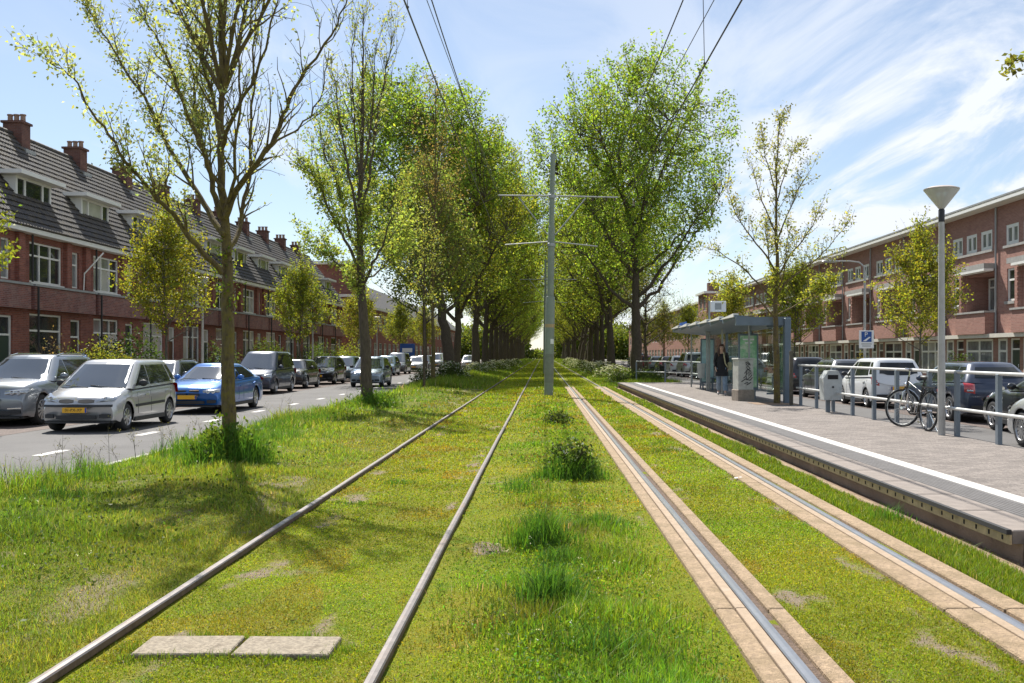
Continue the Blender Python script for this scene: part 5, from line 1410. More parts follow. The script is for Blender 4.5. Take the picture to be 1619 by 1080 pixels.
v, f, t = leaf_arrays(P, np.maximum(0.022, 0.0026 * y), tints(len(P), (0.13, 0.22, 0.026), rnd, 0.4, 0.25), rnd, 0.55, 0.6)
tag(link('broad_leaves', np_mesh('broad_leaves', v, f, 4, 'leaf', t)), kind='stuff')
n = 420
y = dsample(n, 5, 45, rnd); x = np.where(rnd.random(n) < 0.6, rnd.uniform(-5.8, -2.9, n), rnd.uniform(-0.4, 0.9, n))
k = vnoise(x, y + 50, 1.4) > 0.6; x, y = x[k], y[k]
P = np.repeat(np.stack([x, y, ground_z(x, y) + rnd.uniform(0.05, 0.18, len(x))], 1), 3, 0) + rnd.normal(0, 0.006, (len(x) * 3, 3))
v, f, t = leaf_arrays(P, np.maximum(0.010, 0.0009 * P[:, 1]), tints(len(P), (0.72, 0.72, 0.62), rnd, 0.08, 0.02), rnd, 1.0)
tag(link('daisies', np_mesh('daisies', v, f, 4, 'flower', t)), kind='stuff')
# fallen twigs and a sandy bald spot
n = 260
y = dsample(n, 4.5, 22, rnd); x = rnd.uniform(-2.2, 2.4, n); mb = MB()
for a, b in zip(x, y):
    if abs(a - 1.26) < 0.25 or abs(a + 0.81) < 0.05: continue
    z = gz(a, b) + 0.012; q = rnd.uniform(0, 3.14); L = rnd.uniform(0.01, 0.05)
    mb.tube([(a, b, z), (a + math.cos(q) * L, b + math.sin(q) * L, z + 0.003)], 0.0022, 3, cap=False)
tag(mb.build('fallen_twigs', 'bark_grey'), kind='stuff')
# ================================================================ CARS  (local: +Y ahead, X across, Z up, origin on the road under the middle)
def lerp_tab(t, x): return float(np.interp(x, [a for a, _ in t], [b for _, b in t]))
def smooth_tab(t, x, k=0.10):
    return sum(lerp_tab(t, x + d) * w for d, w in ((-k, 0.2), (-k / 2, 0.2), (0, 0.2), (k / 2, 0.2), (k, 0.2)))
CARSPEC = {
    # L, W, H, wheelbase, front overhang, wheel radius; hood/belt line from tail to nose; roof: cowl, front header, rear header, tail foot (y), belts
    'hatch': dict(L=3.87, W=1.69, H=1.55, wb=2.50, fo=0.72, rw=0.295, line=[(-1.935, .62), (-1.92, .90), (-1.80, .98), (0.0, .93), (0.95, .90), (1.05, .93), (1.45, .84), (1.78, .74), (1.90, .66), (1.935, .52)],
                  cowl=1.12, rf=0.22, rr=-1.58, tail=-1.88, wroof=0.63, wbelt=0.81),
    'suv': dict(L=4.70, W=1.90, H=1.66, wb=2.87, fo=0.88, rw=0.36, line=[(-2.35, .70), (-2.33, 1.0), (-2.2, 1.08), (-0.5, 1.05), (0.9, 1.02), (1.1, 1.06), (1.7, 1.02), (2.12, .95), (2.30, .80), (2.35, .56)],
                cowl=1.05, rf=0.25, rr=-1.75, tail=-2.2, wroof=0.62, wbelt=0.88),
    'sedan': dict(L=4.63, W=1.82, H=1.40, wb=2.81, fo=0.80, rw=0.325, line=[(-2.315, .55), (-2.30, .86), (-2.1, .98), (-1.6, .96), (-0.4, .92), (0.8, .89), (0.95, .92), (1.55, .86), (2.05, .76), (2.27, .66), (2.315, .50)],
                  cowl=0.98, rf=0.12, rr=-0.95, tail=-1.85, wroof=0.57, wbelt=0.83),
    'van': dict(L=4.45, W=1.80, H=1.80, wb=2.73, fo=0.85, rw=0.31, line=[(-2.225, .65), (-2.21, .98), (-2.1, 1.06), (-0.5, 1.03), (1.2, 1.00), (1.35, 1.03), (1.75, .94), (2.08, .82), (2.2, .70), (2.225, .54)],
                cowl=1.42, rf=0.42, rr=-1.95, tail=-2.14, wroof=0.66, wbelt=0.84),
    'mini': dict(L=3.85, W=1.73, H=1.42, wb=2.50, fo=0.78, rw=0.31, line=[(-1.925, .58), (-1.91, .86), (-1.78, .94), (0.0, .93), (0.75, .92), (0.9, .95), (1.4, .90), (1.75, .80), (1.90, .68), (1.925, .5)],
                 cowl=0.88, rf=0.40, rr=-1.42, tail=-1.80, wroof=0.60, wbelt=0.81),
    'wagon': dict(L=4.60, W=1.80, H=1.48, wb=2.70, fo=0.86, rw=0.32, line=[(-2.3, .60), (-2.29, .92), (-2.15, 1.0), (-0.5, .96), (0.8, .92), (0.95, .95), (1.55, .88), (2.02, .77), (2.25, .66), (2.3, .5)],
                  cowl=1.0, rf=0.15, rr=-1.75, tail=-2.15, wroof=0.58, wbelt=0.83),
}
def wheel_meshes(rw, spokes, W=0.20):
    t = MB().lathe([(rw * 0.66, -W / 2), (rw * 0.80, -W / 2 - 0.004), (rw * 0.95, -W / 2 + 0.012), (rw, -W / 2 + 0.045), (rw, W / 2 - 0.045), (rw * 0.95, W / 2 - 0.012), (rw * 0.80, W / 2 + 0.004), (rw * 0.66, W / 2)], 24, axis='X').mesh('tyre', 'tyre', 50)
    r = MB(); w = W / 2
    r.lathe([(rw * 0.665, w - 0.002), (rw * 0.64, w + 0.004), (rw * 0.60, w - 0.018), (rw * 0.58, -w + 0.02)], 24, axis='X')
    for k in range(spokes):
        a = 2 * math.pi * k / spokes; c, s = math.cos(a), math.sin(a); e = rw * 0.62
        for da in (-0.10, 0.10):
            c2, s2 = math.cos(a + da), math.sin(a + da)
            r.beam((w - 0.012, c * 0.035, s * 0.035), (w - 0.022, c2 * e, s2 * e), 0.026, 0.022, up=(1, 0, 0))
    r.lathe([(0.0, w + 0.004), (0.05, w), (0.065, w - 0.02), (0.065, w - 0.05)], 12, axis='X')
    rim = r.mesh('rim', 'rim', 40)
    d = MB().lathe([(0.0, w - 0.05), (rw * 0.60, w - 0.05)], 20, axis='X').mesh('brake_disc', 'car_plastic')
    return t, rim, d
def car(kind, paint, label, face='front', spokes=7, plate='', trim=None, grille='bars', emblem=None, detail=True, roof_rails=False, open_lamp=None):
    S = CARSPEC[kind]; L, W, H, wb, fo, rw = S['L'], S['W'], S['H'], S['wb'], S['fo'], S['rw']; line = S['line']
    rt = thing('parked_car', label, 'car')
    hw = W / 2
    F = L / 2
    def half(y):
        u = abs(y) / (L / 2); k = max(0, (u - 0.72) / 0.28)
        return hw * (1 - (0.075 if y > 0 else 0.06) * k * k - 0.015 * max(0, u - 0.3))
    def bowed(x, y):
        if y > 0: return y - 0.21 * (x / hw) ** 2 * min(max((y - (F - 0.75)) / 0.75, 0), 1)
        return y + 0.10 * (x / hw) ** 2 * min(max((-y - (F - 0.6)) / 0.6, 0), 1)
    _ty = np.linspace(F, F - 0.75, 60)
    _tz = np.maximum.accumulate([smooth_tab(line, q, 0.02) for q in _ty]); _tr = np.maximum.accumulate([smooth_tab(line, -q, 0.02) for q in _ty])
    def surf(x, z, sgn=1):
        y = float(np.interp(z, _tz if sgn > 0 else _tr, _ty))
        return bowed(x, sgn * y)
    axf = L / 2 - fo; axr = axf - wb; ra = rw + 0.055; zsill = 0.21
    def top(y): return smooth_tab(line, y, 0.05)
    def zlow(y):
        z = zsill + (0.04 if abs(y) > L / 2 - 0.25 else 0)
        for a in (axf, axr):
            if abs(y - a) < ra: z = max(z, rw + math.sqrt(ra * ra - (y - a) ** 2) * 0.99 - 0.0)
        return z
    ys = set(np.round(np.linspace(-L / 2, L / 2, 31), 4))
    for a in (axf, axr):
        for q in np.linspace(-1, 1, 13): ys.add(round(a + ra * math.sin(q * math.pi / 2), 4))
        ys.add(round(a - ra - 0.002, 4)); ys.add(round(a + ra + 0.002, 4))
    for e in (0.012, 0.04, 0.09): ys.add(round(L / 2 - e, 4)); ys.add(round(-L / 2 + e, 4))
    ys = sorted(ys)
    def section(y):
        w = half(y); zl = zlow(y); zt = top(y); e = min(L / 2 - abs(y), 0.09) / 0.09
        w *= 0.955 + 0.045 * math.sqrt(max(e, 0))
        zb = zl; zm = max(zl + 0.02, 0.50 * zt + 0.06); zs = zt - 0.10 if zt > 0.7 else zt - 0.05
        zm = min(zm, zs - 0.01) if zm > zs else zm
        crown = 0.035 if y > S['cowl'] - 0.3 else 0.02
        return [(w * (0.955 if zl < 0.3 else 0.985), zb), (w * 0.992, zb + 0.45 * (zm - zb)), (w, zm), (w * 0.988, zm + 0.6 * (zs - zm)), (w * 0.962, zs), (w * 0.925, zt - 0.035), (w * 0.84, zt + 0.0), (w * 0.45, zt + crown * 0.75), (0.0, zt + crown)]
    secs = [section(y) for y in ys]; m = len(secs[0])
    mb = MB()
    for y, s in zip(ys, secs):
        for (x, z) in s: mb.v.append((x, bowed(x, y), z))
        for (x, z) in s: mb.v.append((-x, bowed(x, y), z))
    for i in range(len(ys) - 1):
        for k in range(m - 1):
            a, b = i * 2 * m + k, (i + 1) * 2 * m + k
            mb.f.append((a, b, b + 1, a + 1)); mb.m.append(0)
            a += m; b += m
            mb.f.append((a, a + 1, b + 1, b)); mb.m.append(0)
    for i in (0, len(ys) - 1):
        o = i * 2 * m
        f = [o + k for k in range(m)] + [o + m + k for k in range(m - 1)][::-1]
        mb.f.append(tuple(f if i == 0 else f[::-1])); mb.m.append(0)
    pm = 'paint_' + paint
    mb.build('body', pm, rt, 42)
    # floor and wheel housings
    mb = MB().box(-hw * 0.86, hw * 0.86, -L / 2 + 0.18, L / 2 - 0.18, 0.19, 0.34)
    for a in (axf, axr): mb.box(-hw * 0.90, hw * 0.90, a - ra * 1.05, a + ra * 1.05, 0.345, min(rw * 2 + 0.05, top(a) - 0.06))
    mb.build('underbody', 'car_plastic', rt)
    # greenhouse
    cowl, rf, rr, tail = S['cowl'], S['rf'], S['rr'], S['tail']; wbelt, wroof = S['wbelt'], S['wroof']
    def lp(v):      # v 0 belt .. 1 roof edge
        yf = cowl + (rf - cowl) * v; yr = tail + (rr - tail) * (v ** 1.25); w = wbelt + (wroof - wbelt) * (0.75 * v + 0.25 * v * v)
        zf = top(min(cowl, L / 2)) + 0.0
        return yf, yr, w
    def zz(v, y):
        zb = top(y) - 0.01; zr = H - 0.075
        return zb + (zr - zb) * v
    def loop(v):
        yf, yr, w = lp(v); bul = 0.13; bur = 0.07
        half_ = [(0, yf + bul), (w * 0.5, yf + bul * 0.80), (w * 0.86, yf + bul * 0.25), (w * 0.975, yf - 0.06), (w, yf - 0.22), (w * 1.004, yf - 0.40 * (yf - yr)), (w, yf - 0.72 * (yf - yr)), (w * 0.985, yr + 0.14), (w * 0.94, yr + 0.03), (w * 0.8, yr - bur * 0.4), (w * 0.45, yr - bur * 0.85), (0, yr - bur)]
        return half_
    mb = MB(); lv = [0.0, 0.34, 0.68, 0.93, 1.0]; n = 12
    rings = []
    for v in lv:
        rings.append([(x, y, zz(v, y)) for x, y in loop(v)])
    yf, yr, w = lp(1.0)
    def roofring(ins, zadd):
        cy = (yf + yr) / 2; hl = (yf - yr) / 2
        return [(x * (1 - ins), cy + (y - cy) * (1 - ins * 0.62), H - 0.075 + zadd) for x, y in loop(1.0)]
    rings += [roofring(0.07, 0.035), roofring(0.24, 0.062), roofring(0.6, 0.074), roofring(0.999, 0.078)]
    for r_ in rings:
        for p in r_: mb.v.append(p)
        for (x, y, z) in r_: mb.v.append((-x, y, z))
    for i in range(len(rings) - 1):
        for k in range(n - 1):
            a, b = i * 2 * n + k, (i + 1) * 2 * n + k
            mb.f.append((a, a + 1, b + 1, b)); mb.m.append(0)
            a += n; b += n
            mb.f.append((a, b, b + 1, a + 1)); mb.m.append(0)
    mb.build('cabin', pm, rt, 50)
    # glass laid on the cabin skin
    def skin_side(y, v, sgn, off=0.004):
        yf, yr, w = lp(v)
        h_ = [(q[1], q[0]) for q in loop(v)][3:9]; h_.sort()
        x = float(np.interp(y, [a for a, _ in h_], [b for _, b in h_]))
        return (sgn * (x + off), y, zz(v, y))
    def fy(v, base): return lp(v)[0] - base
    def side_glass(name, y0b, y1b, y0t, y1t, v0=0.10, v1=0.90):
        for sg in (1, -1):
            g = MB(); rows = []
            for v in np.linspace(v0, v1, 4):
                t = (v - v0) / (v1 - v0); a = y0b + (y0t - y0b) * t; b = y1b + (y1t - y1b) * t
                rows.append([skin_side(a + (b - a) * q, v, sg) for q in np.linspace(0, 1, 5)])
            for r_ in rows: g.v.extend(r_)
            for i in range(3):
                for k in range(4): g.f.append((i * 5 + k, i * 5 + k + 1, i * 5 + 6 + k, i * 5 + 5 + k)); g.m.append(0)
            g.build(name, 'car_glass_tinted', rt, 40)
    yfb, yrb, _ = lp(0.1); yft, yrt, _ = lp(0.9)
    Bp = 0.5 * (axf + axr) - 0.05
    side_glass('side_window', Bp + 0.025, yfb - 0.30, Bp + 0.005, yft - 0.24)
    Cp = max(axr - 0.12, yrb + 0.42)
    if kind == 'mini': side_glass('side_window', yrb + 0.34, Bp - 0.05, yrt + 0.26, Bp - 0.06)
    else:
        side_glass('side_window', Cp + 0.0, Bp - 0.025, max(Cp + 0.08, yrt + 0.36) if kind != 'sedan' else yrt + 0.22, Bp - 0.045)
        if kind in ('suv', 'van', 'wagon', 'hatch') and Cp - 0.05 - (yrb + 0.12) > 0.15:
            side_glass('quarter_window', yrb + 0.13, Cp - 0.07, yrt + 0.12, max(Cp + 0.0, yrt + 0.29), 0.16, 0.88)
    def end_glass(name, front, v0, v1, wid):
        g = MB(); rows = []
        for v in np.linspace(v0, v1, 5):
            lo = loop(v); w_ = lp(v)[2]
            seq = [(x, y) for x, y in (lo[:4] if front else lo[7:][::-1])]
            xs_ = [a for a, _ in seq]; yy = [b for _, b in seq]
            row = []
            for q in np.linspace(-1, 1, 11):
                x = q * w_ * wid; y = float(np.interp(abs(x), xs_, yy)); row.append((x, y + (0.006 if front else -0.006), zz(v, y) + 0.003))
            rows.append(row)
        for r_ in rows: g.v.extend(r_)
        for i in range(4):
            for k in range(10): g.f.append((i * 11 + k, i * 11 + k + 1, i * 11 + 12 + k, i * 11 + 11 + k)); g.m.append(0)
        g.build(name, 'car_glass' if front else 'car_glass_tinted', rt, 40)
    end_glass('windscreen', True, 0.05, 0.93, 0.90)
    end_glass('rear_window', False, 0.26, 0.86, 0.76)
    # wheels
    t_, r_, d_ = wheel_meshes(rw, spokes)
    for a in (axf, axr):
        for sg in (1, -1):
            o = link('wheel', d_, rt, (sg * (hw - 0.125), a, rw)); o.rotation_euler = (random.uniform(0, 6.28), 0, 0 if sg > 0 else math.pi)
            link('tyre', t_, o); link('rim', r_, o)
    # mirrors, handles, door seams
    for sg in (1, -1):
        mm = MB(); ym = yfb - 0.42; p = skin_side(ym, 0.12, sg, 0.0)
        mm.ball((p[0] + sg * 0.13, ym, p[2] + 0.05), (0.105, 0.055, 0.075), 10, 6).beam((p[0], ym, p[2] + 0.02), (p[0] + sg * 0.10, ym, p[2] + 0.03), 0.05, 0.03)
        mm.build('mirror', pm if kind != 'hatch' else 'car_plastic', rt, 60)
        sm = MB()
        def side_pt(y, fz):
            s = section(y); q = 1.0 + fz * 3.0; k = min(int(q), 3); f = q - k
            x = s[k][0] * (1 - f) + s[k + 1][0] * f; z = s[k][1] * (1 - f) + s[k + 1][1] * f
            return (sg * (x + 0.0005), y, z)
        for ysm in ([Bp, yfb - 0.36, Cp + 0.04] if kind != 'mini' else [Bp, yfb - 0.36]):
            sm.tube([side_pt(ysm + (0.0 if ysm != Cp + 0.04 else 0.12 * (1 - f)), f) for f in (0.0, 0.3, 0.6, 1.0)], 0.005, 4)
        sm.tube([side_pt(q, 1.0 if True else 0) for q in np.linspace(Cp, yfb - 0.36, 6)], 0.003, 4)
        sm.build('door_seam', 'car_plastic', rt)
        for yh in ([Bp + 0.16, Cp + 0.22] if kind != 'mini' else [Bp + 0.16]):
            a = side_pt(yh, 0.80); b_ = side_pt(yh + 0.19, 0.80)
            MB().beam((a[0] + sg * 0.014, a[1], a[2]), (b_[0] + sg * 0.014, b_[1], b_[2]), 0.026, 0.032).build('door_handle', pm, rt)
        if trim:
            MB().beam(tuple(np.array(side_pt(axr + ra + 0.06, 0.36)) + (sg * 0.008, 0, 0)), tuple(np.array(side_pt(axf - ra - 0.06, 0.36)) + (sg * 0.008, 0, 0)), 0.022, 0.060).build('side_trim', trim, rt)
        sl_ = MB().beam((sg * (half(0) * 0.965), axr + ra + 0.02, 0.225), (sg * (half(0) * 0.965), axf - ra - 0.02, 0.225), 0.05, 0.09); sl_.build('sill', 'car_plastic', rt)
        if roof_rails:
            yy = np.linspace(yr + 0.1, yf - 0.2, 6)
            MB().tube([(sg * wroof * 0.93, q, H - 0.03 + (0.05 if 0 < i < 5 else 0.0)) for i, q in enumerate(yy)], 0.018, 6).build('roof_rail', 'chrome', rt)
    # ---- nose
    def curved(name, zc, hh, xw, off, mat, parent=rt, xc=0.0, depth=0.05, n=10, taper=0.0):
        """panel that follows the rounded nose or tail"""
        sgn = 1 if off >= 0 else -1; mb_ = MB(); rows = []
        for k in range(n + 1):
            xl = -xw + 2 * xw * k / n; x = xl + xc
            h2 = hh * (1 - taper * (abs(xl) / xw) ** 2)
            ya, yb = surf(x, zc - h2, sgn) + off, surf(x, zc + h2, sgn) + off
            rows.append([(x, ya - sgn * depth, zc - h2), (x, ya, zc - h2), (x, yb, zc + h2), (x, yb - sgn * depth, zc + h2)])
        for r__ in rows: mb_.v.extend(r__)
        for k in range(n):
            for q in range(4):
                a = k * 4 + q; b2 = k * 4 + (q + 1) % 4; mb_.f.append((a, a + 4, b2 + 4, b2)); mb_.m.append(0)
        mb_.f.append((0, 1, 2, 3)); mb_.m.append(0); e = n * 4; mb_.f.append((e + 3, e + 2, e + 1, e)); mb_.m.append(0)
        return mb_.build(name, mat, parent, 40)
    znose = lerp_tab(line, F - 0.05)
    curved('bumper_lip', 0.215, 0.018, hw * 0.80, 0.012, 'car_plastic')
    curved('lower_intake', 0.325, 0.050, hw * (0.50 if kind != 'suv' else 0.62), 0.016, 'car_plastic', taper=0.25)
    if detail:
        for sg in (1, -1):
            curved('fog_lamp_recess', 0.345, 0.045, hw * 0.125, 0.014, 'car_plastic', xc=sg * hw * 0.70, taper=0.15, n=5)
    if grille == 'hatch':
        curved('bumper_strip', 0.565, 0.024, hw * 0.86, 0.020, 'car_plastic')
        for sg in (1, -1):
            curved('grille', 0.668, 0.038, hw * 0.19, 0.022, 'car_plastic', xc=sg * hw * 0.25, taper=0.4)
    elif grille == 'kidney':
        for sg in (1, -1):
            g_ = curved('grille', 0.580, 0.075, hw * 0.150, 0.012, 'car_plastic', xc=sg * hw * 0.19, taper=0.15)
            for zq in (0.500, 0.660): MB().beam((sg * hw * 0.05, surf(0, zq) + 0.010, zq), (sg * hw * 0.33, surf(hw * 0.33, zq) + 0.010, zq), 0.02, 0.016).build('grille_surround', 'chrome', g_)
    elif grille == 'slats':
        g_ = curved('grille', 0.69, 0.105, hw * 0.36, 0.018, 'car_plastic', taper=0.1)
        for k in range(-7, 8):
            xk = k * 0.042; MB().beam((xk, surf(xk, 0.605) + 0.020, 0.605), (xk, surf(xk, 0.775) + 0.020, 0.775), 0.012, 0.012).build('slat', 'chrome', g_)
        MB().beam((-0.30, surf(0.30, 0.77) + 0.028, 0.78), (0.30, surf(0.30, 0.60) + 0.028, 0.60), 0.006, 0.03).build('diagonal_bar', 'chrome', g_)
        MB().lathe([(0.0, 0.0), (0.055, 0.0), (0.062, 0.008), (0.055, 0.014), (0.0, 0.012)], 20, origin=(0, surf(0, 0.69) + 0.030, 0.69), axis='Y').build('emblem', 'chrome', g_, 40)
        for sg in (1, -1):
            MB().beam((sg * hw * 0.55, surf(hw * .55, 0.42) + 0.008, 0.42), (sg * hw * 0.84, surf(hw * .84, 0.43) + 0.008, 0.43), 0.02, 0.025).build('bumper_accent', 'chrome', rt)
    else:
        g_ = curved('grille', znose - 0.02 if znose < 0.64 else 0.62, 0.05, hw * 0.42, 0.014, 'car_plastic', taper=0.3)
        curved('grille_bar', 0.622, 0.009, hw * 0.36, 0.022, 'chrome', g_)
    # head lamps hug the corners
    def lamp_patch(name, mat, sg, xi, xo, lo, hi, sgn=1, off=0.006, pil=0.03, parent=rt):
        g = MB(); nu, nv = 9, 6
        for j in range(nv + 1):
            for i in range(nu + 1):
                u, v = i / nu, j / nv; x = sg * hw * (xi + (xo - xi) * u); zl_ = lo[0] + (lo[1] - lo[0]) * u; zh_ = hi[0] + (hi[1] - hi[0]) * u; z = zl_ + (zh_ - zl_) * v
                e = 0.02 if 0 < i < nu and 0 < j < nv else -0.012
                g.v.append((x, surf(x, z, sgn) + sgn * (off + (pil * math.sin(math.pi * u) * math.sin(math.pi * v) if e > 0 else -0.014)), z))
        for j in range(nv):
            for i in range(nu):
                a_ = j * (nu + 1) + i; g.f.append((a_, a_ + 1, a_ + nu + 2, a_ + nu + 1)); g.m.append(0)
        return g.build(name, mat, parent, 60)
    HLP = {'hatch': (0.46, 0.92, (0.63, 0.68), (0.74, 0.83)), 'suv': (0.46, 0.94, (0.73, 0.76), (0.83, 0.88)), 'sedan': (0.42, 0.92, (0.575, 0.60), (0.665, 0.70)), 'van': (0.46, 0.93, (0.66, 0.70), (0.80, 0.86)), 'mini': None, 'wagon': (0.44, 0.92, (0.62, 0.66), (0.72, 0.79))}[kind]
    for sg in (1, -1):
        if HLP:
            h_ = lamp_patch('headlight', 'head_lamp', sg, *HLP)
            xm = hw * (HLP[0] + HLP[1]) / 2; zm_ = (HLP[2][0] + HLP[3][1]) / 2 - 0.02
            for dx in ((-0.06, 0.07) if open_lamp or kind == 'suv' else (0.0,)):
                x_ = sg * (xm + dx)
                MB().lathe([(0.0, -0.02), (0.034, -0.005), (0.044, 0.006), (0.050, 0.004), (0.050, -0.02)], 14, origin=(x_, surf(x_, zm_) + 0.034, zm_), axis='Y').build('lamp_ring', 'white_paint' if open_lamp else 'chrome', h_, 40)
        else:
            x_ = sg * hw * 0.66; zh = 0.745
            h_ = MB().ball((x_, surf(x_, zh) - 0.02, zh), (0.115, 0.075, 0.115), 16, 10).build('headlight', 'head_lamp', rt, 60)
            MB().lathe([(0.098, 0), (0.120, 0.012), (0.125, -0.02)], 20, origin=(x_, surf(x_, zh) + 0.025, zh), axis='Y').build('lamp_ring', 'white_paint', h_, 40)
    # wipers
    w_ = MB()
    for x0_ in (-0.5, 0.05):
        a = (x0_, lp(0.04)[0] + 0.13, zz(0.02, cowl) + 0.02); b_ = (x0_ + 0.52, lp(0.12)[0] + 0.125, zz(0.10, cowl) + 0.02)
        w_.beam(a, b_, 0.014, 0.014)
    w_.build('wiper', 'car_plastic', rt)
    # ---- tail
    for sg in (1, -1):
        zt = float(_tr[18]) - 0.02
        t2_ = 0.27 if kind != 'sedan' else 0.15
        tl_ = lamp_patch('tail_light', 'tail_lamp', sg, 0.70 if kind != 'sedan' else 0.52, 0.975, (zt - t2_, zt - t2_ + 0.05), (zt - 0.02, zt), -1, 0.012, 0.035)
        lamp_patch('reverse_lamp', 'head_lamp', sg, 0.76, 0.92, (zt - t2_ + 0.05, zt - t2_ + 0.06), (zt - t2_ + 0.10, zt - t2_ + 0.11), -1, 0.045, 0.01, tl_)
    curved('rear_bumper_strip', 0.36, 0.07, hw * 0.80, -0.012, 'car_plastic')
    # plates
    for (sgn, zc) in ((1, 0.47 if grille != 'hatch' else 0.478), (-1, 0.60 if kind not in ('hatch', 'mini', 'van') else 0.62)):
        y = sgn * (F + 0.022)
        o = MB().cbox(-0.26, 0.26, -0.006, 0.006, -0.055, 0.055, 0.003).build('number_plate', 'plate_yellow', rt, loc=(0, y, zc))
        MB().box(-0.258, -0.222, -0.0095, 0.0095, -0.052, 0.052).build('plate_band', 'plate_blue', o) if detail else None
        if plate and detail:
            t = link('plate_lettering', text_mesh(plate, 0.088, 'plate_ink', 0.001), o, (0.02, sgn * 0.0085, 0.0))
            t.rotation_euler = (R(90), 0, math.pi if sgn > 0 else 0)
    if emblem == 'diamonds':
        e = MB()
        for k in range(3):
            a = R(90 + 120 * k); c_, s_ = math.cos(a), math.sin(a); n_ = (-s_, c_)
            p = [(0, 0), (c_ * 0.03 + n_[0] * 0.018, s_ * 0.03 + n_[1] * 0.018), (c_ * 0.06, s_ * 0.06), (c_ * 0.03 - n_[0] * 0.018, s_ * 0.03 - n_[1] * 0.018)]
            e.add([(x, 0.0, z) for x, z in p] + [(x, 0.012, z) for x, z in p], [(4, 5, 6, 7), (0, 1, 5, 4), (1, 2, 6, 5), (2, 3, 7, 6), (3, 0, 4, 7)])
        e.build('emblem', 'chrome', rt, loc=(0, surf(0, 0.68) + 0.006, 0.68))
    elif emblem == 'round':
        MB().lathe([(0.0, 0.004), (0.045, 0.004), (0.05, 0.012), (0.056, 0.0)], 20, axis='Y').build('emblem', 'chrome', rt, 40, loc=(0, surf(0, 0.84, -1) - 0.012, 0.84))
        MB().lathe([(0.0, 0.004), (0.045, 0.004), (0.05, 0.012), (0.056, 0.0)], 20, axis='Y').build('emblem', 'chrome', rt, 40, loc=(0, surf(0, 0.655) + 0.008, 0.655))
    return rt
def put(c, x, y, rz, group=None, name=None):
    c.location = (x, y, Z_ROAD + 0.005); c.rotation_euler = (0, 0, rz)
    if group: c['group'] = group
    if name: c.name = name
    return c
PI = math.pi
GLC, GRC = 'cars parked along the left kerb', 'cars parked along the right kerb'
# driving towards the camera on the left road
silver = put(car('hatch', 'silver', 'silver hatchback driving towards the camera, black bumper strip and yellow plate', plate='01-PX-XP', trim='car_plastic', grille='hatch', emblem='diamonds', spokes=8), -9.90, 23.35, PI, name='moving_car')
bluec = put(car('sedan', 'blue', 'bright blue low saloon driving behind the silver hatchback', grille='kidney', spokes=9, open_lamp=True), -9.85, 30.35, PI, name='moving_car')
pale = put(car('hatch', 'paleblue', 'pale silver-blue hatchback driving on the left road past the black parked cars', grille='bars', spokes=6), -8.95, 52.9, PI, name='moving_car')
# parked on the left
suv = put(car('suv', 'grey', 'large grey SUV parked at the left picture edge, slatted grille and chrome trims', grille='slats', spokes=10, roof_rails=True), -12.72, 25.35, PI, GLC)
wag = put(car('wagon', 'iron', 'dark grey estate parked behind the silver hatchback, only its roof and side showing', grille='bars', roof_rails=True), -12.55, 33.4, PI, GLC)
van = put(car('van', 'navy', 'dark blue people carrier parked on the left behind the blue saloon', grille='bars', emblem='round', spokes=6), -12.1, 44.0, PI, GLC)
mini = put(car('mini', 'black', 'small black car with round white-ringed headlights, parked on the left', grille='bars', spokes=5), -12.3, 50.4, PI, GLC)
pri = put(car('hatch', 'black', 'black hatchback parked between the small black car and the dark teal one', grille='bars', spokes=6), -12.3, 57.4, PI, GLC)
teal = put(car('hatch', 'teal', 'dark teal hatchback parked just left of the pale moving hatchback', detail=False, grille='bars'), -12.3, 62.9, PI, GLC)
def cc(src, x, y, rz, paint, label, group, name=None):
    o = copy_tree(src, (x, y, Z_ROAD + 0.005), rz, label, group or '', recolor=M['paint_' + paint])
    if not group: del o['group']
    if name: o.name = name
    return o
cc(wag, -12.3, 68.4, PI, 'black', 'black estate parked beyond the dark teal hatchback', GLC)
cc(teal, -12.3, 80.0, PI, 'steel', 'steel-blue hatchback parked right of the pale moving hatchback', GLC)
cc(van, -12.3, 86.2, PI, 'iron', 'dark people carrier parked next beyond the steel-blue hatchback', GLC)
cc(wag, -12.1, 97.0, PI, 'white', 'white estate on the left, seen beside the sapling', GLC)
cc(teal, -12.3, 104.5, PI, 'iron', 'dark hatchback parked past the white estate', GLC)
cc(van, -12.3, 118, PI, 'silver', 'silver people carrier far along the left kerb, behind the avenue trunks', GLC)
cc(wag, -12.3, 134, PI, 'red', 'red estate far along the left kerb', GLC)
cc(teal, -9.2, 126, PI, 'white', 'white hatchback driving far up the left road between the trunks', None, 'moving_car')
# parked on the right, tails towards the camera
wh = put(car('hatch', 'white', 'white hatchback parked on the right, seen from behind over the railing', emblem='round', grille='bars', spokes=5), 10.90, 32.85, 0, GRC)
nav = put(car('wagon', 'navy', 'dark blue estate with red tail lamps, parked between the bicycle and the black car', emblem='round', grille='bars', spokes=5), 11.0, 26.5, 0, GRC)
blk = put(car('sedan', 'black', 'black saloon parked at the right picture edge behind the last railing posts', grille='bars', spokes=7), 10.75, 20.7, 0, GRC)
sil2 = put(car('wagon', 'silver', 'pale silver car at the right picture edge, only its front wing and wheel showing', grille='bars', spokes=12), 9.47, 16.75, 0, GRC)
drk = cc(wag, 11.0, 38.0, 0, 'iron', 'dark grey estate parked on the right, partly behind the litter bin', GRC)
mid = cc(wh, 11.0, 43.4, 0, 'black', 'black hatchback parked on the right beside the shelter end post', GRC)
cc(nav, 11.0, 55.5, 0, 'grey', 'grey estate parked on the right, seen through the shelter glass', GRC)
cc(wh, 11.0, 61.5, 0, 'iron', 'dark grey hatchback parked on the right behind the woman', GRC)
cc(wag, 11.0, 68.0, 0, 'black', 'black estate parked on the right beyond the shelter', GRC)
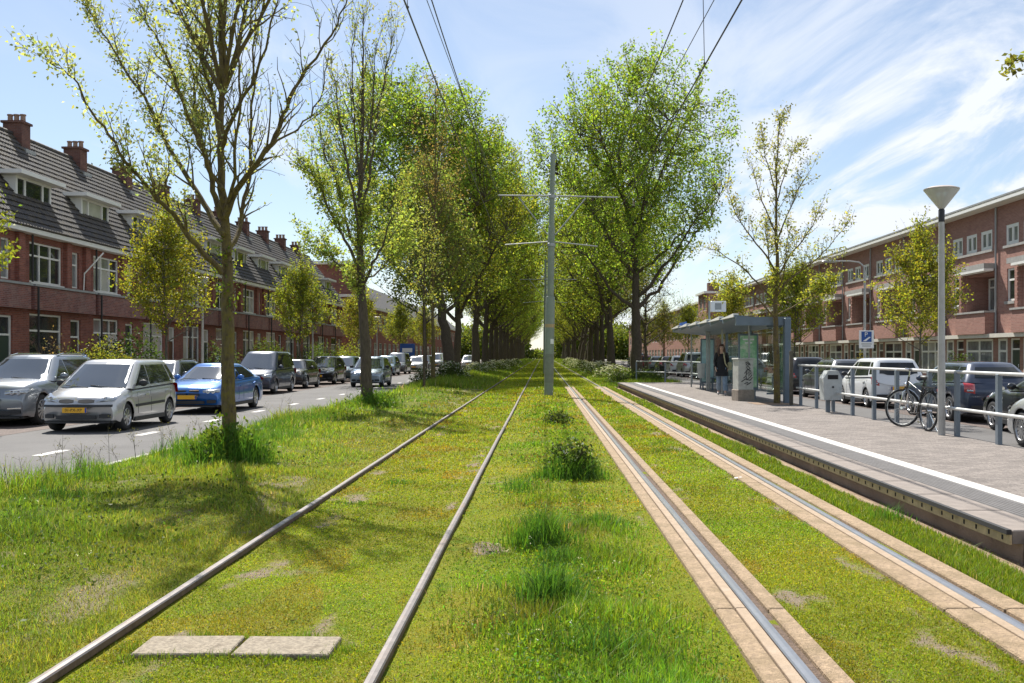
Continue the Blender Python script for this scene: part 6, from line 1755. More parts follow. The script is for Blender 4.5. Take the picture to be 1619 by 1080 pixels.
cc(van, 11.0, 75.0, 0, 'silver', 'silver people carrier seen over the far platform railing', GRC)
cc(wh, 11.0, 82.5, 0, 'white', 'white hatchback seen over the far platform railing', GRC)
cc(nav, 11.0, 90.0, 0, 'black', 'black estate seen past the end of the far railing', GRC)
cc(wag, 11.0, 99.0, 0, 'grey', 'grey estate far along the right kerb', GRC)
cc(wh, 11.0, 108, 0, 'red', 'red hatchback far along the right kerb', GRC)
cc(van, 11.0, 119, 0, 'navy', 'dark blue people carrier farthest along the right kerb', GRC)
# ================================================================ STREET FURNITURE
# ---- catenary masts and wires
def mast_parts():
    a = MB().lathe([(0.168, -0.3), (0.168, 3.66), (0.160, 3.69), (0.124, 3.70), (0.122, 6.25), (0.118, 6.29), (0.098, 6.30), (0.086, 8.98), (0.0, 9.0)], 20).mesh('mast', 'mast_green', 50)
    p = MB().lathe([(0.1695, 0.52), (0.1695, 1.58)], 20).mesh('painted_patch', 'mast_patch', 50)
    b = MB().lathe([(0.171, 2.56), (0.171, 2.68)], 20).mesh('warning_band', 'mast_band', 50)
    c = MB().lathe([(0.132, 5.55), (0.150, 5.56), (0.150, 5.66), (0.132, 5.67)], 16).mesh('collar', 'galvanised', 40)
    c2 = MB().lathe([(0.11, 7.33), (0.13, 7.34), (0.13, 7.46), (0.11, 7.47)], 16).mesh('collar', 'galvanised', 40)
    ar = MB().tube([(-2.00, 0, 7.40), (0, 0, 7.42), (2.42, 0, 7.40)], 0.028, 8).mesh('upper_arm', 'galvanised', 50)
    out = [('mast', a), ('painted_patch', p), ('warning_band', b), ('collar', c), ('collar', c2), ('upper_arm', ar)]
    for sg in (-1, 1):
        out.append(('lower_arm', MB().tube([(sg * 1.71, 0, 5.58), (sg * 0.13, 0, 5.72)], 0.024, 8).mesh('lower_arm', 'galvanised', 50)))
        out.append(('brace', MB().tube([(sg * 1.25, 0, 7.36), (sg * 0.14, 0, 5.98)], 0.024, 8).mesh('brace', 'galvanised', 50)))
        out.append(('wire_hanger', MB().tube([(sg * 1.6, 0, 5.60), (sg * 1.63, 0, 5.45)], 0.016, 6).mesh('wire_hanger', 'bark_brown', 50)))
    for x in (-1.9, -1.45, 1.5, 2.0, 2.32):
        out.append(('insulator', MB().lathe([(0.0, -0.14), (0.03, -0.13), (0.045, -0.09), (0.025, -0.06), (0.045, -0.03), (0.02, 0.0)], 8, origin=(x, 0, 7.39)).mesh('insulator', 'bark_brown', 50)))
    out.append(('number_tag', MB().box(0.03, 0.15, -0.178, -0.165, 1.95, 2.13).mesh('number_tag', 'sign_white')))
    return out
mp_ = mast_parts()
MG_ = 'catenary masts between the tracks'
for k, (y, lab) in enumerate(((37.4, 'green-grey catenary mast with two cross arms, standing between the two tracks'), (79.0, 'second catenary mast, a sliver showing just left of the nearest one'))):
    m_ = thing('catenary_mast', lab, 'mast', (0.22, y, -0.05), 0, MG_)
    m_.rotation_euler = (0, R(1.0) if k == 0 else 0, 0)
    for nm, me in mp_:
        if k == 0 or nm not in ('painted_patch', 'warning_band', 'number_tag'): link(nm, me, m_)
def wire(label, pts, r=0.009):
    p = catmull(pts, 10)
    tag(MB().tube(p, r, 5).build('overhead_wire', 'wire'), label, 'wire', 'overhead wires')
def sag(x0, x1, y0, y1, z0, z1, dip, n=9):
    return [(x0 + (x1 - x0) * t, y0 + (y1 - y0) * t, z0 + (z1 - z0) * t - dip * 4 * t * (1 - t)) for t in np.linspace(0, 1, n)]
wire('contact wire over the left track', [(-1.58, 0.5, 5.6), (-1.60, 20, 5.59), (-1.58, 37.4, 5.60), (-1.6, 74, 5.6), (-1.6, 148, 5.6)], 0.011)
wire('catenary wire above the contact wire of the left track', sag(-1.58, -1.58, 0.5, 37.4, 6.62, 7.25, 0.32) + sag(-1.58, -1.58, 37.4, 74, 7.25, 7.25, 0.5)[1:], 0.010)
wire('thin feeder wire between the wires of the left track', sag(-1.62, -1.50, 0.5, 37.4, 6.0, 7.2, 0.1), 0.006)
wire('contact wire over the right track', [(2.30, 0.5, 5.6), (2.26, 20, 5.59), (2.05, 37.4, 5.6), (2.0, 74, 5.6), (2.0, 148, 5.6)], 0.011)
wire('catenary wire above the right track', sag(2.02, 1.98, 0.5, 37.4, 6.62, 7.25, 0.30) + sag(1.98, 1.98, 37.4, 74, 7.25, 7.25, 0.5)[1:], 0.010)
wire('thin feeder wire above the contact wire of the right track', sag(2.12, 2.25, 0.5, 37.4, 5.52, 7.2, 0.1), 0.006)
def dropper(label, a, b):
    o = MB().tube([a, b], 0.005, 4).ball(a, 0.02, 6, 4).ball(b, 0.02, 6, 4).build('wire_dropper', 'wire'); tag(o, label, 'wire', 'wire droppers')
dropper('wire dropper of the left track wires, the nearer', (-1.58, 11.6, 6.46), (-1.59, 11.9, 5.60))
dropper('wire dropper of the left track wires, the farther', (-1.58, 24, 6.60), (-1.6, 24, 5.6))
dropper('wire dropper of the right track wires, the nearer', (2.02, 12.8, 6.5), (2.27, 14.2, 5.60))
dropper('wire dropper of the right track wires, the farther', (2.0, 24, 6.60), (2.2, 24, 5.6))

# ---- platform railing
FX = 6.86
rail = thing('platform_railing', 'blue-grey posted railing with two pale tubular rails along the back of the platform', 'railing', (FX, 0, Z_PLAT))
post = MB().cbox(-0.035, 0.035, -0.05, 0.05, -0.02, 1.06, 0.008).mesh('post', 'fence_post')
posts_y = [13.66, 15.22, 16.78, 18.33, 19.88, 20.92, 22.45, 23.92, 25.4, 26.75]
posts_y = [12.1, 13.66, 15.22, 16.75, 17.95, 19.6, 20.95, 22.4, 23.9, 25.35, 26.9]
for q in posts_y: link('post', post, rail, (0, q, 0))
for z in (0.98, 0.46):
    MB().tube([(-0.055 if z < 0.9 else 0.0, 9.0, z + (0.085 if z > 0.9 else 0)), (-0.055 if z < 0.9 else 0.0, 27.1, z + (0.085 if z > 0.9 else 0))], 0.028, 10).build('top_rail' if z > 0.9 else 'middle_rail', 'fence_rail', rail, 50)
far = thing('platform_railing', 'far grey railing closing the end of the platform beside the dark bush', 'railing', (0, 0, Z_PLAT))
fp = [(4.72, 51.0), (5.92, 48.9), (6.82, 46.3), (6.86, 43.6)]
for q in fp: link('post', post, far, (*q, -0.12))
MB().tube([(x, y, 1.0) for x, y in fp], 0.03, 8).build('top_rail', 'fence_rail', far, 50)
MB().tube([(x, y, 0.48) for x, y in fp], 0.028, 8).build('middle_rail', 'fence_rail', far, 50)

# ---- lamps
def lamp(label, x, y, z, h, group, s=1.0):
    t = thing('street_lamp', label, 'lamp', (x, y, z), 0, group)
    MB().lathe([(0.062, -0.1), (0.060, 1.2), (0.046, h - 0.78), (0.046, h - 0.56), (0.0, h - 0.56)], 14).build('pole', 'lamp_pole', t, 50)
    MB().lathe([(0.050, h - 0.60), (0.052, h - 0.40), (0.038, h - 0.38)], 14).build('collar', 'car_plastic', t, 50)
    MB().lathe([(0.045, h - 0.38), (0.280, h - 0.075), (0.285, h - 0.06), (0.275, h - 0.06), (0.05, h - 0.36)], 24).build('lamp_shade', 'lamp_glass', t, 50)
    MB().lathe([(0.0, h - 0.36), (0.045, h - 0.35), (0.05, h - 0.22), (0.02, h - 0.12), (0.0, h - 0.12)], 10).build('bulb', 'sign_white', t, 50)
    MB().lathe([(0.288, h - 0.062), (0.290, h - 0.045), (0.20, h - 0.012), (0.0, h)], 24).build('cap', 'lamp_cap', t, 60)
    return t
LG = 'cone-headed street lamps'
L0 = lamp('tall grey lamp post with a wide glass cone standing on the platform by the bicycle', 6.70, 17.0, Z_PLAT, 4.18, LG)
for (x, y, lab) in ((-13.75, 40.9, 'slim lamp post on the left pavement just left of the mossy maple trunk'), (-13.75, 60.5, 'slim lamp post on the left pavement beside the second street tree'), (-13.75, 84, 'slim lamp post on the left pavement behind the second maple')):
    copy_tree(L0, (x, y, Z_WALK), 0, lab, LG, scale=(0.95, 0.95, 1.12))
sp2 = thing('street_lamp', 'bent-arm lamp post on the right pavement carrying a blue parking sign', 'lamp', (12.7, 39.9, Z_WALK))
MB().tube([(0, 0, -0.1), (0, 0, 4.7), (-0.04, 0, 5.02), (-0.22, 0, 5.17), (-0.6, 0, 5.22), (-1.0, 0, 5.22)], [0.06, 0.045, 0.035, 0.03, 0.03, 0.03], 10).build('pole', 'lamp_pole', sp2, 50)
MB().ball((-1.35, 0, 5.21), (0.36, 0.12, 0.06), 12, 6).build('lamp_head', 'galvanised', sp2, 60)
sg_ = thing('parking_sign', 'white sign with a blue P panel fixed to the bent-arm lamp post', 'sign', (12.72, 39.76, 2.05))
MB().cbox(-0.29, 0.29, -0.012, 0.012, -0.30, 0.40, 0.008).build('panel', 'sign_white', sg_)
MB().box(-0.20, 0.20, -0.0155, -0.0125, -0.05, 0.36).build('blue_panel', 'sign_blue', sg_)
t = link('letter', text_mesh('P', 0.25, 'sign_white', 0.001), sg_, (-0.02, -0.018, 0.235)); t.rotation_euler = (R(90), 0, 0)
for z_, w_ in ((-0.13, 0.20), (-0.21, 0.17)): MB().box(-w_, w_, -0.0135, -0.0122, z_ - 0.018, z_ + 0.018).build('print_line', 'lead_grey', sg_)
MB().add([(-0.15, -0.018, -0.02), (-0.02, -0.018, -0.02), (0.17, -0.018, 0.14), (0.10, -0.018, 0.15)], [(0, 1, 2, 3)]).build('disc_symbol', 'sign_white', sg_)

# ---- litter bin on its post
bn = thing('litter_bin', 'pale grey litter bin with a peaked hood on the platform railing', 'bin', (6.70, 23.55, Z_PLAT))
mb = MB()
pr = [(-0.20, 0.30), (0.20, 0.30), (0.22, 0.80), (0.12, 0.98), (-0.10, 0.98), (-0.22, 0.80)]
mb.add([(x, -0.19, z) for x, z in pr] + [(x, 0.19, z) for x, z in pr], [(0, 1, 2, 3, 4, 5), (11, 10, 9, 8, 7, 6)] + [(i, 6 + i, 6 + (i + 1) % 6, (i + 1) % 6) for i in range(6)])
mb.build('body', 'bin_grey', bn)
MB().box(-0.12, 0.12, -0.196, -0.1905, 0.78, 0.88).build('opening', 'dark_void', bn)
MB().cbox(-0.05, 0.05, 0.192, 0.26, -0.02, 0.9, 0.008).build('post', 'fence_post', bn)
MB().tube([(0, -0.195, 0.60), (0, -0.205, 0.60)], 0.025, 10).build('lock', 'car_plastic', bn)

# ---- cabinet with a scribbled tag
cb = thing('switch_cabinet', 'pale switch cabinet on a brown plinth with a black scribbled tag', 'cabinet', (5.86, 29.6, Z_PLAT), R(12))
MB().cbox(-0.26, 0.26, -0.24, 0.24, 0.0, 0.33, 0.015).build('plinth', 'cabinet_base', cb)
MB().cbox(-0.235, 0.235, -0.215, 0.215, 0.332, 1.20, 0.015).build('box', 'cabinet_pale', cb)
MB().cbox(-0.26, 0.26, -0.24, 0.24, 1.202, 1.245, 0.012).build('lid', 'cabinet_pale', cb)
MB().box(-0.002, 0.002, -0.2185, -0.2155, 0.36, 1.18).build('door_gap', 'dark_void', cb)
mb = MB()
def scr(pts): mb.tube([(x, -0.2205, z) for x, z in pts], 0.013, 5)
scr([(-0.02, 1.10), (0.06, 1.14), (0.12, 1.08), (0.05, 1.03), (0.00, 1.06), (0.05, 1.10), (0.14, 1.04)])
scr([(0.0, 0.98), (0.08, 1.00), (0.13, 0.95), (0.05, 0.90), (0.02, 0.95), (0.10, 0.90), (0.15, 0.86)])
scr([(-0.05, 0.80), (0.03, 0.90), (0.01, 0.76), (0.10, 0.86), (0.08, 0.72), (0.16, 0.82)])
scr([(-0.08, 0.66), (0.0, 0.74), (0.02, 0.62), (0.14, 0.70), (0.18, 0.76)])
scr([(-0.14, 0.56), (-0.02, 0.64), (0.12, 0.60), (0.20, 0.68)])
scr([(-0.05, 0.50), (0.06, 0.55), (0.02, 0.46), (0.15, 0.54)])
mb.build('graffiti', 'graffiti', cb)

# ---- tram shelter
sh = thing('tram_shelter', 'blue-grey steel tram shelter with glass walls and a stepped flat roof', 'shelter', (0, 0, Z_PLAT))
y0, y1, xf, xb = 28.3, 42.2, 5.36, 6.80
mb = MB(); n = 6
for k in range(n):
    a = y0 + (y1 - y0) * k / n; b = y0 + (y1 - y0) * (k + 1) / n - 0.05
    z = 2.36
    v = [(xf, a, z + 0.10), (xb + 0.12, a, z - 0.08), (xb + 0.12, b, z - 0.14), (xf + 0.06, b, z + 0.02)]
    mb.add([(x, y, q) for x, y, q in v] + [(x, y, q - 0.11) for x, y, q in v], [(0, 1, 2, 3), (7, 6, 5, 4), (0, 4, 5, 1), (1, 5, 6, 2), (2, 6, 7, 3), (3, 7, 4, 0)])
mb.build('roof', 'shelter_steel', sh)
MB().box(xf + 0.02, xb + 0.10, y0 - 0.16, y0 - 0.004, 2.16, 2.40).build('roof_end_beam', 'shelter_steel', sh)
mb = MB()
for k in range(n):
    a = y0 + (y1 - y0) * k / n
    b = a + (y1 - y0) / n - 0.25
    mb = MB().add([(xf - 0.03, a + 0.02, 2.40), (xf - 0.03, b, 2.395), (xf - 0.03, b, 2.41), (xf - 0.03, a + 0.02, 2.50), (xf + 0.12, a + 0.02, 2.40), (xf + 0.12, b, 2.395), (xf + 0.12, b, 2.41), (xf + 0.12, a + 0.02, 2.50)], [(0, 3, 2, 1), (4, 5, 6, 7), (0, 1, 5, 4), (1, 2, 6, 5), (2, 3, 7, 6), (3, 0, 4, 7)])
    mb.build('roof_edge_plate', 'white_paint', sh)
col = MB().cbox(-0.045, 0.045, -0.07, 0.07, -0.01, 2.24, 0.01).mesh('column', 'shelter_steel')
big = MB().cbox(-0.09, 0.09, -0.10, 0.10, -0.01, 2.36, 0.012).mesh('end_column', 'shelter_steel')
link('end_column', big, sh, (xb, y0 - 0.25 + 0.12, 0))
for y in (33.2, 37.4, 41.9): link('column', col, sh, (xb, y, 0))
pole_ = MB().tube([(0, 0, -0.01), (0, 0, 2.32)], 0.032, 10).mesh('front_pole', 'galvanised', 50)
for y in (30.0, 34.6, 37.8, 41.8): link('front_pole', pole_, sh, (6.14 if y != 30 else 6.12, y, 0))
for (a, b) in ((28.5, 33.1), (33.32, 37.28), (37.52, 41.8)):
    m_ = (a + b) / 2
    for (c, d) in ((a, m_ - 0.02), (m_ + 0.02, b)):
        MB().box(xb - 0.006, xb + 0.006, c, d, 0.28, 2.15).build('glass_panel', 'clear_glass', sh)
MB().box(6.3, xb - 0.1, 28.36, 28.372, 0.28, 2.12).build('glass_panel', 'clear_glass', sh)
MB().box(6.22, xb - 0.1, 41.95, 41.962, 0.28, 2.12).build('glass_panel', 'clear_glass', sh)
MB().box(6.28, xb - 0.09, 28.35, 28.40, 2.122, 2.17).box(6.28, xb - 0.09, 28.35, 28.40, 0.23, 0.278).build('glass_frame', 'shelter_steel', sh)
mb = MB()
for (a, b) in ((28.5, 33.1), (33.32, 37.28), (37.52, 41.8)):
    mb.box(xb - 0.03, xb + 0.03, a - 0.08, b + 0.1, 2.152, 2.2).box(xb - 0.02, xb + 0.02, a - 0.08, b + 0.1, 0.22, 0.278)
mb.build('wall_rail', 'shelter_steel', sh)
mb = MB().box(6.26, 6.62, 38.0, 41.0, 0.44, 0.48); mb.box(6.40, 6.46, 38.3, 38.36, 0, 0.438).box(6.40, 6.46, 40.6, 40.66, 0, 0.438)
mb.build('bench', 'shelter_steel', sh)
MB().box(xf + 0.10, xf + 0.14, 38.6, 40.4, 2.47, 2.60).build('name_board', 'sign_blue', sh)
ps = thing('poster_case', 'green and white advertising poster in a glazed case at the near end of the shelter', 'poster', (6.20, 30.55, Z_PLAT), 0)
MB().cbox(-0.30, 0.30, -0.06, 0.06, 0.28, 1.98, 0.015).build('case', 'shelter_steel', ps)
MB().box(-0.25, 0.25, -0.066, -0.062, 0.36, 1.92).build('poster', 'poster_green', ps)
mb = MB().box(-0.22, -0.17, -0.05, 0.05, -0.005, 0.279).box(0.17, 0.22, -0.05, 0.05, -0.005, 0.279); mb.build('foot', 'shelter_steel', ps)
mb = MB()
for k, (w, z) in enumerate(((0.34, 1.78), (0.22, 1.68), (0.36, 1.20), (0.26, 0.62))): mb.box(-w / 2, w / 2, -0.069, -0.0665, z, z + 0.045)
mb.build('poster_print', 'sign_white', ps)
tl = thing('poster_case', 'teal poster in a glazed case towards the far end of the shelter', 'poster', (6.30, 38.7, Z_PLAT), 0)
MB().cbox(-0.26, 0.26, -0.05, 0.05, 0.25, 1.95, 0.015).build('case', 'shelter_steel', tl)
MB().box(-0.22, 0.22, -0.056, -0.052, 0.32, 1.9).build('poster', 'poster_teal', tl)
MB().box(-0.20, -0.15, -0.04, 0.04, -0.005, 0.249).box(0.15, 0.20, -0.04, 0.04, -0.005, 0.249).build('foot', 'shelter_steel', tl)
b2_ = thing('litter_bin', 'small pale bin on a post beyond the shelter front poles', 'bin', (6.05, 38.6, Z_PLAT))
MB().lathe([(0.0, 0.45), (0.13, 0.45), (0.17, 1.0), (0.14, 1.02), (0.0, 1.0)], 12).build('body', 'bin_grey', b2_, 50)
MB().tube([(0, 0.2, 0), (0, 0.2, 1.0)], 0.03, 8).build('post', 'fence_post', b2_, 50)
st_ = thing('stop_sign_pole', 'tall pole with a white route box rising behind the shelter roof', 'sign', (6.25, 37.95, Z_PLAT))
MB().tube([(0, 0, -0.01), (0, 0, 3.35)], 0.04, 10).build('pole', 'galvanised', st_, 50)
MB().cbox(0.05, 0.62, -0.06, 0.06, 2.95, 3.35, 0.015).build('route_box', 'sign_white', st_)
MB().box(0.20, 0.44, -0.066, -0.062, 3.03, 3.27).build('symbol', 'lead_grey', st_)
wp = thing('wooden_post', 'short wooden post beside the platform tree', 'post', (6.62, 26.95, Z_PLAT))
MB().cbox(-0.045, 0.045, -0.045, 0.045, -0.02, 1.45, 0.01).build('post', 'bark_grey', wp)
wp.children[0].name = 'stake'
bd = thing('information_sign', 'dark blue information sign with a white panel on the left pavement, behind the sapling', 'sign', (-13.5, 101, Z_WALK))
MB().cbox(-0.75, 0.75, -0.14, 0.14, 0.0, 2.6, 0.06).build('panel', 'sign_blue', bd)
MB().box(-0.5, 0.5, -0.146, -0.142, 1.75, 2.15).build('white_panel', 'sign_white', bd)
# awning of the shop at the corner, garden walls
def garden_walls(n, pitch, y0, x, a0, a1, mat, label, group):
    bw = MB().box(-0.11, 0.11, a0, a1, -0.05, 0.62).mesh('brickwork', mat); cp = MB().box(-0.15, 0.15, a0 - 0.03, a1 + 0.03, 0.622, 0.69).mesh('coping', 'stone_sill')
    for k in range(-1, n):
        t = thing('garden_wall', label, 'wall', (x, y0 + pitch * k, Z_WALK), 0, group)
        link('brickwork', bw, t); link('coping', cp, t)
garden_walls(11, HW, 37.6, -16.1, 1.2, HW - 0.04, 'brick_dark', 'low dark brick garden wall in front of the left terrace', 'garden walls on the left')
garden_walls(12, RW, 47.95, 18.7, 0.2, RW - 1.1, 'brick_rose', 'low red brick garden wall in front of the right terrace', 'garden walls on the right')
# ---- bicycle leaning on the railing
def bicycle_meshes():
    r = 0.335
    tyre = MB(); k = 28
    ringp = [(0, math.cos(2 * math.pi * i / k) * r, math.sin(2 * math.pi * i / k) * r) for i in range(k + 1)]
    tyre.tube(ringp, 0.021, 6, cap=False)
    rim = MB().tube([(0, y * 0.93, z * 0.93) for _, y, z in ringp], 0.012, 5, cap=False)
    sp = MB()
    for i in range(18):
        a = 2 * math.pi * i / 18; sp.tube([(0.012 * (-1) ** i, math.cos(a) * 0.02, math.sin(a) * 0.02), (0, math.cos(a + 0.12) * r * 0.93, math.sin(a + 0.12) * r * 0.93)], 0.0022, 3, cap=False)
    hub = MB().tube([(-0.04, 0, 0), (0.04, 0, 0)], 0.028, 8)
    return tyre.mesh('tyre', 'tyre', 60), rim.mesh('rim', 'galvanised', 60), sp.mesh('spokes', 'galvanised'), hub.mesh('wheel', 'chrome', 50)
ty, rm, sp3, hb = bicycle_meshes()
def bicycle(label, loc, rz, tilt=0.0, steer=0.6, paint='paint_black', group=None):
    b = thing('bicycle', label, 'bicycle', loc, rz, group); b.rotation_euler = (0, tilt, rz)
    r = 0.356
    w = link('wheel', hb, b, (0, 0, r)); link('tyre', ty, w); link('rim', rm, w); tag(link('spokes', sp3, w), kind='stuff')
    w2 = link('wheel', hb, b, (0, 1.06, r)); w2.rotation_euler = (0, 0, steer); link('tyre', ty, w2); link('rim', rm, w2); tag(link('spokes', sp3, w2), kind='stuff')
    bb, hd, seat = (0, 0.44, 0.30), (0, 0.90, 0.86), (0, 0.26, 0.86)
    f = MB().tube([(0, 0, r), bb], 0.011, 6).tube([(0.0, 0, r), (0, 0.27, 0.72)], 0.010, 6).tube([bb, seat], 0.017, 8).tube([bb, (0, 0.93, 0.72)], 0.018, 8).tube([(0, 0.30, 0.66), hd], 0.016, 8).tube([(0, 0.95, 0.66), (0, 0.87, 0.95)], 0.020, 8)
    f.build('frame', paint, b, 50)
    q = math.sin(steer) * 0.08
    MB().tube([(0.05, 1.06 - q * .3, r), (0.05, 0.97, 0.66), (0, 0.95, 0.70)], 0.012, 6).tube([(-0.05, 1.06 + q * .3, r), (-0.05, 0.97, 0.66), (0, 0.95, 0.70)], 0.012, 6).build('fork', 'chrome', b, 50)
    MB().ball((0, 0.22, 0.95), (0.085, 0.13, 0.035), 12, 6).tube([seat, (0, 0.235, 0.93)], 0.012, 6).build('saddle', 'car_plastic', b, 60)
    c, s = math.cos(steer), math.sin(steer)
    hbp = [(-0.29, -0.20, 1.06), (-0.27, -0.06, 1.09), (-0.12, 0.02, 1.10), (0, 0.03, 1.08), (0.12, 0.02, 1.10), (0.27, -0.06, 1.09), (0.29, -0.20, 1.06)]
    H_ = MB().tube([(x * c - y * s, 0.85 + x * s + y * c, z) for x, y, z in hbp], 0.013, 6).tube([(0, 0.87, 0.94), (0, 0.85, 1.08)], 0.014, 6)
    H_.build('handlebar', 'chrome', b, 50)
    g = MB()
    for e in (0, 6):
        x, y, z = hbp[e]; x2, y2, z2 = hbp[1 if e == 0 else 5]
        p = lambda x, y, z: (x * c - y * s, 0.85 + x * s + y * c, z)
        g.tube([p(x, y, z), p((x + x2 * 0.8) / 1.8, (y + y2 * 0.8) / 1.8, z + 0.012)], 0.019, 6)
    g.build('grip', 'car_plastic', b, 50)
    for cy, st in ((0.0, 0.0), (1.06, steer)):
        m_ = MB(); pts = []
        for a in np.linspace(R(200), R(20) if cy == 0 else R(30), 10):
            y, z = math.cos(a) * 0.375, math.sin(a) * 0.375
            pts.append((-y * math.sin(st) * (1 if st else 0), cy + y * math.cos(st), r + z))
        for i in range(9): m_.beam(pts[i], pts[i + 1], 0.045, 0.006)
        m_.build('mudguard', 'paint_black', b)
    MB().box(-0.06, 0.06, -0.28, 0.22, 0.765, 0.785).tube([(0.055, -0.2, 0.77), (0.055, 0, r)], 0.006, 5).tube([(-0.055, -0.2, 0.77), (-0.055, 0, r)], 0.006, 5).build('luggage_rack', 'car_plastic', b)
    MB().tube([(-0.13, 0.44, 0.30), (0.13, 0.44, 0.30)], 0.012, 6).tube([(0.06, 0.44, 0.30), (0.065, 0.50, 0.14)], 0.010, 6).tube([(-0.06, 0.44, 0.30), (-0.065, 0.38, 0.46)], 0.010, 6).box(0.06, 0.15, 0.455, 0.545, 0.125, 0.15).box(-0.15, -0.06, 0.335, 0.425, 0.45, 0.475).build('crank', 'chrome', b)
    MB().lathe([(0.0, -0.006), (0.095, -0.006), (0.095, 0.006), (0.0, 0.006)], 18, origin=(0.035, 0.44, 0.30), axis='X').beam((0.035, 0.44, 0.375), (0.035, 0.02, 0.39), 0.03, 0.02).build('chain_guard', 'car_plastic', b)
    MB().ball((0, 1.02 - 0.05, 0.80), (0.045, 0.05, 0.045), 10, 6).build('front_lamp', 'chrome', b, 60)
    MB().ball((0, -0.29, 0.74), (0.03, 0.02, 0.035), 8, 6).build('rear_lamp', 'tail_lamp', b, 60)
    MB().tube([(0.03, 0.05, r - 0.02), (0.16, -0.04, 0.0)], 0.009, 5).build('kickstand', 'chrome', b)
    return b
bk = bicycle('city bicycle with silver mudguarded wheels leaning on the railing beside the lamp post', (6.79, 17.85, Z_PLAT), R(5), R(4), R(36))
BG = 'bicycles parked beyond the platform end'
for i, (x, y, rz) in enumerate(((7.05, 78.0, 1.2), (7.15, 79.0, 1.35), (7.1, 80.2, 1.1), (7.2, 81.3, 1.4))):
    o = copy_tree(bk, (x, y, Z_ROAD), rz, 'far bicycle in the parked row behind the avenue trunk, %s from the road end' % ORD[i], BG); o.rotation_euler = (0, 0.1, rz)

# ---- the walking woman
def skin_body(name, verts, edges, radii, mat, parent, sub=2, root=0, loc=None):
    me = bpy.data.meshes.new(name); me.from_pydata([tuple(v) for v in verts], edges, [])
    me.materials.append(M[mat]); o = link(name, me, parent, loc)
    sm = o.modifiers.new('skin', 'SKIN'); sm.use_smooth_shade = True; sm.branch_smoothing = 0.4
    if not me.skin_vertices: me.attributes  # layer is made by the modifier
    lay = me.skin_vertices[0] if len(me.skin_vertices) else None
    for i, r in enumerate(radii):
        rr = r if isinstance(r, tuple) else (r, r)
        me.skin_vertices[0].data[i].radius = rr
        me.skin_vertices[0].data[i].use_root = (i == root)
    s = o.modifiers.new('smooth', 'SUBSURF'); s.levels = sub; s.render_levels = sub
    # bake to a plain mesh
    dg = bpy.context.evaluated_depsgraph_get(); dg.update()
    m2 = bpy.data.meshes.new_from_object(o.evaluated_get(dg)); m2.name = name
    o.modifiers.clear(); o.data = m2
    m2.materials.clear(); m2.materials.append(M[mat])
    m2.polygons.foreach_set('use_smooth', [True] * len(m2.polygons))
    return o
wm = thing('person', 'woman in a long black jacket and light jeans walking towards the camera along the platform', 'person', (5.92, 33.5, Z_PLAT), R(172))
# local: +Y is the way she walks; left leg ahead
hip = 0.88
V = {'pel': (0, 0, hip), 'wai': (0, 0.01, 1.04), 'che': (0, 0.03, 1.24), 'ubk': (0, 0.02, 1.37), 'nek': (0, 0.035, 1.445), 'hd0': (0, 0.055, 1.50), 'hd1': (0, 0.06, 1.57), 'hd2': (0, 0.05, 1.63),
     'shL': (-0.15, 0.02, 1.375), 'elL': (-0.21, -0.06, 1.11), 'wrL': (-0.20, 0.05, 0.88), 'haL': (-0.19, 0.08, 0.82),
     'shR': (0.15, 0.02, 1.375), 'elR': (0.22, -0.02, 1.12), 'wrR': (0.20, 0.12, 0.93), 'haR': (0.19, 0.16, 0.87),
     'hpL': (-0.085, 0, 0.85), 'knL': (-0.10, 0.20, 0.47), 'anL': (-0.11, 0.30, 0.10), 'toL': (-0.12, 0.44, 0.055),
     'hpR': (0.085, 0, 0.85), 'knR': (0.09, 0.02, 0.46), 'anR': (0.09, -0.24, 0.12), 'toR': (0.10, -0.13, 0.045)}
E = [('pel', 'wai'), ('wai', 'che'), ('che', 'ubk'), ('ubk', 'nek'), ('nek', 'hd0'), ('hd0', 'hd1'), ('hd1', 'hd2'), ('ubk', 'shL'), ('shL', 'elL'), ('elL', 'wrL'), ('wrL', 'haL'), ('ubk', 'shR'), ('shR', 'elR'), ('elR', 'wrR'), ('wrR', 'haR'),
     ('pel', 'hpL'), ('hpL', 'knL'), ('knL', 'anL'), ('anL', 'toL'), ('pel', 'hpR'), ('hpR', 'knR'), ('knR', 'anR'), ('anR', 'toR')]
Rd = {'pel': .13, 'wai': (.115, .095), 'che': (.135, .10), 'ubk': (.12, .085), 'nek': .046, 'hd0': (.058, .066), 'hd1': (.074, .090), 'hd2': (.070, .082), 'shL': .056, 'shR': .056, 'elL': .040, 'elR': .040, 'wrL': .027, 'wrR': .027, 'haL': (.036, .02), 'haR': (.036, .02),
      'hpL': .085, 'hpR': .085, 'knL': .055, 'knR': .055, 'anL': .036, 'anR': .036, 'toL': (.038, .026), 'toR': (.038, .026)}
names = list(V)
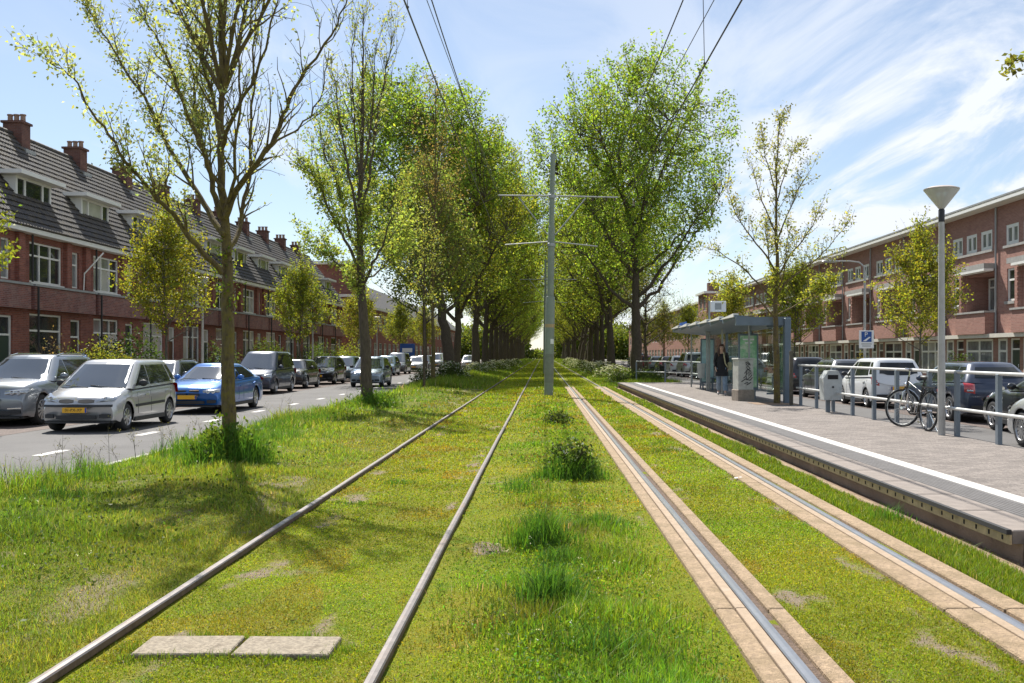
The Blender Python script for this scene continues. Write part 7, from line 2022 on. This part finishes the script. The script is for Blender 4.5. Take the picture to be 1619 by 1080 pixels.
# fingers: five short chains on each hand, slightly curled
for sd, h, w in (('L', 'haL', 'wrL'), ('R', 'haR', 'wrR')):
    hv, wv = Vector(V[h]), Vector(V[w]); d = (hv - wv).normalized(); ax = Vector((0, 1, 0)) if abs(d.y) < 0.8 else Vector((0, 0, 1)); sx = (ax - d * ax.dot(d)).normalized(); bend = Vector((0.25 if sd == 'L' else -0.25, 0, 0))
    for i, (o_, l_) in enumerate(((-0.027, .062), (-0.009, .074), (0.009, .070), (0.026, .055))):
        a = 'f%s%da' % (sd, i); b = 'f%s%db' % (sd, i)
        V[a] = tuple(hv + d * 0.028 + sx * o_); V[b] = tuple(hv + d * (0.028 + l_) + sx * o_ * 1.1 + bend * l_); Rd[a] = .0095; Rd[b] = .007; E += [(h, a), (a, b)]
    V['t' + sd] = tuple(wv.lerp(hv, 0.55) + sx * -0.045 + d * 0.02); V['u' + sd] = tuple(wv.lerp(hv, 0.55) + sx * -0.062 + d * 0.055); Rd['t' + sd] = .011; Rd['u' + sd] = .008; E += [(h, 't' + sd), ('t' + sd, 'u' + sd)]
names = list(V); ix = {n_: i for i, n_ in enumerate(names)}
body = skin_body('body', [V[n_] for n_ in names], [(ix[a], ix[b]) for a, b in E], [Rd[n_] for n_ in names], 'skin', wm, 2, ix['pel'])
# face
hc = Vector((0, 0.06, 1.575))
MB().ball((0, 0.155, 1.562), (0.014, 0.02, 0.024), 8, 6).build('nose', 'skin', wm, 60)
for s_ in (-1, 1): MB().ball((s_ * 0.031, 0.139, 1.588), (0.012, 0.008, 0.008), 8, 6).build('eye', 'eye_dark', wm, 60)
MB().ball((0, 0.143, 1.528), (0.022, 0.010, 0.007), 8, 6).build('mouth', 'lips', wm, 60)
for s_ in (-1, 1): MB().ball((s_ * 0.076, 0.05, 1.575), (0.012, 0.02, 0.03), 8, 6).build('ear', 'skin', wm, 60)
# long hair falling in front of the shoulders
hv = [(0, 0.03, 1.685), (0, -0.035, 1.62), (0, -0.05, 1.50), (0, -0.05, 1.38), (-0.075, 0.035, 1.60), (-0.095, 0.06, 1.50), (-0.10, 0.10, 1.38), (-0.09, 0.12, 1.27), (0.075, 0.035, 1.60), (0.095, 0.06, 1.50), (0.10, 0.10, 1.38), (0.085, 0.12, 1.28), (-0.05, 0.06, 1.665), (0.05, 0.06, 1.665)]
he = [(0, 1), (1, 2), (2, 3), (1, 4), (4, 5), (5, 6), (6, 7), (1, 8), (8, 9), (9, 10), (10, 11), (0, 12), (12, 4), (0, 13), (13, 8)]
skin_body('hair', hv, he, [.055, .08, .08, .05, .035, .042, .04, .02, .035, .042, .04, .02, .035, .035], 'hair', wm, 2, 1)
# jacket: torso shell and sleeves; open front with a pale scarf edge
jn = {'a': (0, -0.005, 0.80), 'b': (0, 0.0, 0.86), 'c': (0, 0.01, 1.06), 'd': (0, 0.025, 1.24), 'e': (0, 0.02, 1.385), 'l1': (-0.155, 0.02, 1.375), 'l2': (-0.212, -0.06, 1.11), 'l3': (-0.200, 0.05, 0.86), 'r1': (0.155, 0.02, 1.375), 'r2': (0.222, -0.02, 1.12), 'r3': (0.200, 0.12, 0.91)}
jk = list(jn); ji = {k: i for i, k in enumerate(jk)}
skin_body('jacket', [jn[k] for k in jk], [(ji[a], ji[b]) for a, b in (('a', 'b'), ('b', 'c'), ('c', 'd'), ('d', 'e'), ('e', 'l1'), ('l1', 'l2'), ('l2', 'l3'), ('e', 'r1'), ('r1', 'r2'), ('r2', 'r3'))],
          [(.205, .175), (.19, .16), (.16, .135), (.175, .135), (.11, .095), .078, .060, .052, .078, .060, .052], 'coat', wm, 2, ji['c'])
sk = MB()
for i_, (z_, rx_, ry_, oy_) in enumerate(((1.16, 0.150, 0.115, 0.015), (1.05, 0.172, 0.138, 0.01), (0.92, 0.205, 0.168, 0.01), (0.78, 0.222, 0.195, 0.02), (0.64, 0.232, 0.215, 0.03), (0.645, 0.222, 0.205, 0.03), (0.80, 0.205, 0.18, 0.02))):
    for k_ in range(24):
        a_ = 2 * math.pi * k_ / 24; w_ = 1 + (0.035 * math.sin(a_ * 7 + i_) if 2 < i_ < 6 else 0)
        sk.v.append((math.cos(a_) * rx_ * w_, oy_ + math.sin(a_) * ry_ * w_, z_))
for i_ in range(6):
    for k_ in range(24):
        sk.f.append((i_ * 24 + k_, i_ * 24 + (k_ + 1) % 24, (i_ + 1) * 24 + (k_ + 1) % 24, (i_ + 1) * 24 + k_)); sk.m.append(0)
sk.build('coat_skirt', 'coat', wm, 80)
tn = [(0, 0, 0.88), (-0.09, 0.01, 0.83), (-0.10, 0.19, 0.47), (-0.11, 0.285, 0.13), (0.09, 0.0, 0.83), (0.09, 0.02, 0.46), (0.09, -0.225, 0.15)]
skin_body('trousers', tn, [(0, 1), (1, 2), (2, 3), (0, 4), (4, 5), (5, 6)], [(.15, .12), .105, .080, .072, .105, .080, .072], 'denim', wm, 2, 0)
for nm_, pts in (('shoe', [(-0.11, 0.25, 0.06), (-0.115, 0.36, 0.05), (-0.12, 0.47, 0.045)]), ('shoe', [(0.09, -0.28, 0.10), (0.095, -0.18, 0.055), (0.10, -0.09, 0.04)])):
    skin_body(nm_, pts, [(0, 1), (1, 2)], [(.045, .05), (.046, .045), (.036, .032)], 'shoe', wm, 2, 1)
MB().tube([(-0.06, 0.14, 1.42), (-0.085, 0.165, 1.25), (-0.12, 0.165, 1.05), (-0.20, 0.10, 0.92)], 0.022, 6).build('scarf', 'bag', wm, 60)
bg = MB().cbox(-0.07, 0.07, -0.13, 0.13, -0.14, 0.12, 0.03).build('shoulder_bag', 'bag', loc=None)
bg.location = (5.92 + 0.27, 33.5 + 0.02, Z_PLAT + 0.98); bg.rotation_euler = (0, 0, R(172))
tag(bg, 'small pale shoulder bag at the hip of the walking woman', 'bag')
# litter on the moss
for (p, lab) in ((G(1167, 757, -0.03), 'small white scrap of paper on the moss of the right track'), (G(1120, 652, -0.03), 'tiny pale scrap on the grass beside the right track')):
    o = MB().add([(-.05, -.03, 0), (.05, -.02, .004), (.045, .03, .012), (-.04, .035, .003)], [(0, 1, 2, 3)]).build('paper_scrap', 'sign_white', loc=(p.x, p.y, -0.02))
    tag(o, lab, 'litter')
